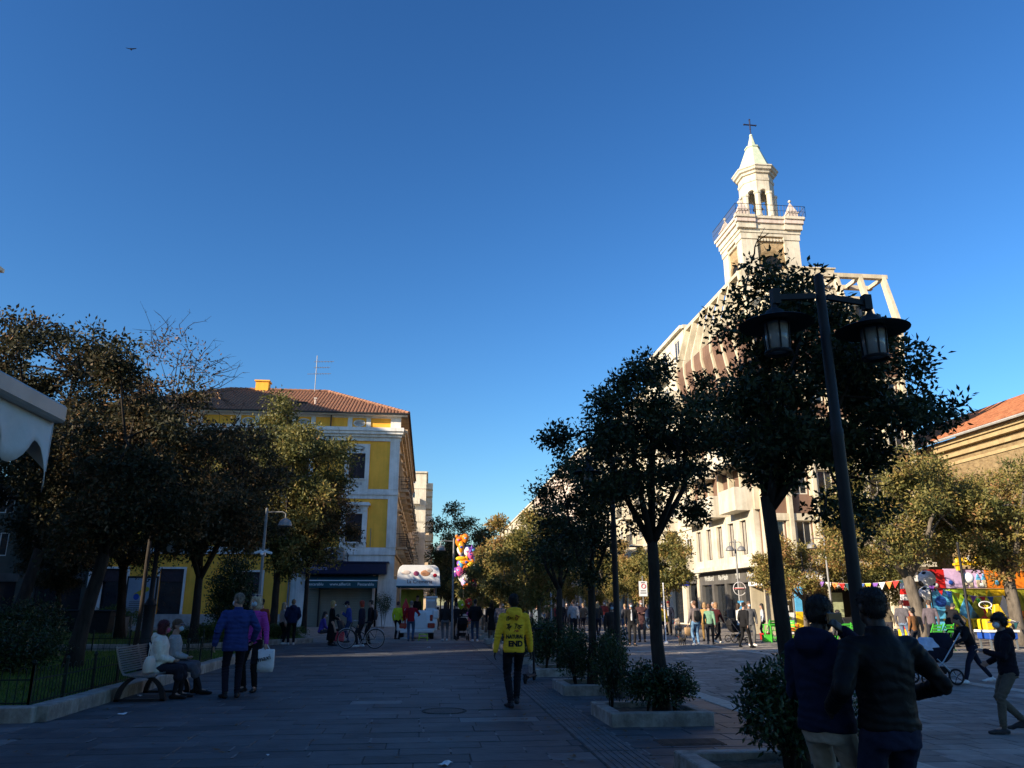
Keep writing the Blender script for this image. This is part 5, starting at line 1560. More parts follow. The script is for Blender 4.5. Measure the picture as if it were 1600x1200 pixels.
    if hair in ('short', 'fade'):
        hball(q, (0, -.02, .045), (.082, .099, .086), 14, 10); hball(q, (0, -.05, -.005), (.072, .06, .075))
    elif hair == 'long':
        hball(q, (0, -.02, .045), (.086, .1, .09), 14, 10)
        loft(q, [(hd(0, -.09, -.36), .06, .03, XA, YA), (hd(0, -.085, -.2), .095, .04, XA, YA), (hd(0, -.06, -.05), .09, .06, XA, YA), (hd(0, -.03, .04), .085, .08, XA, YA)], 12)
    elif hair == 'bob':
        hball(q, (0, -.02, .045), (.09, .104, .092), 14, 10)
        loft(q, [(hd(0, -.035, -.12), .095, .07, HQ @ Vector((1, 0, 0)), HQ @ Vector((0, 1, 0))), (hd(0, -.03, -.03), .098, .08, HQ @ Vector((1, 0, 0)), HQ @ Vector((0, 1, 0))), (hd(0, -.02, .05), .088, .09, HQ @ Vector((1, 0, 0)), HQ @ Vector((0, 1, 0)))], 14)
    elif hair == 'bun':
        hball(q, (0, -.02, .045), (.083, .098, .086), 14, 10); hball(q, (0, -.055, 0), (.07, .06, .07)); hball(q, (0, -.11, .06), (.045, .045, .045))
    elif hair == 'curly':
        rdx = random.Random(int(pos[0] * 100))
        hball(q, (0, -.02, .05), (.095, .105, .095))
        for k in range(40):
            d = Vector((rdx.gauss(0, 1), rdx.gauss(-.5, 1), rdx.gauss(.2, 1))).normalized()
            hball(q, (d.x * .1, d.y * .11 - .025, d.z * .1 + .03), (.03, .03, .03), 6, 4)
    if hair != 'bald' and hair != 'none':
        ho_ = soft(q, 'hair', hairm(hc), t, (.011 if fine else max(vox * .8, .014)) / s, 2, .006)
        if fine or vox < .023: STRANDS.append((ho_, 5200 if fine else 1500, .03 if hair in ('bob', 'long', 'curly') else .017))
    if hat:
        q = MB()
        hball(q, (0, -.012, .055), (.092, .108, .092), 14, 10)
        if hat[0] == 'beanie': q.tube([hd(.092 * math.cos(a), -.012 + .108 * math.sin(a), .035) for a in np.linspace(0, 6.283, 19)[:-1]], .008, 6, closed=True); hball(q, (0, -.04, .1), (.075, .085, .07))
        if hat[0] == 'cap': loft(q, [(hd(0, .13, .05), .07, .07, HQ @ Vector((1, 0, 0)), HQ @ Vector((0, 1, 0))), (hd(0, .12, .066), .06, .07, HQ @ Vector((1, 0, 0)), HQ @ Vector((0, 1, 0)))], 12)
        soft(q, 'hat', cloth(hat[1]), t, (.011 if fine else .016) / s, 1)
    if mask:
        q = MB(); hball(q, (0, .062, -.05), (.058, .052, .052)); soft(q, 'face_mask', mask, t, .012 / s, 2)
    elif vox < .02 or fine:
        q = MB(); hball(q, (0, .09, -.066), (.024, .01, .008)); me = q.mesh('lips', M_lip, True); link('lips', me, t)
    if glasses:
        q = MB()
        dy, dz = (.0, 0.0) if glasses == 'face' else (-.035, .085)
        for sg in (-1, 1): hball(q, (sg * .036, .088 + dy, .022 + dz), (.028, .012, .021))
        q.tube([hd(-.07, .085 + dy, .028 + dz), hd(.07, .085 + dy, .028 + dz)], .006, 5)
        q.tube([hd(-.075, .08 + dy, .028 + dz), hd(-.084, -.02 + dy, .02 + dz)], .005, 5); q.tube([hd(.075, .08 + dy, .028 + dz), hd(.084, -.02 + dy, .02 + dz)], .005, 5)
        link('sunglasses', q.mesh('sunglasses', mat('blue_lens', (.01, .02, .08), .1, spec=.8), True), t)
    elif vox < .03:
        for sg in (-1, 1):
            q = MB(); hball(q, (sg * .034, .082, .018), (.014, .008, .007), 8, 5); link('eye', q.mesh('eye', M_eye, True), t)
    if backpack:
        q = MB(); loft(q, [(up(0, -.19, .02), .13, .07, XA, YA), (up(0, -.21, .2), .15, .09, XA, YA), (up(0, -.18, .42), .11, .06, XA, YA)], 14)
        soft(q, 'backpack', cloth(backpack), t, .02 / s, 3)
    t.location = (pos[0], pos[1], z); t.rotation_euler = (0, 0, R(yaw)); t.scale = (s, s, s)
    tag(t, label, 'person', group)
    return t
def pw(t, p):
    """local pose point (1.75 m figure) of a person to the world"""
    s = t.scale.x; a = t.rotation_euler.z
    x, y, z = p[0] * s, p[1] * s, p[2] * s
    return Vector((t.location.x + x * math.cos(a) - y * math.sin(a), t.location.y + x * math.sin(a) + y * math.cos(a), t.location.z + z))
W1 = dict(feet=((-.08, .3), (.08, -.28)), lift=(0, .08), lh=(-.24, -.1, .86), rh=(.24, .2, .9))
W2 = dict(feet=((-.08, -.26), (.08, .3)), lift=(.08, 0), lh=(-.24, .2, .9), rh=(.24, -.1, .86))
POCK = dict(lh=(-.2, .1, .95), rh=(.2, .1, .95))
FRONT = dict(lh=(-.06, .26, 1.0), rh=(.06, .26, 1.02))
PHONE = dict(rh=(.1, .32, 1.25), lh=(-.05, .3, 1.2))
PUSH = dict(lh=(-.2, .42, 1.05), rh=(.2, .42, 1.05))
PG = 'people strolling about the square'

# --- foreground right
leather = person('man in black leather jacket and jeans seen from behind in the right foreground', atD(1368, 4.85, 1.5), 4, 1.66, hem=-.03, top=(.007, .007, .008), topk='leather', legs=(.015, .02, .045), hair='short', hc=(.012, .01, .01), skin=SKIN_D, lh=(-.3, .12, 1.02), rh=(.34, .2, 1.08), fine=True, vox=.013, collar=True, fat=1.2, hp=4, feet=((-.12, 0), (.12, .04)))
phone_p = person('man in navy jacket and beige trousers holding a phone to his ear', atD(1277, 5.15, 1.4), -62, 1.62, hem=-.06, top=(.012, .016, .04), topk='plain', legs=(.34, .30, .24), hair='short', hc=(.014, .011, .01), skin=SKIN_D, rh=(.13, .10, 1.50), lh=(-.12, .22, 1.05), fine=True, vox=.013, hood=True, puff=1.12, hy=-6, hp=10, twist=4, curl=.2, bodyvox=.008)
# --- yellow hoodie man
hoodie = person('man in mustard yellow hoodie with printed back walking away', ground(803, 1106), 3, 1.73, top=(.95, .56, .04), legs=(.012, .012, .016), shoes=(.03, .03, .035), hair='short', hc=(.01, .009, .009), skin=SKIN_D, fine=True, vox=.016, hood=True, feet=((-.05, -.02), (.06, .12)), lift=(.0, .05), lh=(-.3, .04, .84), rh=(.29, .05, .82), puff=1.06)
# --- bench women
bx, by = -4.62, 14.75
person('seated woman with burgundy hair and cream coat on the bench', (bx, by), -86, 1.64, True, top=(.72, .68, .58), legs=(.02, .02, .03), shoes=(.02, .015, .015), hair='bob', hc=(.09, .012, .02), mask=M_maskp, sit=.44, feet=((-.1, .42), (.1, .36)), lh=(-.04, .24, .66), rh=(.05, .24, .66), fine=True, vox=.016, fat=1.2, puff=1.1, hood=True, skirt=-.3, hy=6)
person('seated woman in grey coat with dark glasses beside the burgundy haired one', (bx + .02, by + .72), -86, 1.66, True, top=(.36, .36, .36), legs=(.10, .10, .12), shoes=(.015, .015, .015), hair='short', hc=(.12, .07, .04), mask=M_maskb, glasses='face', sit=.44, feet=((-.1, .45), (.1, .58)), lh=(-.04, .24, .66), rh=(.05, .24, .66), fine=True, vox=.016, fat=1.1, puff=1.08, skirt=-.3, hy=-12)
# --- standing pair by the bench
person('stocky person with grey hair in navy quilted jacket standing before the bench', ground(360, 1091), 20, 1.76, top=(.03, .05, .18), topk='quilt', legs=(.012, .012, .022), hair='short', hc=(.22, .19, .15), mask=M_maskb, fine=True, vox=.016, fat=1.25, puff=1.08, hy=38, lh=(-.34, .02, .88), rh=(.3, .05, .95), collar=True, hem=-.16)
mag = person('blonde woman in magenta jacket holding a white carrier bag', ground(389, 1081), 165, 1.74, True, top=(.40, .06, .34), legs=(.012, .012, .014), hair='bob', hc=(.62, .52, .38), mask=M_maskb, glasses='top', fine=True, vox=.016, hp=-4, lh=(-.29, .05, .86), rh=(.3, .03, .9))
person('person in rust red jacket and black cap behind the magenta jacket', atD(403, 26.5), 30, 1.74, top=(.24, .05, .03), hair='short', hat=('cap', (.012, .012, .012)), backpack=(.2, .05, .04), vox=.024)
person('woman in pale pink jacket with white trainers facing a friend', ground(439, 1007), -60, 1.66, True, top=(.55, .42, .40), legs=(.015, .015, .02), shoes=(.7, .7, .7), hair='long', hc=(.45, .33, .2), mask=M_maskw, vox=.022)
person('man in navy hooded jacket seen from behind beside the pale pink one', ground(454, 1008), 15, 1.78, top=(.014, .022, .06), legs=(.01, .01, .014), shoes=(.5, .5, .5), hair='short', hc=(.2, .13, .07), hood=True, fat=1.1, puff=1.1, vox=.022, **POCK)
# --- newsagent group
person('seated person in purple jacket left of the roller shutter', atD(500, 33.5), -70, 1.65, True, top=(.10, .07, .35), legs=(.05, .05, .06), hair='long', hc=(.03, .02, .02), mask=M_maskb, sit=.45, feet=((-.1, .42), (.1, .42)), lh=(-.1, .35, .6), rh=(.1, .35, .6), vox=.022, lean=10)
person('blonde bobbed woman in black coat with white mask near the bicycle', ground(516, 1009), -70, 1.72, True, top=(.014, .014, .016), inner=(.16, .15, .15), legs=(.01, .01, .012), hair='bob', hc=(.50, .33, .13), mask=M_maskw, vox=.022, skirt=-.72, hy=-5, **FRONT)
person('man in blue jacket and dark hat checking his phone by the shutter', ground(544, 1004), 85, 1.72, top=(.03, .06, .26), legs=(.03, .05, .12), hair='short', hat=('cap', (.015, .015, .03)), mask=M_maskw, vox=.022, lean=6, hp=15, **PHONE)
person('red haired woman in navy jacket behind the bicycle', ground(563, 1011), 78, 1.72, True, top=(.016, .018, .035), legs=(.02, .022, .03), shoes=(.7, .7, .7), hair='bob', hc=(.35, .04, .015), vox=.022, puff=1.1, feet=((-.1, .1), (.1, -.05)))
person('person in dark clothes with backpack behind the red haired woman', ground(577, 1007), 80, 1.76, top=(.014, .014, .018), legs=(.014, .014, .016), hair='short', hc=(.05, .03, .02), backpack=(.03, .03, .035), vox=.022)
person('person bending in dark clothes over the red crate', atD(534, 36), 60, 1.6, True, top=(.03, .03, .035), legs=(.03, .03, .03), hair='short', hc=(.02, .02, .02), sit=.4, feet=((-.1, .35), (.1, .4)), lean=25, vox=.024)
# --- gelato cart crew
person('man in red jumper and jeans leaning on the back of the white cart', ground(641, 1002), -3, 1.74, top=(.30, .012, .022), legs=(.05, .09, .17), shoes=(.08, .08, .09), hair='fade', hc=(.2, .16, .13), vox=.02, lean=6, feet=((-.08, .0), (.09, .1)), lh=(-.28, .22, 1.02), rh=(.32, .3, 1.1))
person('person in bright yellow vest left of the white cart', atD(620, 38), -30, 1.72, top=(.55, .6, .03), legs=(.012, .012, .014), hair='short', hc=(.06, .03, .03), vox=.024)
# --- strollers round the street lamp
person('long dark haired woman in grey leggings right of the cart', ground(695, 1001.5), 2, 1.70, True, top=(.03, .028, .028), legs=(.14, .14, .15), shoes=(.6, .6, .6), hair='long', hc=(.02, .015, .015), vox=.022, hem=-.06)
push1 = person('person bending over the black pushchair below the balloons', ground(713, 999), 5, 1.68, top=(.02, .02, .022), legs=(.02, .02, .02), hair='short', hc=(.02, .015, .015), vox=.024, lean=14, **PUSH)
person('man in black jacket and jeans walking away right of the balloons', ground(742, 1002.5), 0, 1.80, top=(.014, .015, .02), legs=(.035, .055, .10), shoes=(.6, .6, .6), hair='short', hc=(.015, .012, .012), vox=.022, puff=1.1, **POCK)
person('woman in long black coat and white shoes walking away', ground(768, 1003.5), 0, 1.74, True, top=(.012, .012, .014), legs=(.12, .11, .10), shoes=(.75, .72, .65), hair='long', hc=(.03, .02, .018), vox=.022, hem=-.42, **W1)
person('fair haired man in grey quilted jacket and mask behind the yellow hoodie', ground(782, 1006), -35, 1.72, top=(.12, .12, .15), topk='quilt', legs=(.02, .02, .025), shoes=(.75, .7, .6), hair='short', hc=(.25, .14, .07), mask=M_maskw, vox=.022, puff=1.1, hy=-30)
person('red haired woman in denim jacket checking a phone right of the hoodie', atD(839, 30), -60, 1.68, True, top=(.10, .13, .17), legs=(.10, .2, .36), hair='bob', hc=(.3, .06, .025), vox=.022, hp=10, **PHONE)
# --- shaded crowd further down the street
cr = random.Random(5)
tops = [(.02, .02, .024), (.05, .05, .06), (.3, .3, .32), (.02, .03, .07), (.12, .09, .07), (.03, .03, .03), (.16, .03, .03)]
names = ['black jacket', 'charcoal jacket', 'pale grey jacket', 'dark blue jacket', 'brown jacket', 'dark coat', 'dark red jacket']
crowd_px = [(668, 44), (680, 52), (757, 55), (776, 62), (792, 48), (858, 42), (868, 50), (877, 45), (886, 60), (897, 40), (903, 55), (912, 47), (935, 42), (945, 52), (950, 60), (978, 44), (985, 57), (1012, 50), (845, 70), (815, 75), (740, 70), (725, 62)]
CROWD = []
for i, (px, D) in enumerate(crowd_px):
    k = i % len(tops)
    st = (W1, W2, {}, POCK)[i % 4]
    yw = cr.choice([0, 180, 20, -160, 170, -20])
    CROWD.append(person('figure in %s %s, %s in the crowd' % (names[k], 'approaching' if abs(yw) > 90 else 'walking away', ['far left', 'left of the lamp pole', 'beyond the black coats', 'farther off beyond the hoodie', 'left of the hoodie man', 'just right of the hoodie', 'second right of the hoodie', 'third right of the hoodie', 'behind the first bush', 'above the first bush', 'over the bush gap', 'left of the third trunk', 'right of the third trunk', 'left of the lamp mast', 'behind the lamp mast', 'right of the lamp mast', 'left of the square sign', 'under the square sign', 'deep behind the bushes', 'deepest of all', 'deep behind the balloons', 'deep below the balloons'][i]),
        atD(px, D), yw, cr.uniform(1.6, 1.82), i % 2 == 0, top=tops[k], legs=cr.choice([(.02, .02, .03), (.04, .07, .13), (.06, .06, .06)]), hair='long' if i % 2 == 0 else 'short', hc=cr.choice([(.02, .015, .012), (.1, .06, .03), (.3, .2, .1)]), mask=M_maskw if abs(yw) > 90 else None, vox=.034, group='people in the shaded street', **st))
# --- right middle distance
person('woman with dark sunglasses and mask near the lamp mast', atD(958, 24.5), 175, 1.62, True, top=(.05, .035, .03), legs=(.02, .02, .02), hair='long', hc=(.04, .025, .018), mask=M_maskb, glasses='face', vox=.02)
person('masked man in black suit left of the brown overcoat', atD(988, 32), 175, 1.68, top=(.014, .014, .016), inner=(.6, .6, .62), legs=(.02, .02, .022), hair='short', hc=(.02, .02, .02), mask=M_maskb, glasses='face', vox=.02)
person('bald masked man in long brown overcoat with folded arms', ground(1004, 1003), 160, 1.78, top=(.06, .03, .032), legs=(.06, .055, .055), hair='none', mask=M_maskw, vox=.02, hem=-.42, lh=(.1, .22, 1.2), rh=(-.1, .24, 1.18), hy=20)
person('person in yellow top behind the second planter trunk', atD(1036, 36), 170, 1.66, True, top=(.6, .35, .03), legs=(.02, .02, .03), hair='short', mask=M_maskw, vox=.024)
person('man in dark suit and red cap near the shop door', atD(1047, 43), 140, 1.74, top=(.014, .016, .03), inner=(.5, .5, .5), legs=(.015, .015, .02), hair='short', hat=('cap', (.15, .02, .02)), vox=.024)
person('woman in floral jacket and blue jeans holding a paper bag', ground(1089, 1008), 5, 1.72, True, top=(.16, .13, .13), legs=(.14, .26, .42), shoes=(.7, .7, .7), hair='bun', hc=(.14, .07, .04), vox=.02, backpack=(.015, .015, .015), lh=(-.28, .1, .85))
person('woman in green top and black trousers walking', ground(1111, 1008), -25, 1.60, True, top=(.16, .30, .20), legs=(.03, .03, .035), shoes=(.1, .1, .1), hair='short', hc=(.15, .08, .05), vox=.02, **W2)
person('woman in red and black jacket with white shoes walking', ground(1122, 1006), -60, 1.66, True, top=(.05, .012, .014), inner=(.6, .03, .03), legs=(.014, .014, .016), shoes=(.75, .7, .65), hair='bob', hc=(.35, .2, .1), vox=.02, **W1)
person('woman in tan coat half hidden between two strollers', atD(1104, 36), -20, 1.66, True, top=(.45, .28, .10), legs=(.3, .18, .06), hair='bob', hc=(.4, .25, .12), vox=.022)
person('grey haired person in cap standing at the dark shop front', atD(1118, 42), 100, 1.7, top=(.06, .06, .07), hair='short', hc=(.3, .3, .3), vox=.024)
person('fair man with cap by the dark shop window', atD(1086, 42), 30, 1.74, top=(.12, .1, .09), hair='short', hat=('cap', (.4, .38, .35)), vox=.024)
person('woman in black jacket with pink waist bag walking right', ground(1165, 1013), -55, 1.66, True, top=(.014, .014, .016), inner=(.55, .33, .3), legs=(.014, .014, .016), hair='bun', hc=(.05, .025, .02), vox=.02, lean=6, **W2)
person('masked man in grey tracksuit beside the woman with the pink bag', ground(1175, 1009), 175, 1.70, top=(.10, .10, .105), legs=(.11, .11, .11), shoes=(.75, .75, .75), hair='short', hc=(.1, .06, .04), mask=M_maskb, vox=.02, fat=1.1)
person('woman in white top pushing a buggy behind the black jacket', atD(1157, 37), -90, 1.64, True, top=(.6, .58, .55), legs=(.02, .02, .025), hair='long', hc=(.05, .03, .02), vox=.022, **PUSH)
person('dark haired woman in white shirt at the green tables', atD(1195, 38), 60, 1.62, True, top=(.5, .52, .56), legs=(.03, .03, .04), hair='long', hc=(.015, .012, .012), vox=.022)
# --- around the ride
buggy_w = person('woman in black jacket and white trainers pushing the pushchair', ground(1527, 1069), 84, 1.40, True, top=(.012, .012, .014), legs=(.014, .018, .035), shoes=(.75, .75, .75), hair='long', hc=(.012, .01, .01), vox=.018, lean=20, feet=((-.08, .32), (.08, -.45)), lift=(0, .06), lh=(-.2, .5, 1.0), rh=(.2, .5, 1.0))
person('masked person in dark jacket and khaki trousers at the right edge', ground(1592, 1147), 70, 1.45, True, top=(.012, .012, .02), legs=(.11, .095, .075), shoes=(.04, .04, .045), hair='curly', hc=(.02, .013, .012), mask=M_maskw, fine=True, vox=.016, hood=True, puff=1.1, feet=((-.08, .22), (.08, -.12)), lift=(0, .1), hy=35, lh=(-.05, .3, 1.18), rh=(.2, .2, 1.0))
person('man in grey jumper standing left of the pale forked trunk', atD(1416, 31), -60, 1.74, top=(.10, .095, .11), legs=(.14, .2, .3), hair='short', hc=(.06, .04, .03), vox=.022, hp=15)
person('child in rust brown jacket with a bag left of the forked trunk', atD(1433, 27), 20, 1.45, top=(.22, .10, .04), legs=(.03, .03, .04), hair='short', hc=(.015, .012, .012), vox=.022)
person('man in mauve grey jumper right of the forked trunk', atD(1461, 30.5), -25, 1.74, top=(.12, .10, .12), legs=(.03, .03, .04), hair='short', hc=(.08, .05, .035), vox=.022, hp=12)
person('man in black reaching down at the ride', atD(1490, 31), -60, 1.76, top=(.014, .014, .018), legs=(.02, .02, .025), hair='fade', hc=(.06, .06, .07), vox=.022, lean=35, lh=(-.1, .5, .8), rh=(.12, .55, .75))
person('bald man in brown jacket bending at the ride', atD(1510, 33), 60, 1.74, top=(.10, .08, .065), legs=(.05, .05, .06), hair='none', vox=.022, lean=40, lh=(-.1, .5, .75), rh=(.12, .55, .7))
person('seated person in dark jacket behind the two men in the foreground', atD(1315, 30), 10, 1.7, top=(.07, .07, .075), legs=(.03, .03, .04), hair='bun', hc=(.02, .015, .015), vox=.022, sit=.5, feet=((-.1, .4), (.1, .4)))
person('seated person in brown jacket right of the tall lamp pole', atD(1345, 33), 40, 1.7, top=(.12, .09, .07), legs=(.03, .03, .04), hair='short', hc=(.06, .04, .03), vox=.024, sit=.5, feet=((-.1, .4), (.1, .4)))
person('man in olive jacket bending between the stalls', atD(1393, 33), 120, 1.7, top=(.13, .11, .08), legs=(.03, .03, .04), hair='short', hc=(.1, .06, .04), vox=.024, lean=20)
person('person in black beside the bicycles at the far left', atD(78, 42), -80, 1.7, top=(.012, .012, .014), legs=(.02, .02, .02), hair='short', hc=(.02, .015, .015), vox=.03, lh=(-.1, .5, 1.0), rh=(.1, .5, 1.0))
M_ph = mat('phone_glass', (.01, .01, .012), .15, spec=.6)
p = pw(phone_p, (.10, .06, 1.585))
ph_ = thing('mobile_phone', 'dark mobile phone held to the ear of the man in navy', 'phone', p, R(-62))
MB().box(-.006, .006, -.075, .075, -.035, .035).build('case', M_ph, ph_, bevel=.003)
MB().box(.0065, .0085, -.07, .07, -.031, .031).build('screen', M_eye, ph_)
bake_soft()
# printed lettering on the hoodie, laid onto the cloth
from mathutils.bvhtree import BVHTree
jk = [c for c in hoodie.children if c.name.startswith('jacket')][0]
bvh = BVHTree.FromPolygons([v.co for v in jk.data.vertices], [tuple(p.vertices) for p in jk.data.polygons])
M_ink = mat('black_print', (.012, .012, .014), .8); M_inkr = mat('red_print', (.4, .03, .02), .8)
def lay(me, cx, cz, m, name, sy=1.0):
    me.materials.clear(); me.materials.append(m)
    bm = bmesh.new(); bm.from_mesh(me)
    bmesh.ops.triangulate(bm, faces=bm.faces)
    bmesh.ops.subdivide_edges(bm, edges=[e for e in bm.edges if e.calc_length() > .03], cuts=2)
    for v in bm.verts:
        x, zz, dz = v.co.x, v.co.y * sy, v.co.z
        hit = bvh.ray_cast(Vector((cx + x, -1.0, cz + zz)), Vector((0, 1, 0)))
        y = hit[0].y if hit[0] else -.14
        v.co = Vector((cx + x, y - .006 - dz, cz + zz))
    bm.to_mesh(me); bm.free()
    link(name, me, hoodie)
lay(text_mesh('NATURAL', .062, M_ink, bold=.055, ext=0), 0, 1.075, M_ink, 'printed_word', 1.3)
lay(text_mesh('END', .115, M_ink, bold=.06, ext=0), .01, .965, M_ink, 'printed_word')
pr = random.Random(8)
def scribble(cx, cz, w, h, n, m, name):
    mb = MB()
    for k in range(n):
        x, y = pr.uniform(-w, w), pr.uniform(-h, h); a = pr.uniform(0, 3.14); l = pr.uniform(.012, .03)
        dx, dy = math.cos(a) * l, math.sin(a) * l; px_, py_ = -math.sin(a) * .005, math.cos(a) * .005
        mb.add([(x - dx - px_, y - dy - py_, 0), (x + dx - px_, y + dy - py_, 0), (x + dx + px_, y + dy + py_, 0), (x - dx + px_, y - dy + py_, 0)], [(0, 1, 2, 3)])
    lay(mb.mesh(name, m, fix=False), cx, cz, m, name)
scribble(-.09, 1.36, .04, .025, 9, M_ink, 'printed_motif')
scribble(-.095, 1.23, .025, .05, 14, M_ink, 'printed_motif')
scribble(.06, 1.235, .06, .035, 16, M_ink, 'printed_motif')
scribble(.02, 1.37, .025, .035, 6, M_inkr, 'printed_motif')
scribble(.02, 1.16, .03, .01, 4, M_inkr, 'printed_motif')
# ================================================================== street furniture
M_dark = mat('dark_grey_iron', (.018, .018, .02), .55, .15, 6)
M_grn = mat('dark_green_iron', (.010, .022, .016), .55, .15, 8)
M_steel = mat('brushed_steel', (.42, .43, .44), .35, .08, 8, metal=.8)
M_clear = mat('lamp_glass', (.35, .37, .38), .15, .1, 6, spec=.6)
M_rub = mat('black_rubber', (.015, .015, .016), .8, .1, 9)
M_red = mat('red_paint', (.55, .02, .02), .4, .06, 6); M_blue = mat('blue_paint', (.02, .08, .40), .4, .06, 6)
M_yell = mat('yellow_paint', (.85, .55, .02), .4, .06, 6); M_green = mat('bright_green_paint', (.08, .52, .05), .45, .06, 6)
M_orange = mat('orange_paint', (.8, .22, .02), .4, .08, 6); M_cyan = mat('sky_blue_paint', (.10, .42, .75), .4, .1, 5)
M_lilac = mat('lilac_paint', (.58, .42, .68), .5, .15, 2); M_lime = mat('lime_paint', (.40, .62, .04), .4, .1, 4); M_pinkp = mat('pink_paint', (.75, .12, .35), .4, .08, 5)
M_purple = mat('purple_paint', (.22, .08, .45), .4, .1, 5); M_olivep = mat('olive_paint', (.30, .30, .03), .5, .2, 3)

# ---- planters
plv = [7.4, 11.42, 15.1, 18.8, 22.6, 26.4, 30.3, 34.2, 38.2, 42.2, 46.4, 50.6, 55, 60]
nth = ['nearest', 'second', 'third', 'fourth', 'fifth', 'sixth', 'seventh', 'eighth', 'ninth', 'tenth', 'eleventh', 'twelfth', 'thirteenth', 'farthest']
sd = MB().box(-.7, .7, -.085, .085, -.03, .175).mesh('kerb_side', M_kerb, bevel=.012)
sd2 = MB().box(-.085, .085, -.502, .502, -.03, .173).mesh('kerb_side', M_kerb, bevel=.012)
soil = bpy.data.meshes.new('soil'); bm_ = bmesh.new(); bmesh.ops.create_grid(bm_, x_segments=14, y_segments=14, size=.6)
for v_ in bm_.verts: v_.co.z = .1 + .025 * vnoise(v_.co, 3, 6) + .02 * vnoise(v_.co, 5, 14)
bm_.to_mesh(soil); bm_.free(); soil.materials.append(M_soil)
for i, v in enumerate(plv):
    t = thing('stone_planter', '%s square stone planter in the row, pale kerb and dry soil' % nth[i], 'planter', (3.15, v, 0), 0, 'square planters in a row')
    for y in (-.59, .59): link('kerb_side', sd, t, (0, y, 0))
    for x in (-.613, .613): link('kerb_side', sd2, t, (x, 0, 0))
    link('soil', soil, t)

# ---- double lantern lamps
def lantern_lamp():
    t = thing('lantern_lamp', 'x', 'street lamp')
    MB().lathe([(.1, 0), (.1, .5), (.085, .56), (.058, .6), (.055, 1.0), (.051, 2.9), (.054, 2.92), (.054, 2.98), (.046, 3.0), (.042, 4.4), (.02, 4.42)], 16).build('pole', M_dark, t, smooth=True)
    auto_smooth(t.children[-1])
    for sg in (-1, 1):
        MB().bar((sg * .06, 0, 4.2), (sg * .47, 0, 4.16), .035, .05).box(sg * .44 - .035, sg * .44 + .035, -.035, .035, 4.1, 4.24).build('arm', M_dark, t)
        h = MB().lathe([(.02, 4.1), (.03, 4.06), (.07, 4.035), (.105, 3.985), (.115, 3.955), (.30, 3.915), (.315, 3.905), (.30, 3.90), (.115, 3.93), (.02, 3.94)], 28, (sg * .46, 0, 0)).build('lamp_cap', M_dark, t, smooth=True)
        auto_smooth(h)
        MB().lathe([(.09, 3.66), (.105, 3.92)], 16, (sg * .46, 0, 0)).build('lamp_glass', M_clear, h, smooth=True)
        mb = MB()
        for k in range(6):
            a = k * math.pi / 3 + .3
            mb.tube([(sg * .46 + .11 * math.cos(a), .11 * math.sin(a), 3.93), (sg * .46 + .1 * math.cos(a), .1 * math.sin(a), 3.64)], .008, 5)
        mb.tube([(sg * .46 + .105 * math.cos(a), .105 * math.sin(a), 3.65) for a in np.linspace(0, 6.283, 21)[:-1]], .016, 6, closed=True)
        mb.tube([(sg * .46 + .108 * math.cos(a), .108 * math.sin(a), 3.92) for a in np.linspace(0, 6.283, 21)[:-1]], .012, 6, closed=True)
        mb.build('lamp_cage', M_dark, h)
        MB().lathe([(.02, 3.72), (.04, 3.74), (.04, 3.88), (.02, 3.9)], 10, (sg * .46, 0, 0)).build('bulb', M_wht, h)
    return t
ll = lantern_lamp()
ll['label'] = 'tall double lantern lamp post in the right foreground'
ll.location = (*atD(1338, 6.4, zat(930, 6.4)), 0); ll.rotation_euler = (0, 0, R(3))
copy_tree(ll, loc=(*atD(967, 14.3, .4), 0), rotz=R(4), label='double lantern lamp post between the second and third planters')
# ---- dome lamps
def dome_lamp(double=False, H=4.6, arm=.62, label='x'):
    t = thing('dome_lamp', label, 'street lamp')
    MB().lathe([(.075, 0), (.075, .9), (.05, .95), (.045, H), (.01, H + .03)], 12).build('pole', M_metal, t, smooth=True); auto_smooth(t.children[-1])
    for sg in ((-1, 1) if double else (-1,)):
        MB().tube([(0, 0, H - .12), (sg * (arm - .1), 0, H - .1), (sg * arm, 0, H - .16), (sg * arm, 0, H - .34)], .022, 6).build('arm', M_metal, t)
        MB().lathe([(.02, 0), (.06, -.02), (.14, -.06), (.2, -.14), (.225, -.24), (.23, -.27), (.2, -.26), (.12, -.2), (.02, -.2)], 20, (sg * arm, 0, H - .3)).build('lamp_dome', M_metal, t, smooth=True)
        MB().ball((sg * arm, 0, H - .5), (.07, .07, .06)).build('bulb', M_wht, t, smooth=True)
    return t
d1 = dome_lamp(label='dome lamp on a tall grey pole left of the balloons'); d1.location = (*atD(706, 37.5), 0)
d2 = copy_tree(d1, loc=(*atD(397, 25.5), 0), rotz=R(180), label='grey dome lamp with cameras beside the garden')
for k in range(4):
    a = k * 1.57
    c_ = MB().box(-.04, .04, .03, .25, -.04, .04).ball((0, .26, 0), .045).build('camera', M_wht, d2, bevel=0); c_.location = (0, 0, 3.2 + .05 * (k % 2)); c_.rotation_euler = (R(-18), 0, a)
copy_tree(d1, loc=(*atD(862, 40), 0), rotz=R(0), label='dome lamp rising through the sunlit planter trees')
copy_tree(d1, loc=(*atD(828, 55), 0), rotz=R(0), label='far dome lamp among the planter trees')
copy_tree(d1, loc=(*atD(1305, 36), 0), rotz=R(0), label='dome lamp behind the foreground men near the bunting')
dd = dome_lamp(True, 4.9, .32, label='double dome lamp above the no entry sign'); dd.location = (*atD(1160, 42), 0)
gl = thing('globe_lamp', 'dark leaning post with white globe lamp in front of the ride', 'street lamp', (*atD(1522, 29), 0))
MB().lathe([(.09, 0), (.09, .5), (.05, .6), (.045, 3.7), (.06, 3.75), (.02, 3.8)], 12).build('pole', M_dark, gl, smooth=True)
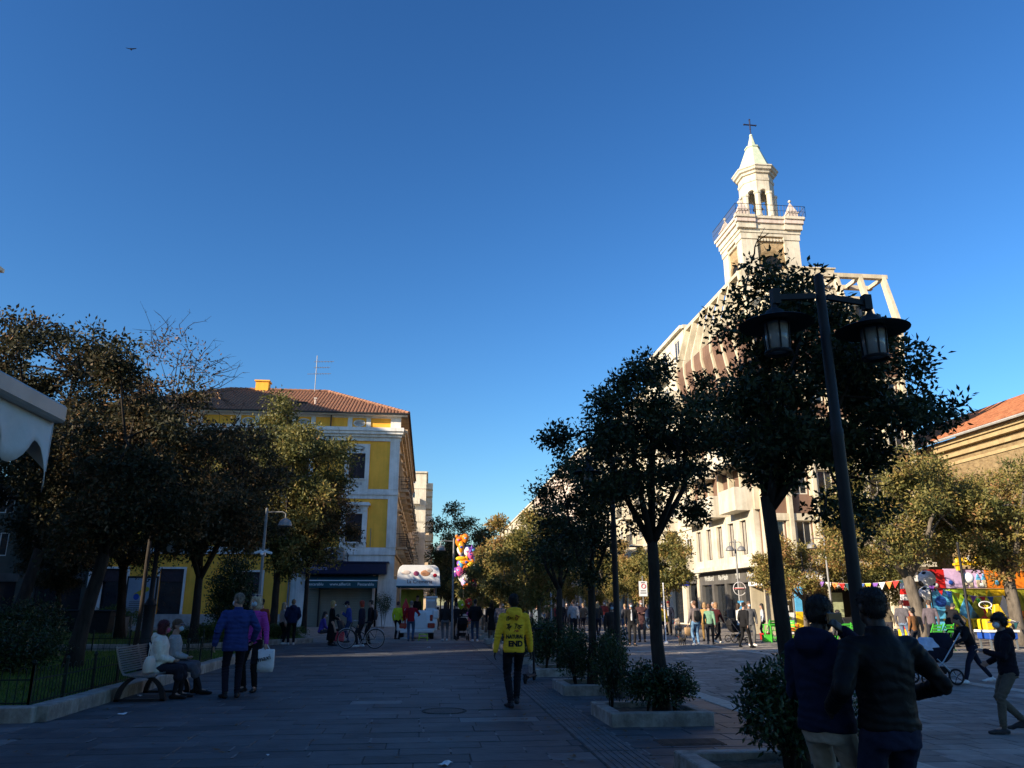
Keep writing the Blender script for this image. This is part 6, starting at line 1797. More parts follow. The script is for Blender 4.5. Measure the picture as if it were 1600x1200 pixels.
MB().ball((0, 0, 0), .2, 14, 10).build('globe', M_wht, gl, smooth=True).location = (.28, .1, 2.5)
MB().tube([(0, 0, 2.2), (.28, .1, 2.25), (.28, .1, 2.35)], .02, 6).build('arm', M_dark, gl)
ol = thing('old_lamp_post', 'dark lamp post with thick base behind the bench', 'street lamp', (*atD(226, 29), 0))
MB().lathe([(.26, 0), (.26, .3), (.2, .4), (.2, 1.5), (.22, 1.55), (.16, 1.65), (.09, 1.8), (.07, 4.6), (.03, 4.7)], 12).build('pole', M_dark, ol, smooth=True); auto_smooth(ol.children[-1])
MB().tube([(0, 0, 3.9), (.35, 0, 4.1), (.5, 0, 3.9)], .03, 6).build('arm', M_dark, ol)
MB().lathe([(.03, .1), (.12, .05), (.2, -.12), (.14, -.3), (.05, -.34)], 12).build('lantern', M_wht, ol, smooth=True).location = (.5, 0, 3.75)

# ---- awning at the left
aw_ = thing('cafe_awning', 'white scalloped awning corner cutting into the left edge', 'awning', (-5.5, 1.0, 0))
au, av, az = -1.99, 4.26, 2.53
M_can = mat('white_canvas', (.62, .60, .58), .85, .06, 3, .2)
MB().box(au - .05, au + .03, -6, av, az - .045, az + .05).build('front_bar', mat('awning_aluminium', (.38, .36, .33), .45, .08, 4, metal=.3), aw_, world=True, bevel=.012)
MB().add([(au - .04, -6, az + .05), (au - .04, av, az + .05), (-5.5, av, az + .85), (-5.5, -6, az + .85), (au - .04, -6, az + .03), (au - .04, av, az + .03), (-5.5, av, az + .83), (-5.5, -6, az + .83)], [(0, 1, 2, 3), (7, 6, 5, 4), (0, 4, 5, 1), (1, 5, 6, 2), (2, 6, 7, 3), (3, 7, 4, 0)]).build('canopy', M_can, aw_, world=True)
mb = MB(); n = 90; cols = []
for k in range(n + 1):
    y = av - .01 - k * .03
    ph = (k * .03) / .34
    fr = ph - math.floor(ph)
    dep = .20 + .07 * math.cos(2 * math.pi * fr) ** 1 + (.10 * max(0, 1 - k / 4) if k < 4 else 0)
    bulge = .018 * math.sin(k * .35) + .01 * math.sin(k * .9)
    cols.append((y, dep, bulge))
for (y, dep, bu) in cols:
    for q in range(5):
        z = az - .045 - dep * q / 4
        mb.v.append((au - .03 + bu * q / 3, y, z))
for k in range(n):
    for q in range(4):
        a = k * 5 + q; mb.f.append((a, a + 1, a + 6, a + 5))
o = mb.build('valance', M_can, aw_, world=True, smooth=True)
md = o.modifiers.new('t', 'SOLIDIFY'); md.thickness = .004
mb = MB()
for k in range(40):
    y = k * .09
    mb.v += [(au - .03 - k * .09, av - .0, az + .035 + k * .0206), (au - .03 - k * .09, av - .0 + .01 * math.sin(k), az + .035 + k * .0206 - .28 - .06 * math.cos(k * 1.6))]
for k in range(39): mb.f.append((2 * k, 2 * k + 1, 2 * k + 3, 2 * k + 2))
o = mb.build('side_valance', M_can, aw_, world=True); md = o.modifiers.new('t', 'SOLIDIFY'); md.thickness = .004

# ---- bench
be = thing('slatted_bench', 'curved steel slatted bench with black arched legs by the lawn', 'bench', (-4.72, 15.1, 0))
prof = [(-.16 - .14 * (1 - k / 11), .47 + .42 * (1 - k / 11) ** 1.0) for k in range(12)]
for k in range(11):
    zf = .86 - k * .037; x = -.36 + .012 * k
    MB().box(x - .012, x + .012, -1.05, 1.05, zf - .012, zf + .012).build('back_slat', M_steel, be)
for k in range(11):
    x = -.20 + k * .048; z = .44 - .02 * math.sin(k / 10 * math.pi)
    MB().box(x - .015, x + .015, -1.05, 1.05, z - .01, z + .01).build('seat_slat', M_steel, be)
for y in (-.98, .0, .98):
    MB().tube([(-.40, y, .88), (-.30, y, .55), (-.24, y, .45), (.0, y, .395), (.28, y, .415)], .016, 6).build('slat_rib', M_steel, be)
for y in (-.7, .7):
    mb = MB(); n = 16
    for k in range(n):
        a0, a1 = math.pi * k / n, math.pi * (k + 1) / n
        mb.prism([(.33 * math.cos(a0) - .02, .38 * math.sin(a0)), (.41 * math.cos(a0) - .02, .415 * math.sin(a0)), (.41 * math.cos(a1) - .02, .415 * math.sin(a1)), (.33 * math.cos(a1) - .02, .38 * math.sin(a1))], y - .04, y + .04, lambda a, b, t: (a, t, b))
    mb.box(-.42, .38, y - .04, y + .04, 0, .035)
    mb.build('leg', M_iron, be)

# ---- iron fence round the near lawn
fe = thing('hoop_fence', 'low dark green hoop topped iron fence around the near lawn', 'fence', (-5.55, 12.4, 0))
pk = MB().tube([(0, 0, 0), (0, 0, .46)], .007, 5).mesh('picket', M_grn)
hp = MB().tube([(.055 * math.cos(a) + .055, 0, .46 + .06 * math.sin(a)) for a in np.linspace(0, math.pi, 7)], .007, 5).mesh('hoop', M_grn)
po = MB().box(-.018, .018, -.018, .018, -.05, .56).lathe([(.03, .56), (.035, .59), (.02, .62), (.01, .63)], 8).mesh('post', M_grn)
def fence_run(parent, a, b, z=.16, step=.11, hoops=True):
    a, b = Vector((*a, z)), Vector((*b, z)); d = b - a; L = d.length; ang = math.atan2(d.y, d.x); loc = parent.location
    n = int(L / step)
    for k in range(n + 1):
        p = a + d * (k * step / L) - loc
        link('picket', pk, parent, p)
        if hoops and k % 2 == 0 and k < n: link('hoop', hp, parent, p, (0, 0, ang))
    m = max(1, round(L / 1.1))
    for k in range(m + 1):
        p = a + d * (k / m) - loc; link('post', po, parent, p)
    for zz in (.05, .36):
        q = MB().bar(a - loc + Vector((0, 0, zz)), b - loc + Vector((0, 0, zz)), .012, .02); q.build('rail', M_grn, parent)
fence_run(fe, (-5.58, 12.38), (-5.58, 22.0))
fence_run(fe, (-8.2, 12.38), (-5.58, 12.38))
fe2 = thing('hoop_fence', 'low dark fence along the back edge of the near lawn', 'fence', (-14, 26.9, 0))
fence_run(fe2, (-15, 26.9), (-6, 26.9), step=.18, hoops=False)

# ---- bags, coat, litter
def bag(name, label, cat, loc, rings, m, handle=None, rotz=0, extra=None):
    t = thing(name, label, cat, loc, rotz)
    mb = MB(); loft(mb, [(Vector((0, 0, z)), rx, ry, Vector((1, 0, 0)), Vector((0, 1, 0))) for z, rx, ry in rings], 20, 3.2)
    o = mb.build('body', m, t, smooth=True)
    if handle: MB().tube(handle, .009, 6).build('handle', m, t)
    return t
M_beige = mat('cream_leather', (.62, .55, .47), .5, .06, 6, .2)
bag('handbag', 'cream leather handbag on the bench beside the cream coat', 'handbag', (-4.62, 14.3, .46), [(0, .165, .06), (.015, .18, .07), (.12, .18, .075), (.2, .16, .055), (.255, .135, .03), (.26, .11, .012)], M_beige, [(-.1, 0, .25), (-.07, 0, .42), (.04, .05, .47), (.1, 0, .25)], R(90))
p = pw(mag, (-.3, .06, .78))
b_ = bag('carrier_bag', 'white printed carrier bag held by the blonde woman', 'bag', (p.x, p.y, p.z - .42), [(0, .15, .05), (.1, .17, .06), (.38, .165, .05), (.4, .16, .02)], mat('white_plastic', (.72, .72, .72), .5, .06, 7, .3), [(-.08, 0, .38), (0, 0, .5), (.08, 0, .38)], R(-10))
text('maxi', .13, M_blk, b_, (0, -.064, .24), (R(90), R(-14), 0))
cz = thing('black_coat', 'black coat draped over the bench back', 'coat', (-5.05, 15.6, .5))
mb = MB(); loft(mb, [(Vector((0, 0, -.1)), .10, .42, Vector((1, 0, 0)), Vector((0, 1, 0))), (Vector((.0, .05, .2)), .11, .36, Vector((1, 0, 0)), Vector((0, 1, 0))), (Vector((.03, .12, .42)), .08, .2, Vector((1, 0, 0)), Vector((0, 1, 0)))], 14)
soft(mb, 'cloth', cloth((.012, .012, .014)), cz, .02, 3, .03)
bag('paper_bag', 'brown paper shopping bag beside the woman in blue jeans', 'bag', (*ground(1076, 1007), .35), [(0, .13, .06), (.3, .14, .07), (.31, .135, .065)], mat('kraft_paper', (.40, .26, .14), .8), [(-.05, 0, .3), (0, 0, .42), (.05, 0, .3)])
rc = thing('red_crate', 'coral red plastic crate on the ground left of the bicycle', 'crate', (*ground(526, 1003), 0), .2)
MB().box(-.3, .3, -.2, .2, .03, .4).build('body', mat('coral_plastic', (.62, .07, .10), .5), rc, bevel=.04); MB().box(-.31, .31, -.21, .21, .4, .43).build('lid', mat('coral_plastic', (.62, .07, .10), .5), rc, bevel=.01)
for k in (-1, 1): MB().box(k * .2 - .05, k * .2 + .05, -.19, .19, 0, .03).build('foot', M_rub, rc)
for i, (px, py, w) in enumerate([(191, 1117, .12), (696, 1195, .16), (218, 1088, .1), (670, 1012, .14), (410, 1015, .1), (418, 1182, .035)]):
    x, y = ground(px, py)
    me = bpy.data.meshes.new('paper'); bm_ = bmesh.new(); bmesh.ops.create_grid(bm_, x_segments=5, y_segments=4, size=w / 2)
    for v_ in bm_.verts: v_.co.z = .015 + .025 * vnoise(v_.co, i + 3, 14); v_.co.y *= .6
    bm_.to_mesh(me); bm_.free(); me.materials.append(M_wht)
    o = link('paper_scrap', me, None, (x, y, .004), (0, 0, i * 1.1)); tag(o, 'crumpled white paper scrap on the dark paving, %s' % ['near the bench', 'at the bottom edge', 'under the bench', 'before the white cart', 'near the garden kerb', 'tiny one at bottom left'][i], 'litter')
    md = o.modifiers.new('t', 'SOLIDIFY'); md.thickness = .002

# ---- bicycles
def bicycle(label, frame_m=M_dark, loc=(0, 0), rotz=0.0, guard=None):
    t = thing('bicycle', label, 'bicycle', (loc[0], loc[1], 0), rotz)
    for x in (-.53, .53):
        w = MB().tube([(x + .335 * math.cos(a), 0, .345 + .335 * math.sin(a)) for a in np.linspace(0, 6.283, 29)[:-1]], .016, 6, closed=True).build('wheel', M_rub, t, smooth=True)
        MB().tube([(x + .31 * math.cos(a), 0, .345 + .31 * math.sin(a)) for a in np.linspace(0, 6.283, 29)[:-1]], .009, 5, closed=True).build('rim', M_steel, w, smooth=True)
        mb = MB()
        for k in range(16): mb.tube([(x, .012 * (-1) ** k, .345), (x + .305 * math.cos(k * math.pi / 8), 0, .345 + .305 * math.sin(k * math.pi / 8))], .0025, 3, cap=False)
        mb.tube([(x, -.04, .345), (x, .04, .345)], .02, 6).build('spokes', M_steel, w)
    bb, st, hd_ = (-.08, 0, .30), (-.22, 0, .78), (.36, 0, .82)
    mb = MB().tube([bb, st, (-.235, 0, .88)], .016, 6).tube([bb, (.3, 0, .62), (.39, 0, .72)], .018, 6).tube([(-.14, 0, .5), (.35, 0, .80)], .016, 6).tube([(-.53, 0, .345), bb], .011, 5).tube([(-.53, 0, .345), (-.2, 0, .74)], .010, 5).tube([(.53, 0, .345), (.46, 0, .52), (.36, 0, .84), (.34, 0, .92)], .015, 6)
    mb.build('frame', frame_m, t, smooth=True)
    MB().tube([(.16, -.26, .97), (.26, -.24, 1.0), (.34, -.1, .97), (.34, .1, .97), (.26, .24, 1.0), (.16, .26, .97)], .012, 6).build('handlebar', M_steel, t)
    MB().ball((-.25, 0, .92), (.14, .08, .035)).build('saddle', M_rub, t, smooth=True)
    for x, a0, a1 in ((-.53, .35, 2.7), (.53, .6, 2.2)):
        MB().tube([(x + .37 * math.cos(a), 0, .345 + .37 * math.sin(a)) for a in np.linspace(a0, a1, 10)], .018, 5).build('mudguard', guard or M_steel, t, smooth=True)
    MB().tube([(-.08 + .09 * math.cos(a), .03, .30 + .09 * math.sin(a)) for a in np.linspace(0, 6.283, 17)[:-1]], .006, 4, closed=True).tube([(-.08, .04, .3), (-.02, .07, .16)], .01, 5).tube([(-.08, -.04, .3), (-.14, -.07, .44)], .01, 5).box(-.06, .02, .06, .13, .14, .16).box(-.18, -.1, -.13, -.06, .43, .45).build('crank', M_steel, t)
    MB().tube([(-.2, -.07, .76), (-.7, -.07, .76), (-.7, .07, .76), (-.2, .07, .76)], .007, 4).tube([(-.6, .07, .76), (-.53, .05, .36)], .006, 4).build('carrier', M_iron, t)
    return t
bc = bicycle('dark city bicycle standing across the paving before the roller shutter', loc=ground(563, 1013.5), rotz=R(180 - 4))
bxx = [(40, 41, 15), (62, 42, -10), (30, 43, 40), (80, 43.5, 5), (105, 44.5, -20)]
for i, (px, D, a) in enumerate(bxx):
    copy_tree(bc, loc=atD(px, D), rotz=R(a), label='parked bicycle at the far left, %s in the row of shaded bikes' % ['second from left', 'third from left', 'leftmost', 'fourth from left', 'rightmost'][i])

# ---- scooter
sc_ = thing('kick_scooter', 'black electric kick scooter parked right of the hoodie man', 'scooter', (*ground(828, 1066), 0), R(70))
MB().box(-.35, .3, -.07, .07, .1, .15).build('deck', M_iron, sc_, bevel=.02)
for x in (-.42, .42):
    MB().tube([(x + .075 * math.cos(a), 0, .1 + .075 * math.sin(a)) for a in np.linspace(0, 6.283, 17)[:-1]], .027, 8, closed=True).lathe([(.06, -.01), (.06, .01)], 12, (x, 0, .1)).build('wheel', M_rub, sc_, smooth=True)
MB().tube([(.42, 0, .1), (.40, 0, .25), (.28, 0, 1.05)], .025, 8).build('stem', M_iron, sc_)
MB().tube([(.28, -.22, 1.06), (.28, .22, 1.06)], .016, 6).build('handlebar', M_iron, sc_)
MB().box(-.5, -.34, -.04, .04, .17, .2).build('mudguard', M_iron, sc_, bevel=.01)

# ---- pushchairs
def pushchair(label, loc, rotz, fab, blanket=None, canopy=True):
    t = thing('pushchair', label, 'pushchair', (*loc, 0), rotz)     # front towards +y
    for x in (-.26, .26):
        for y, r in ((.38, .1), (-.22, .14)):
            w = MB().tube([(x, y + r * math.cos(a), r + .02 + r * math.sin(a)) for a in np.linspace(0, 6.283, 19)[:-1]], .02, 6, closed=True).build('wheel', M_rub, t, smooth=True)
            mb = MB()
            for k in range(5): mb.tube([(x, y, r + .02), (x, y + r * math.cos(k * 1.257), r + .02 + r * math.sin(k * 1.257))], .008, 4)
            mb.build('spokes', M_dark, w)
        MB().tube([(x, .38, .12), (x, .0, .45), (x, -.42, 1.0)], .013, 6).build('frame_tube', M_steel, t)
        MB().tube([(x, -.22, .16), (x, .12, .5)], .013, 6).build('frame_tube', M_steel, t)
    MB().tube([(-.26, -.42, 1.0), (-.24, -.46, 1.05), (.24, -.46, 1.05), (.26, -.42, 1.0)], .016, 6).build('handle', M_rub, t)
    X_, Y_ = Vector((1, 0, 0)), Vector((0, 1, 0))
    mb = MB(); loft(mb, [(Vector((0, .12, .42)), .17, .3, X_, Y_), (Vector((0, .1, .55)), .22, .42, X_, Y_), (Vector((0, .08, .72)), .24, .45, X_, Y_)], 18, 2.6)
    soft(mb, 'seat', cloth(fab), t, .025, 3, .015)
    if canopy:
        mb = MB(); loft(mb, [(Vector((0, -.16, .68)), .24, .22, X_, Y_), (Vector((0, -.14, .86)), .23, .22, X_, Y_), (Vector((0, -.12, 1.0)), .16, .15, X_, Y_)], 18)
        soft(mb, 'canopy', cloth(fab), t, .025, 3, .01)
    if blanket:
        mb = MB(); loft(mb, [(Vector((0, .22, .66)), .25, .34, X_, Y_), (Vector((0, .2, .78)), .2, .3, X_, Y_), (Vector((.02, .12, .9)), .1, .16, X_, Y_)], 16)
        soft(mb, 'blanket', cloth(blanket), t, .022, 2, .05)
    mb = MB(); loft(mb, [(Vector((0, .05, .2)), .16, .2, X_, Y_), (Vector((0, .05, .34)), .2, .24, X_, Y_)], 12); soft(mb, 'basket', cloth((.02, .02, .022)), t, .025, 2)
    return t
p = pw(buggy_w, (0, .95, 0))
pushchair('dark pushchair with a pale blue blanket pushed by the woman in black', (p.x, p.y), R(84), (.014, .016, .03), (.55, .58, .68))
p = pw(push1, (.1, .75, 0))
pushchair('black pushchair seen from behind below the balloons', ground(722, 1001), R(4), (.012, .012, .014))
pushchair('small dark buggy before the dark shop front', ground(1150, 1004), R(-80), (.02, .02, .022), (.5, .5, .5))

# ---- signs
def pole_sign(name, label, loc, h):
    t = thing(name, label, 'sign', (*loc, 0)); MB().tube([(0, 0, 0), (0, 0, h)], .03, 8).build('pole', M_metal, t); return t
ne = pole_sign('no_entry_sign', 'round red no entry sign on a pole before the dark shops', atD(1161, 41), 3.1)
MB().lathe([(.01, 0), (.33, 0), (.33, .02), (.01, .02)], 28).build('disc', M_red, ne).location = (0, -.035, 2.35)
ne.children[-1].rotation_euler = (R(90), 0, 0)
MB().box(-.24, .24, -.066, -.056, 2.29, 2.41).build('white_bar', M_wht, ne)
MB().tube([(.33 * math.cos(a), -.05, 2.35 + .33 * math.sin(a)) for a in np.linspace(0, 6.283, 29)[:-1]], .015, 5, closed=True).build('rim', M_wht, ne)
MB().box(-.15, .15, -.05, -.035, 1.35, 1.75).build('blue_plate', M_cyan, ne)
MB().add([(-.07, -.055, 1.45), (.08, -.055, 1.6), (-.02, -.055, 1.68)], [(0, 1, 2)]).build('arrow', M_wht, ne)
wq = pole_sign('traffic_sign', 'white square traffic sign on twin poles left of the second trunk', atD(1008, 38.5), 2.9)
MB().box(-.2, .2, -.06, -.035, 1.95, 2.65).build('plate', M_wht, wq)
MB().tube([(.02 + .1 * math.cos(a), -.065, 2.42 + .1 * math.sin(a)) for a in np.linspace(0, 6.283, 21)[:-1]], .016, 5, closed=True).build('red_ring', M_red, wq)
for z, w in ((2.2, .13), (2.1, .15), (2.58, .1)): MB().box(-w, w, -.063, -.0605, z - .02, z + .02).build('print_line', M_blk, wq)
tp_ = thing('white_pole', 'thin white flag pole before the shop corner', 'pole', (*atD(1041, 34), 0)); MB().lathe([(.1, 0), (.1, .06), (.03, .1), (.025, 2.4), (.01, 2.42)], 10).build('pole', M_wht, tp_); MB().ball((0, 0, 2.43), .035).build('knob', M_wht, tp_)
bs = thing('blue_shop_sign', 'small dark blue hanging shop sign by the arcade', 'sign', (20.4, 61.5, 3.0))
MB().box(-.9, .3, -.06, .06, 0, .5).build('panel', mat('ultramarine', (.015, .03, .30), .4), bs, bevel=.02); text('banca', .3, M_wht, bs, (-.3, -.065, .25), (R(90), 0, 0))
MB().tube([(.3, 0, .45), (.9, 0, .45)], .03, 6).build('bracket', M_iron, bs)
w_ = thing('wall_notice', 'pale notice plate on the taupe corner pier', 'sign', (21.75, 47.9, 0)); MB().box(-.45, .45, -.02, .05, 2.15, 2.75).build('plate', M_pink, w_); MB().box(-.3, .3, -.03, -.02, 2.48, 2.54).build('print_line', M_red, w_)

# ---- map board, bins at the left
mbd = thing('map_board', 'tall framed city map board before the yellow wall', 'notice board', (*atD(213, 46), 0))
MB().box(-.78, .78, -.04, .04, .75, 3.05).build('panel', mat('pale_blue_poster', (.30, .34, .40), .5, .1, 2), mbd)
MB().box(-.86, -.78, -.06, .06, 0, 3.15).build('post', M_iron, mbd); MB().box(.78, .86, -.06, .06, 0, 3.15).build('post', M_iron, mbd); MB().box(-.78, .78, -.06, .06, 3.05, 3.15).build('frame', M_iron, mbd)
mb = MB()
pr = random.Random(3)
for q in range(5): mb.ball((-.25 + q * .13, -.042, 2.1 + .08 * q), (.16, .006, .14), 9, 5)
mb.build('printed_land', mat('map_yellow', (.5, .36, .03), .6), mbd); MB().ball((-.25, -.05, 2.0), (.16, .006, .18), 8, 5).build('printed_sea', M_blue, mbd)
for k in range(8): MB().box(-.6, .6 - pr.uniform(0, .4), -.046, -.041, 1.0 + k * .1, 1.03 + k * .1).build('print_line', M_iron, mbd)
def litter_bin(label, loc, r, h, m):
    t = thing('litter_bin', label, 'bin', (*loc, 0))
    MB().lathe([(r * .8, .12), (r, .2), (r, h), (r * .9, h), (r * .88, h - .06), (r * .5, h - .08)], 16).build('body', m, t, smooth=True); auto_smooth(t.children[-1])
    MB().tube([(r * math.cos(a), r * math.sin(a), h) for a in np.linspace(0, 6.283, 19)[:-1]], .02, 5, closed=True).build('rim', M_iron, t)
    MB().box(r + .08, r + .14, -.03, .03, 0, h).box(r - .02, r + .08, -.02, .02, h * .7, h * .75).box(r - .02, r + .08, -.02, .02, h * .35, h * .4).build('post', M_metal, t)
litter_bin('grey metal litter bin before the map board', atD(186, 36), .3, 1.05, M_metal)
for i, (px, D) in enumerate([(155, 41), (115, 43)]):
    t = thing('waste_container', 'black square waste container, %s of the two by the yellow wall' % ['right', 'left'][i], 'bin', (*atD(px, D), 0))
    MB().add([(-.45, -.4, .08), (.45, -.4, .08), (.45, .4, .08), (-.45, .4, .08), (-.58, -.5, 1.2), (.58, -.5, 1.2), (.58, .5, 1.2), (-.58, .5, 1.2)], [(0, 3, 2, 1), (4, 5, 6, 7), (0, 1, 5, 4), (1, 2, 6, 5), (2, 3, 7, 6), (3, 0, 4, 7)]).build('body', M_iron, t, bevel=.03)
    MB().box(-.62, .62, -.54, .54, 1.2, 1.3).build('lid', M_blk, t, bevel=.03)
    for x in (-.35, .35): MB().tube([(x - .04, 0, .08), (x + .04, 0, .08)], .08, 10).build('wheel', M_rub, t)

# ---- white dessert cart
gx, gy = atD(651, 38.2)
gc = thing('dessert_cart', 'white dessert cart shaped like a little car with a raised sign board', 'cart', (gx, gy, 0), R(2))
X_, Y_ = Vector((1, 0, 0)), Vector((0, 1, 0))
M_wcart = mat('glossy_white', (.78, .78, .78), .25, .03, 3, spec=.5)
mb = MB(); mb.add([(-.95, -.1, .35), (.95, -.1, .35), (.95, 2.2, .35), (-.95, 2.2, .35), (-.97, -.12, .75), (.97, -.12, .75), (.97, 2.2, .75), (-.97, 2.2, .75), (-.86, .0, 1.3), (.86, .0, 1.3), (.86, 2.2, 1.3), (-.86, 2.2, 1.3)],
   [(0, 3, 2, 1), (8, 9, 10, 11), (0, 1, 5, 4), (4, 5, 9, 8), (1, 2, 6, 5), (5, 6, 10, 9), (2, 3, 7, 6), (6, 7, 11, 10), (3, 0, 4, 7), (7, 4, 8, 11)])
mb.build('body', M_wcart, gc, bevel=.05)
MB().box(-.8, .8, -.22, -.1, .28, .45).build('bumper', M_wcart, gc, bevel=.03)
for x in (-.86, .86): MB().box(x - .16, x + .16, -.12, .5, .9, 1.34).build('wing', M_wcart, gc, bevel=.06)
for x in (-.66, .66):
    MB().box(x - .17, x + .17, -.175, -.09, .5, .72).build('tail_light', mat('tail_red', (.35, .012, .015), .25, spec=.6), gc, bevel=.03)
    MB().box(x - .07, x + .07, -.15, -.06, .82, 1.1).build('brake_light', mat('tail_red', (.35, .012, .015), .25), gc, bevel=.03)
for x in (-.7, .7): MB().tube([(x - .09, .2, .25), (x + .09, .2, .25)], .25, 16).build('wheel', M_rub, gc, smooth=False)
for x in (-.7, .7): MB().tube([(x - .09, 1.8, .25), (x + .09, 1.8, .25)], .25, 16).build('wheel', M_rub, gc, smooth=False)
MB().box(-.02, .42, -.135, -.125, .5, 1.2).build('hatch_panel', M_wht, gc)
for x in (-.85, .85):
    for y in (.1, 2.1): MB().tube([(x, y, 1.3), (x, y, 2.4)], .025, 6).build('roof_post', M_steel, gc)
MB().box(-1.0, 1.0, .0, 2.25, 2.36, 2.42).build('roof', M_teal, gc)
mb = MB(); poly = [(-1.05, 2.42), (1.05, 2.42), (1.0, 3.1), (.92, 3.3), (.78, 3.4), (-.78, 3.4), (-.92, 3.3), (-1.0, 3.1)]
mb.prism(poly, -.06, .0, lambda a, b, t: (a, t, b)); mb.build('sign_board', M_wcart, gc, bevel=.012)
MB().box(-1.06, 1.06, -.09, .02, 2.36, 2.43).build('board_edge', M_teal, gc)
text('La Cremeria', .24, mat('dark_red_brown', (.12, .02, .03), .5), gc, (0.05, -.068, 2.62), (R(90), 0, 0))
for x, z, rx, rz, m in ((-.6, 3.05, .22, .1, M_pink), (-.12, 3.0, .14, .12, mat('berry', (.25, .05, .12), .5)), (.32, 3.02, .24, .15, mat('biscuit', (.45, .22, .12), .6)), (.5, 3.14, .17, .1, M_pink), (.78, 2.92, .1, .09, mat('cherry', (.4, .015, .03), .3))):
    MB().ball((x, -.062, z), (rx, .015, rz), 12, 6).build('printed_dessert', m, gc, smooth=True)
MB().box(.4, .9, .1, .6, 1.3, 1.85).build('display_case', M_wht, gc, bevel=.02); MB().box(.45, .85, .085, .1, 1.42, 1.72).build('display_picture', M_pink, gc); MB().box(.36, .94, .06, .64, 1.85, 1.95).build('case_top', M_wht, gc, bevel=.02)
MB().box(-.8, .3, 1.6, 1.66, 1.3, 2.3).build('rear_screen', M_olivep, gc)
st_ = thing('step_stool', 'small lime green plastic step stool beside the cart', 'stool', (*ground(661, 1001), 0))
MB().box(-.2, .2, -.12, .12, .26, .3).build('top', M_lime, st_, bevel=.012)
for x in (-.17, .17):
    for y in (-.09, .09): MB().bar((x * 1.15, y, 0), (x, y, .27), .04).build('leg', M_lime, st_)
MB().box(-.18, .18, -.1, .1, .12, .15).build('shelf', M_lime, st_)
person('dark clad vendor standing inside the white cart', (gx - .1, gy + 1.0), 200, 1.7, top=(.012, .012, .014), legs=(.012, .012, .014), hair='short', vox=.026, z=.35, lean=18)
pg = thing('red_parasol', 'folded red and white parasol left of the man in red', 'parasol', (*atD(632, 38), 0))
MB().lathe([(.03, .2), (.03, .9), (.2, .95), (.16, 1.5), (.05, 1.75), (.02, 1.85)], 10).build('cover', M_red, pg, smooth=True); MB().lathe([(.22, 0), (.22, .06), (.04, .1), (.03, .3)], 12).build('foot', M_stone, pg)
text('Cola', .14, M_wht, pg, (0, -.2, 1.25), (R(90), R(90), 0))

# ---- balloons
bl = random.Random(12)
bcol = [M_orange, M_orange, M_purple, M_wht, M_blue, M_pinkp, M_pink, M_cyan, M_red, M_yell]
bp_ = [(-.02, 7.05, M_orange, 'd'), (.22, 7.1, M_orange, 'r'), (-.02, 6.75, M_orange, 'r'), (.06, 6.45, mat('amber_foil', (.85, .32, .02), .2), 'l'), (.05, 6.1, M_wht, 'r'), (.3, 6.15, M_blue, 'r'), (.48, 6.2, M_purple, 's'), (.3, 6.0, M_wht, 'r'), (.15, 5.75, M_pinkp, 'h'), (.45, 5.75, M_pinkp, 'r'), (.08, 5.45, M_yell, 'f'), (.5, 5.45, M_cyan, 'd'), (.1, 5.2, M_cyan, 'l'), (.3, 5.15, M_orange, 'f'), (.05, 4.95, M_purple, 'r'), (.45, 4.8, M_yell, 'r'), (.28, 4.65, M_orange, 'h'), (.6, 4.5, M_wht, 'l'), (.0, 4.35, M_pinkp, 'r'), (-.12, 4.3, M_purple, 'r'), (.2, 4.2, M_pinkp, 'h'), (.12, 3.85, M_wht, 'r'), (.28, 3.8, M_wht, 'r'), (.55, 3.85, M_red, 'r'), (.75, 3.8, M_yell, 's'), (.22, 3.45, M_lilac, 'r'), (.58, 3.3, M_pinkp, 'l'), (.3, 3.0, M_orange, 'r'), (.52, 2.85, M_pinkp, 'h'), (.4, 2.15, M_red, 'r'), (.1, 2.05, M_lime, 'r'), (.42, 1.3, M_pinkp, 'r'), (.25, 1.15, M_pink, 'r'), (.3, .85, M_orange, 's')]
def balloon_mesh(kind, m):
    mb = MB()
    if kind == 'r': mb.lathe([(.01, -.24), (.05, -.2), (.15, -.1), (.2, .05), (.19, .15), (.11, .24), (.01, .27)], 14, sy=.75)
    elif kind == 'l': mb.lathe([(.01, -.34), (.08, -.28), (.16, -.1), (.17, .1), (.1, .26), (.01, .33)], 14, sy=.7)
    elif kind == 'f': mb.ball((0, 0, 0), (.3, .1, .13), 14, 8); mb.ball((.3, 0, .02), (.1, .04, .14), 8, 6)
    elif kind == 'd': mb.ball((0, 0, -.05), (.18, .13, .2), 12, 8); mb.ball((-.13, 0, .16), (.09, .07, .09), 8, 6); mb.ball((.13, 0, .16), (.09, .07, .09), 8, 6)
    elif kind == 'h':
        mb.ball((-.1, 0, .08), (.15, .1, .14), 12, 8); mb.ball((.1, 0, .08), (.15, .1, .14), 12, 8); mb.lathe([(.01, -.24), (.08, -.12), (.17, .02), (.1, .1)], 12, sy=.55)
    else:
        mb.ball((0, 0, 0), (.13, .09, .13), 10, 6)
        for k in range(5): a = k * 1.2566 + .3; mb.tube([(0, 0, 0), (.26 * math.cos(a), 0, .26 * math.sin(a))], [.09, .01], 8)
    return mb
bxp, byp = atD(716, 40)
cname = {M_orange: 'orange', M_purple: 'purple', M_wht: 'white', M_blue: 'blue', M_pinkp: 'pink', M_pink: 'pale pink', M_cyan: 'sky blue', M_red: 'red', M_yell: 'yellow', M_lilac: 'lilac', M_lime: 'green'}
kname = {'r': 'round', 'l': 'long', 'f': 'fish shaped', 'd': 'eared', 'h': 'heart shaped', 's': 'star shaped'}
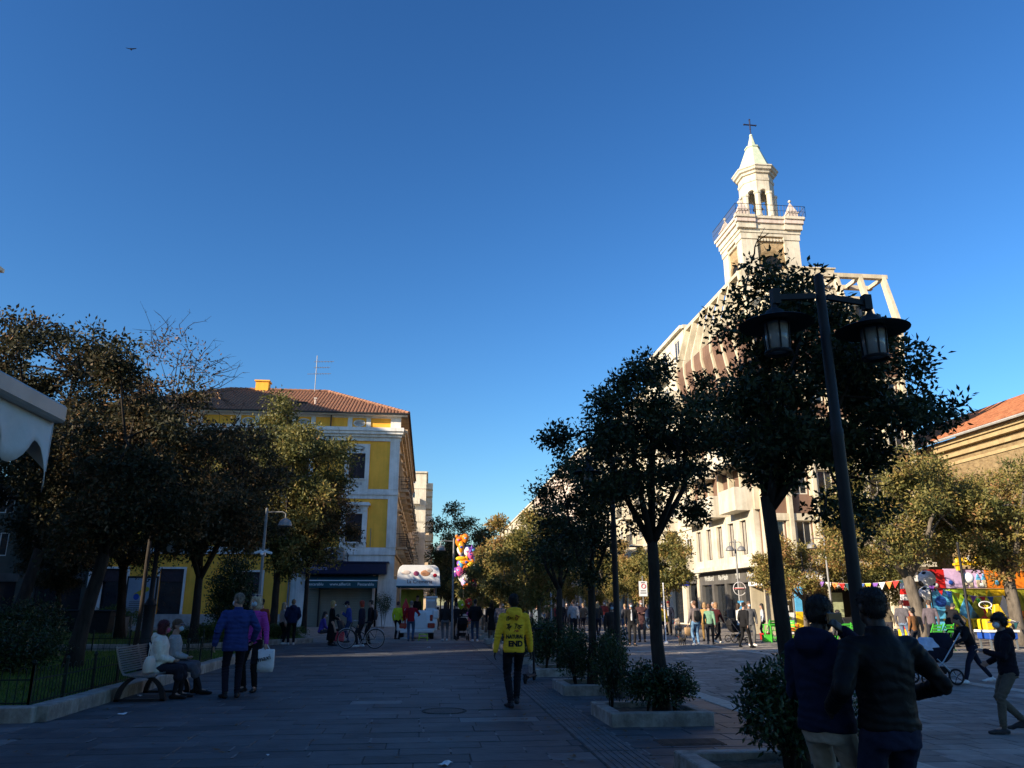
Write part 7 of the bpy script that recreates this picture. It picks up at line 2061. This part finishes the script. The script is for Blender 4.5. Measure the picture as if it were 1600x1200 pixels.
def ordw(i):
    return ['topmost', 'second', 'third', 'fourth', 'fifth', 'sixth', 'seventh', 'eighth', 'ninth', 'tenth', 'eleventh', 'twelfth', 'thirteenth', 'fourteenth', 'fifteenth', 'sixteenth', 'seventeenth', 'eighteenth', 'nineteenth', 'twentieth'][i] if i < 20 else 'twenty-' + ['first', 'second', 'third', 'fourth', 'fifth', 'sixth', 'seventh', 'eighth', 'ninth'][i - 21] if 20 < i < 30 else {20: 'twenty-first', 30: 'fourth last', 31: 'third last', 32: 'second last', 33: 'lowest'}[i]
def ordw(i):
    ones = ['first', 'second', 'third', 'fourth', 'fifth', 'sixth', 'seventh', 'eighth', 'ninth', 'tenth', 'eleventh', 'twelfth', 'thirteenth', 'fourteenth', 'fifteenth', 'sixteenth', 'seventeenth', 'eighteenth', 'nineteenth', 'twentieth']
    if i < 20: return ones[i]
    return 'thirtieth' if i == 29 else ('thirty-' + ones[i - 30] if i > 29 else 'twenty-' + ones[i - 20])
for i, (dx, z, m, k) in enumerate(bp_):
    t = thing('foil_balloon', '%s %s foil balloon, %s from the top of the bunch' % (kname[k], cname.get(m, 'amber'), ordw(i)), 'balloon', (bxp + (dx - .25) * 1.3 + .3, byp + bl.uniform(-.2, .25), (2.25 + (z - 2.85) * .6) if z > 2.5 else z * .75), bl.uniform(-.5, .5), 'balloons tied in a tall bunch')
    balloon_mesh(k, m).build('balloon_skin', m, t, smooth=True)
    mm = bl.choice([M_yell, M_wht, M_pinkp, M_cyan, M_blue]) if z > 2.4 else M_wht
    if mm is not m: MB().ball((bl.uniform(-.06, .06), -.09, bl.uniform(-.05, .08)), (.08, .07, .07), 8, 6).build('printed_patch', mm, t, smooth=True)
    t.scale = (.95, .95, .95)
sc2 = thing('balloon_pole', 'thin pole the balloon bunch is tied to', 'pole', (bxp + .25, byp + .1, 0)); MB().tube([(0, 0, 0), (-.05, 0, 4.6)], .015, 6).build('pole', M_iron, sc2); MB().lathe([(.15, 0), (.15, .05), (.02, .07)], 12).build('foot', M_iron, sc2)

# ---- dogs
def dog(label, loc, yaw, s, col, col2, fluffy):
    M1 = mat('fur_%d' % int(col[0] * 1000), col, .9, .2, 12, .8, col2=col2)
    mb = MB(); k = 1.25 if fluffy else 1.0
    limb(mb, [(0, -.30, .47), (0, -.05, .45), (0, .22, .48)], [.12 * k, .125 * k, .145 * k])
    limb(mb, [(0, .25, .52), (0, .38, .68), (0, .42, .72)], [.11 * k, .085 * k, .09 * k])
    limb(mb, [(0, .44, .73), (0, .54, .70), (0, .60, .685)], [.085 * k, .055, .038])
    for x in (-1, 1):
        mb.tube([(x * .06, .40, .78), (x * .09, .38, .86)], [.035, .012], 6)
        limb(mb, [(x * .09, .24, .44), (x * .09, .23, .24), (x * .09, .24, .05)], [.06 * k, .04 * k, .032 * k]); mb.ball((x * .09, .27, .03), (.035, .05, .03))
        limb(mb, [(x * .09, -.28, .44), (x * .10, -.20, .28), (x * .09, -.33, .17), (x * .09, -.31, .05)], [.085 * k, .055 * k, .035 * k, .03 * k]); mb.ball((x * .09, -.28, .03), (.035, .05, .03))
    limb(mb, [(0, -.38, .52), (0, -.52, .62), (0, -.56, .78), (0, -.46, .86)], [.04 * k, .06 * k, .06 * k, .03])
    o = soft(mb, 'dog', M1, None, .018, 2, .02 if fluffy else .008)
    o.location = (*loc, 0); o.rotation_euler = (0, 0, R(yaw)); o.scale = (s, s, s)
    MB().ball((0, .635, .69), .016).build('nose', M_blk, o, smooth=True)
    MB().tube([(.1 * k * math.cos(a), .31 + .05 * math.sin(a), .60 + .085 * k * math.sin(a)) for a in np.linspace(0, 6.283, 15)[:-1]], .012, 5, closed=True).build('collar', M_red, o)
    return tag(o, label, 'dog')
dog('big fluffy brown and white dog seen from behind near the shops', ground(1060, 995), -12, 1.05, (.50, .42, .34), (.10, .06, .035), True)
dog('small black dog trotting beside the big fluffy one', ground(1066, 1008), 20, .5, (.02, .018, .016), (.05, .045, .04), False)

# ---- green chairs, tables
def chair(label, loc, rotz, m, group='folding chairs by the stalls'):
    t = thing('folding_chair', label, 'chair', (*loc, 0), rotz, group)
    for k in range(5): MB().box(-.2, .2, -.18 + k * .08, -.12 + k * .08, .44, .46).build('seat_slat', m, t)
    for k in range(3): MB().box(-.2, .2, -.24 - .02 * k, -.225 - .02 * k, .62 + k * .1, .69 + k * .1).build('back_slat', m, t)
    for x in (-.2, .2): MB().bar((x, .2, 0), (x, -.3, .92), .025).build('leg', m, t); MB().bar((x * .9, -.25, 0), (x * .9, .18, .44), .025).build('leg', m, t)
    return t
c0 = chair('bright green folding chair, leftmost at the stall tables', atD(1203, 36), .4, M_green)
for i, (px, D, a, lb) in enumerate([(1222, 36.5, 2.0, 'bright green folding chair right of the leftmost one'), (1238, 35.5, -.6, 'bright green folding chair nearest the navy jacket man'), (1335, 29, .1, 'bright green folding chair behind the leather jacket shoulder'), (1461, 28.4, .2, 'bright green folding chair left of the pushchair hood'), (1479, 28.6, .2, 'bright green folding chair right behind the pushchair hood'), (1318, 30.05, .18, 'bright green folding chair under the seated dark jacket')]):
    copy_tree(c0, loc=atD(px, D), rotz=a, label=lb)
tb = thing('green_table', 'bright green square table among the folding chairs', 'table', (*atD(1213, 35.2), 0))
MB().box(-.4, .4, -.4, .4, .7, .73).build('top', M_green, tb, bevel=.01)
for x in (-.36, .36):
    for y in (-.36, .36): MB().box(x - .02, x + .02, y - .02, y + .02, 0, .7).build('leg', M_green, tb)
for i, (px, D) in enumerate([(1225, 37.5), (1243, 37.3)]):
    t = thing('orange_tub_chair', 'orange moulded child seat, %s of two behind the green chairs' % ['left', 'right'][i], 'chair', (*atD(px, D), 0))
    MB().lathe([(.14, .35), (.2, .4), (.24, .7), (.22, .7), (.18, .45), (.02, .42)], 14).build('shell', M_orange, t, smooth=True); MB().lathe([(.15, 0), (.15, .04), (.03, .06), (.03, .36)], 12).build('pedestal', M_iron, t)
for i, (px, D, m, lb) in enumerate([(1200, 35, M_green, 'bright green toy crate under the table'), (1232, 34.6, M_lime, 'lime toy crate on the paving by the green chairs'), (1196, 36.8, M_red, 'red toy crate left of the green chairs')]):
    t = thing('toy_crate', lb, 'crate', (*atD(px, D), 0), .3 * i)
    MB().box(-.2, .2, -.15, .15, .03, .3).build('body', m, t, bevel=.02); MB().box(-.21, .21, -.16, .16, .27, .31).build('rim', m, t, bevel=.008)
# ---- book kiosk
bk = thing('book_kiosk', 'open book kiosk with white roof, shelves and painted posts', 'kiosk', (*atD(1232, 43.5), 0), R(3))
MB().box(-1.3, 1.25, -.2, 1.6, 2.55, 2.8).build('roof', M_wht, bk, bevel=.03)
MB().box(-1.25, 1.2, 1.5, 1.56, 0, 2.55).build('back_wall', M_cream, bk)
for x in (-.62, .45): MB().box(x - .04, x + .04, -.1, -.02, 0, 2.55).build('shelf_post', M_metal, bk)
MB().box(-.58, .41, .9, 1.0, 1.25, 2.4).build('dark_back', M_blk, bk)
for z in (1.25, 1.75, 2.2): MB().box(-.58, .41, .1, .9, z - .03, z).build('shelf', M_dark, bk)
brd = random.Random(2)
for z in (1.25, 1.75):
    x = -.5
    while x < .3:
        w = brd.uniform(.06, .16); h_ = brd.uniform(.2, .36)
        if brd.random() < .75: MB().box(x, x + w - .015, .15, .3, z + .001, z + h_).build('book', brd.choice([M_wht, M_cyan, M_lilac, M_cream, M_wht]), bk)
        x += w
MB().box(-.58, .41, -.04, .0, .05, 1.15).build('counter_front', M_wht, bk)
for k in range(9): MB().ball((-.5 + .1 * k, -.045, brd.uniform(.4, 1.0)), (.07, .01, .07), 8, 5).build('painted_spot', brd.choice([M_green, M_yell, M_cyan, M_lime]), bk)
MB().box(.5, 1.0, -.15, -.05, 1.2, 2.55).build('blue_post', M_cyan, bk); MB().box(.5, 1.0, -.15, -.05, 0, 1.2).build('yellow_post', M_yell, bk)
MB().box(-1.2, -.75, -.06, .0, .0, 2.55).build('cream_post', M_cream, bk)
stl = thing('market_stall', 'white roofed stall with dark openings behind the foreground men', 'stall', (*atD(1320, 44), 0), R(3))
MB().box(-2.2, 2.6, -.6, 1.8, 2.45, 2.75).build('roof', M_wht, stl, bevel=.03); MB().box(-2.1, 2.5, 1.6, 1.7, 0, 2.45).build('back_wall', M_blk, stl)
for x in (-2.1, -.9, .4, 1.5, 2.5): MB().box(x - .07, x + .07, -.5, -.4, 0, 2.45).build('post', M_cream, stl)
MB().box(-.8, .3, .3, .36, .9, 2.2).build('side_panel', mat('pale_green_panel', (.40, .45, .28), .6), stl); MB().box(-2.0, 2.4, -.4, .2, .0, .9).build('counter', M_taupe, stl)
# ---- bunting
def bunting(label, a, b, n, sag, cols, size=.34):
    t = thing('bunting', label, 'bunting', a)
    a_, b_ = Vector(a), Vector(b); pts = []
    for k in range(n * 2 + 1):
        f = k / (n * 2); pts.append((b_ - a_) * f + Vector((0, 0, -sag * 4 * f * (1 - f))))
    MB().tube(pts, .008, 4).build('cord', M_wht, t)
    rd = random.Random(n)
    d = (b_ - a_); d.z = 0; d.normalize()
    for k in range(n):
        p = pts[2 * k + 1]; w = size * .42
        sw_ = Vector((rd.uniform(-.06, .06), rd.uniform(-.06, .06), 0))
        mb = MB(); nn = Vector((-d.y, d.x, 0)) * .006
        tri = [p - d * w, p + d * w, p + Vector((0, 0, -size)) + sw_]
        mb.add([q + nn for q in tri] + [q - nn for q in tri], [(0, 1, 2), (5, 4, 3), (0, 3, 4, 1), (1, 4, 5, 2), (2, 5, 3, 0)])
        mb.build('pennant', cols[k % len(cols)], t)
pc = [M_orange, M_red, M_teal, M_green, M_blue, M_yell, M_purple, M_wht]
bunting('long string of mixed colour pennants over the book kiosk and stall', (*atD(1228, 40), 3.05), (*atD(1440, 37), 2.75), 20, .35, pc)
bunting('string of dark and yellow pennants before the ride panels', (*atD(1462, 35.2), 2.45), (*atD(1592, 34.5), 1.95), 10, .25, [M_purple, M_red, M_blue, M_yell, M_dark], .3)
bunting('low string of green and yellow pennants at the right edge', (*atD(1535, 33), 1.95), (*atD(1600, 31), .9), 6, .2, [M_green, M_yell, M_teal], .3)
# ---- fairground ride
fr = thing('fairground_ride', 'colourful painted fairground ride with yellow sign and tall panels', 'fairground ride', (*atD(1458, 39.5), 0), R(-2))
FWd = 9.5
MB().box(-.3, FWd, -1.5, 3, 0, .35).build('platform', M_stone, fr)
seg = [M_red, M_lilac, M_lilac, M_orange, M_orange, M_orange, M_lilac, M_lilac, M_orange]
for k, m in enumerate(seg): MB().box(k * 1.05, k * 1.05 + 1.045, .0, .08, 2.35, 3.25 + .05 * math.sin(k)).build('top_panel', m, fr)
for k in range(9): MB().box(k * 1.05, k * 1.05 + 1.045, .1, .16, .35, 2.33).build('lower_panel', [M_cyan, M_lime, M_olivep, M_yell, M_olivep, M_orange, M_green, M_blue, M_yell][k], fr)
hills = [(.35, .7, 2.25, M_cyan), (1.15, .5, 2.3, M_lime), (1.9, .6, 1.9, M_cyan), (2.5, .5, 2.2, M_olivep), (3.2, .6, 2.25, M_olivep), (3.9, .5, 2.0, M_wht), (4.6, .6, 2.3, M_olivep), (5.2, .5, 2.05, M_cyan), (6.0, .6, 2.2, M_yell), (7, .6, 2.2, M_green)]
for x, w, z, m in hills:
    MB().prism([(x - w, .9), (x + w, .9), (x, z)], -.1, -.02, lambda a, b, t: (a, t, b)).build('painted_peak', m, fr)
for x in (2.05, 2.35, 2.75, 3.05):
    MB().box(x - .09, x + .09, -.05, -.01, 2.4, 2.75).build('painted_tower', M_cream, fr); MB().prism([(x - .12, 2.75), (x + .12, 2.75), (x, 3.05)], -.05, -.01, lambda a, b, t: (a, t, b)).build('painted_roof', M_cyan, fr)
for k in range(11): MB().ball((.5 + k * .8, -.06, 2.5 + .12 * (k % 3)), (.13, .03, .12), 10, 6).build('painted_spot', [M_wht, M_blue, M_yell, M_wht, M_cyan, M_red][k % 6], fr, smooth=True)
MB().box(1.5, 8.8, -.3, -.1, 3.45, 3.55).build('sign_beam', M_yell, fr)
mb_ = random.Random(4)
for k in range(15):
    x = 1.6 + k * .48
    MB().box(x, x + .4, -.28, -.14, 3.55, 3.75 + mb_.uniform(.05, .35)).build('sign_cutout', M_yell, fr, bevel=.05)
    if k % 2: MB().ball((x + .2, -.3, 3.78), (.13, .05, .14), 10, 6).build('sign_bulb', M_wht, fr, smooth=True)
for x in (1.7, 3.8, 6, 8.2): MB().box(x - .06, x + .06, -.25, -.1, 3.2, 3.45).build('sign_bracket', M_yell, fr)
for k in range(5):
    x = .8 + k * 1.7
    c_ = MB(); loft(c_, [(Vector((x, -.9, .45)), .5, .35, X_, Y_), (Vector((x, -.9, .75)), .55, .38, X_, Y_), (Vector((x, -.85, 1.05)), .3, .25, X_, Y_)], 16)
    c_.build('car', [M_yell, M_red, M_yell, M_green, M_blue][k], fr, smooth=True)
    MB().ball((x - .2, -1.1, 1.1), (.14, .14, .18), 10, 6).build('car_ornament', [M_red, M_yell, M_orange, M_red, M_yell][k], fr, smooth=True)
    MB().tube([(x, -.8, .4), (x + .1, -.3, 1.5)], .06, 8).build('car_arm', [M_yell, M_red][k % 2], fr)
MB().box(-.2, FWd, -1.45, -1.38, .85, .93).build('rail', M_yell, fr)
for k in range(8): MB().box(k * 1.2, k * 1.2 + .06, -1.44, -1.39, .35, .85).build('rail_post', M_yell, fr)
bn = thing('blue_banner', 'light blue banner with dark blue shape hung beside the forked trunk', 'banner', (*atD(1482, 36), 0))
MB().box(-.5, .5, -.02, .02, 1.35, 2.15).build('cloth', M_cyan, bn); MB().ball((-.1, -.025, 1.7), (.28, .01, .25), 10, 6).build('printed_shape', M_blue, bn); MB().tube([(-.5, 0, 0), (-.5, 0, 2.3)], .03, 6).build('pole', M_iron, bn)
cl_ = thing('striped_tower', 'small red and white striped tower left of the forked trunk', 'tower', (*atD(1425, 36), 0))
for k in range(8): MB().prism([(-.35 + .03 * k, .5 + k * .25), (.35 - .03 * k, .5 + k * .25), (.32 - .03 * k, .75 + k * .25), (-.32 + .03 * k, .75 + k * .25)], -.15, .15, lambda a, b, t: (a, t, b)).build('stripe', [M_red, M_wht][k % 2], cl_)
MB().box(-.4, .4, -.3, .3, 0, .5).build('base', M_yell, cl_)
for i, (px, D, zz) in enumerate([(1459, 36.4, 2.0), (1462, 36.6, 2.7)]):
    t = thing('checkered_ball', '%s black and white ball decoration by the forked trunk' % ['lower', 'upper'][i], 'decoration', (*atD(px, D), zz))
    MB().ball((0, 0, 0), .38, 14, 9).build('ball', M_wht, t, smooth=True)
    for k in range(6): a = k * 1.05; MB().ball((.3 * math.cos(a), .3 * math.sin(a) * -abs(math.cos(k)), .2 * (-1) ** k), .14, 8, 6).build('black_patch', M_blk, t, smooth=True)
    MB().tube([(0, 0, -zz), (0, 0, -.3)], .03, 6).build('stand', M_iron, t)
ex = thing('ride_on_digger', 'yellow ride on toy digger with blue base at the right', 'toy ride', (*atD(1562, 29.5), 0))
MB().box(-.55, .55, -.35, .35, .35, .6).build('base', M_blue, ex, bevel=.03); MB().box(-.6, .6, -.4, .4, .6, .68).build('deck', M_wht, ex)
for x in (-.5, .5): MB().box(x - .03, x + .03, -.3, -.24, 0, .35).build('leg', M_steel, ex)
for x in (-.5, .5): MB().box(x - .03, x + .03, .24, .3, 0, .35).build('leg', M_steel, ex)
MB().bar((-.1, -.1, .68), (.05, -.1, 1.55), .16, .2).build('boom', M_yell, ex, bevel=.02); MB().bar((.05, -.1, 1.55), (.45, -.1, .8), .14, .18).build('stick', M_yell, ex, bevel=.02)
MB().box(-.55, -.25, -.25, .25, .68, 1.05).build('seat', M_yell, ex, bevel=.04); MB().tube([(-.35 + .25 * math.cos(a), -.1, 1.55 + .12 * math.sin(a)) for a in np.linspace(0, 6.283, 17)[:-1]], .02, 6, closed=True).build('hoop', M_wht, ex)
MB().tube([(-.6, -.42, .95), (.6, -.42, .95)], .025, 6).build('guard_rail', M_steel, ex)
# ---- terrace plants and birds
for i, (du, dv) in enumerate([(.9, 1.2), (9.6, 1.0), (8.0, 1.1), (.9, 8.8)]):
    plant_shrub('terrace_plant', 'green potted plant on the roof terrace, %s' % ['behind the near corner fins', 'at the right end', 'left of the right end', 'over the far left fins'][i], sh1, (U0 + du, V0 + dv, 20.3), i, (1.6, 1.6, 1.4))
bd = thing('gull', 'tiny dark bird high in the upper left sky', 'bird', (*atD(58, 60), zat(77, 60)))
MB().ball((0, 0, 0), (.06, .18, .06), 8, 5).build('body', M_dark, bd, smooth=True); MB().add([(0, .08, .02), (.45, .05, .12), (.5, -.06, .1), (0, -.08, .02), (0, .08, .04), (.45, .05, .14), (.5, -.06, .12), (0, -.08, .04)], [(0, 1, 2, 3), (7, 6, 5, 4)]).add([(0, .08, .02), (-.45, .05, .12), (-.5, -.06, .1), (0, -.08, .02)], [(0, 1, 2, 3)]).build('wings', M_dark, bd)
bake_soft()
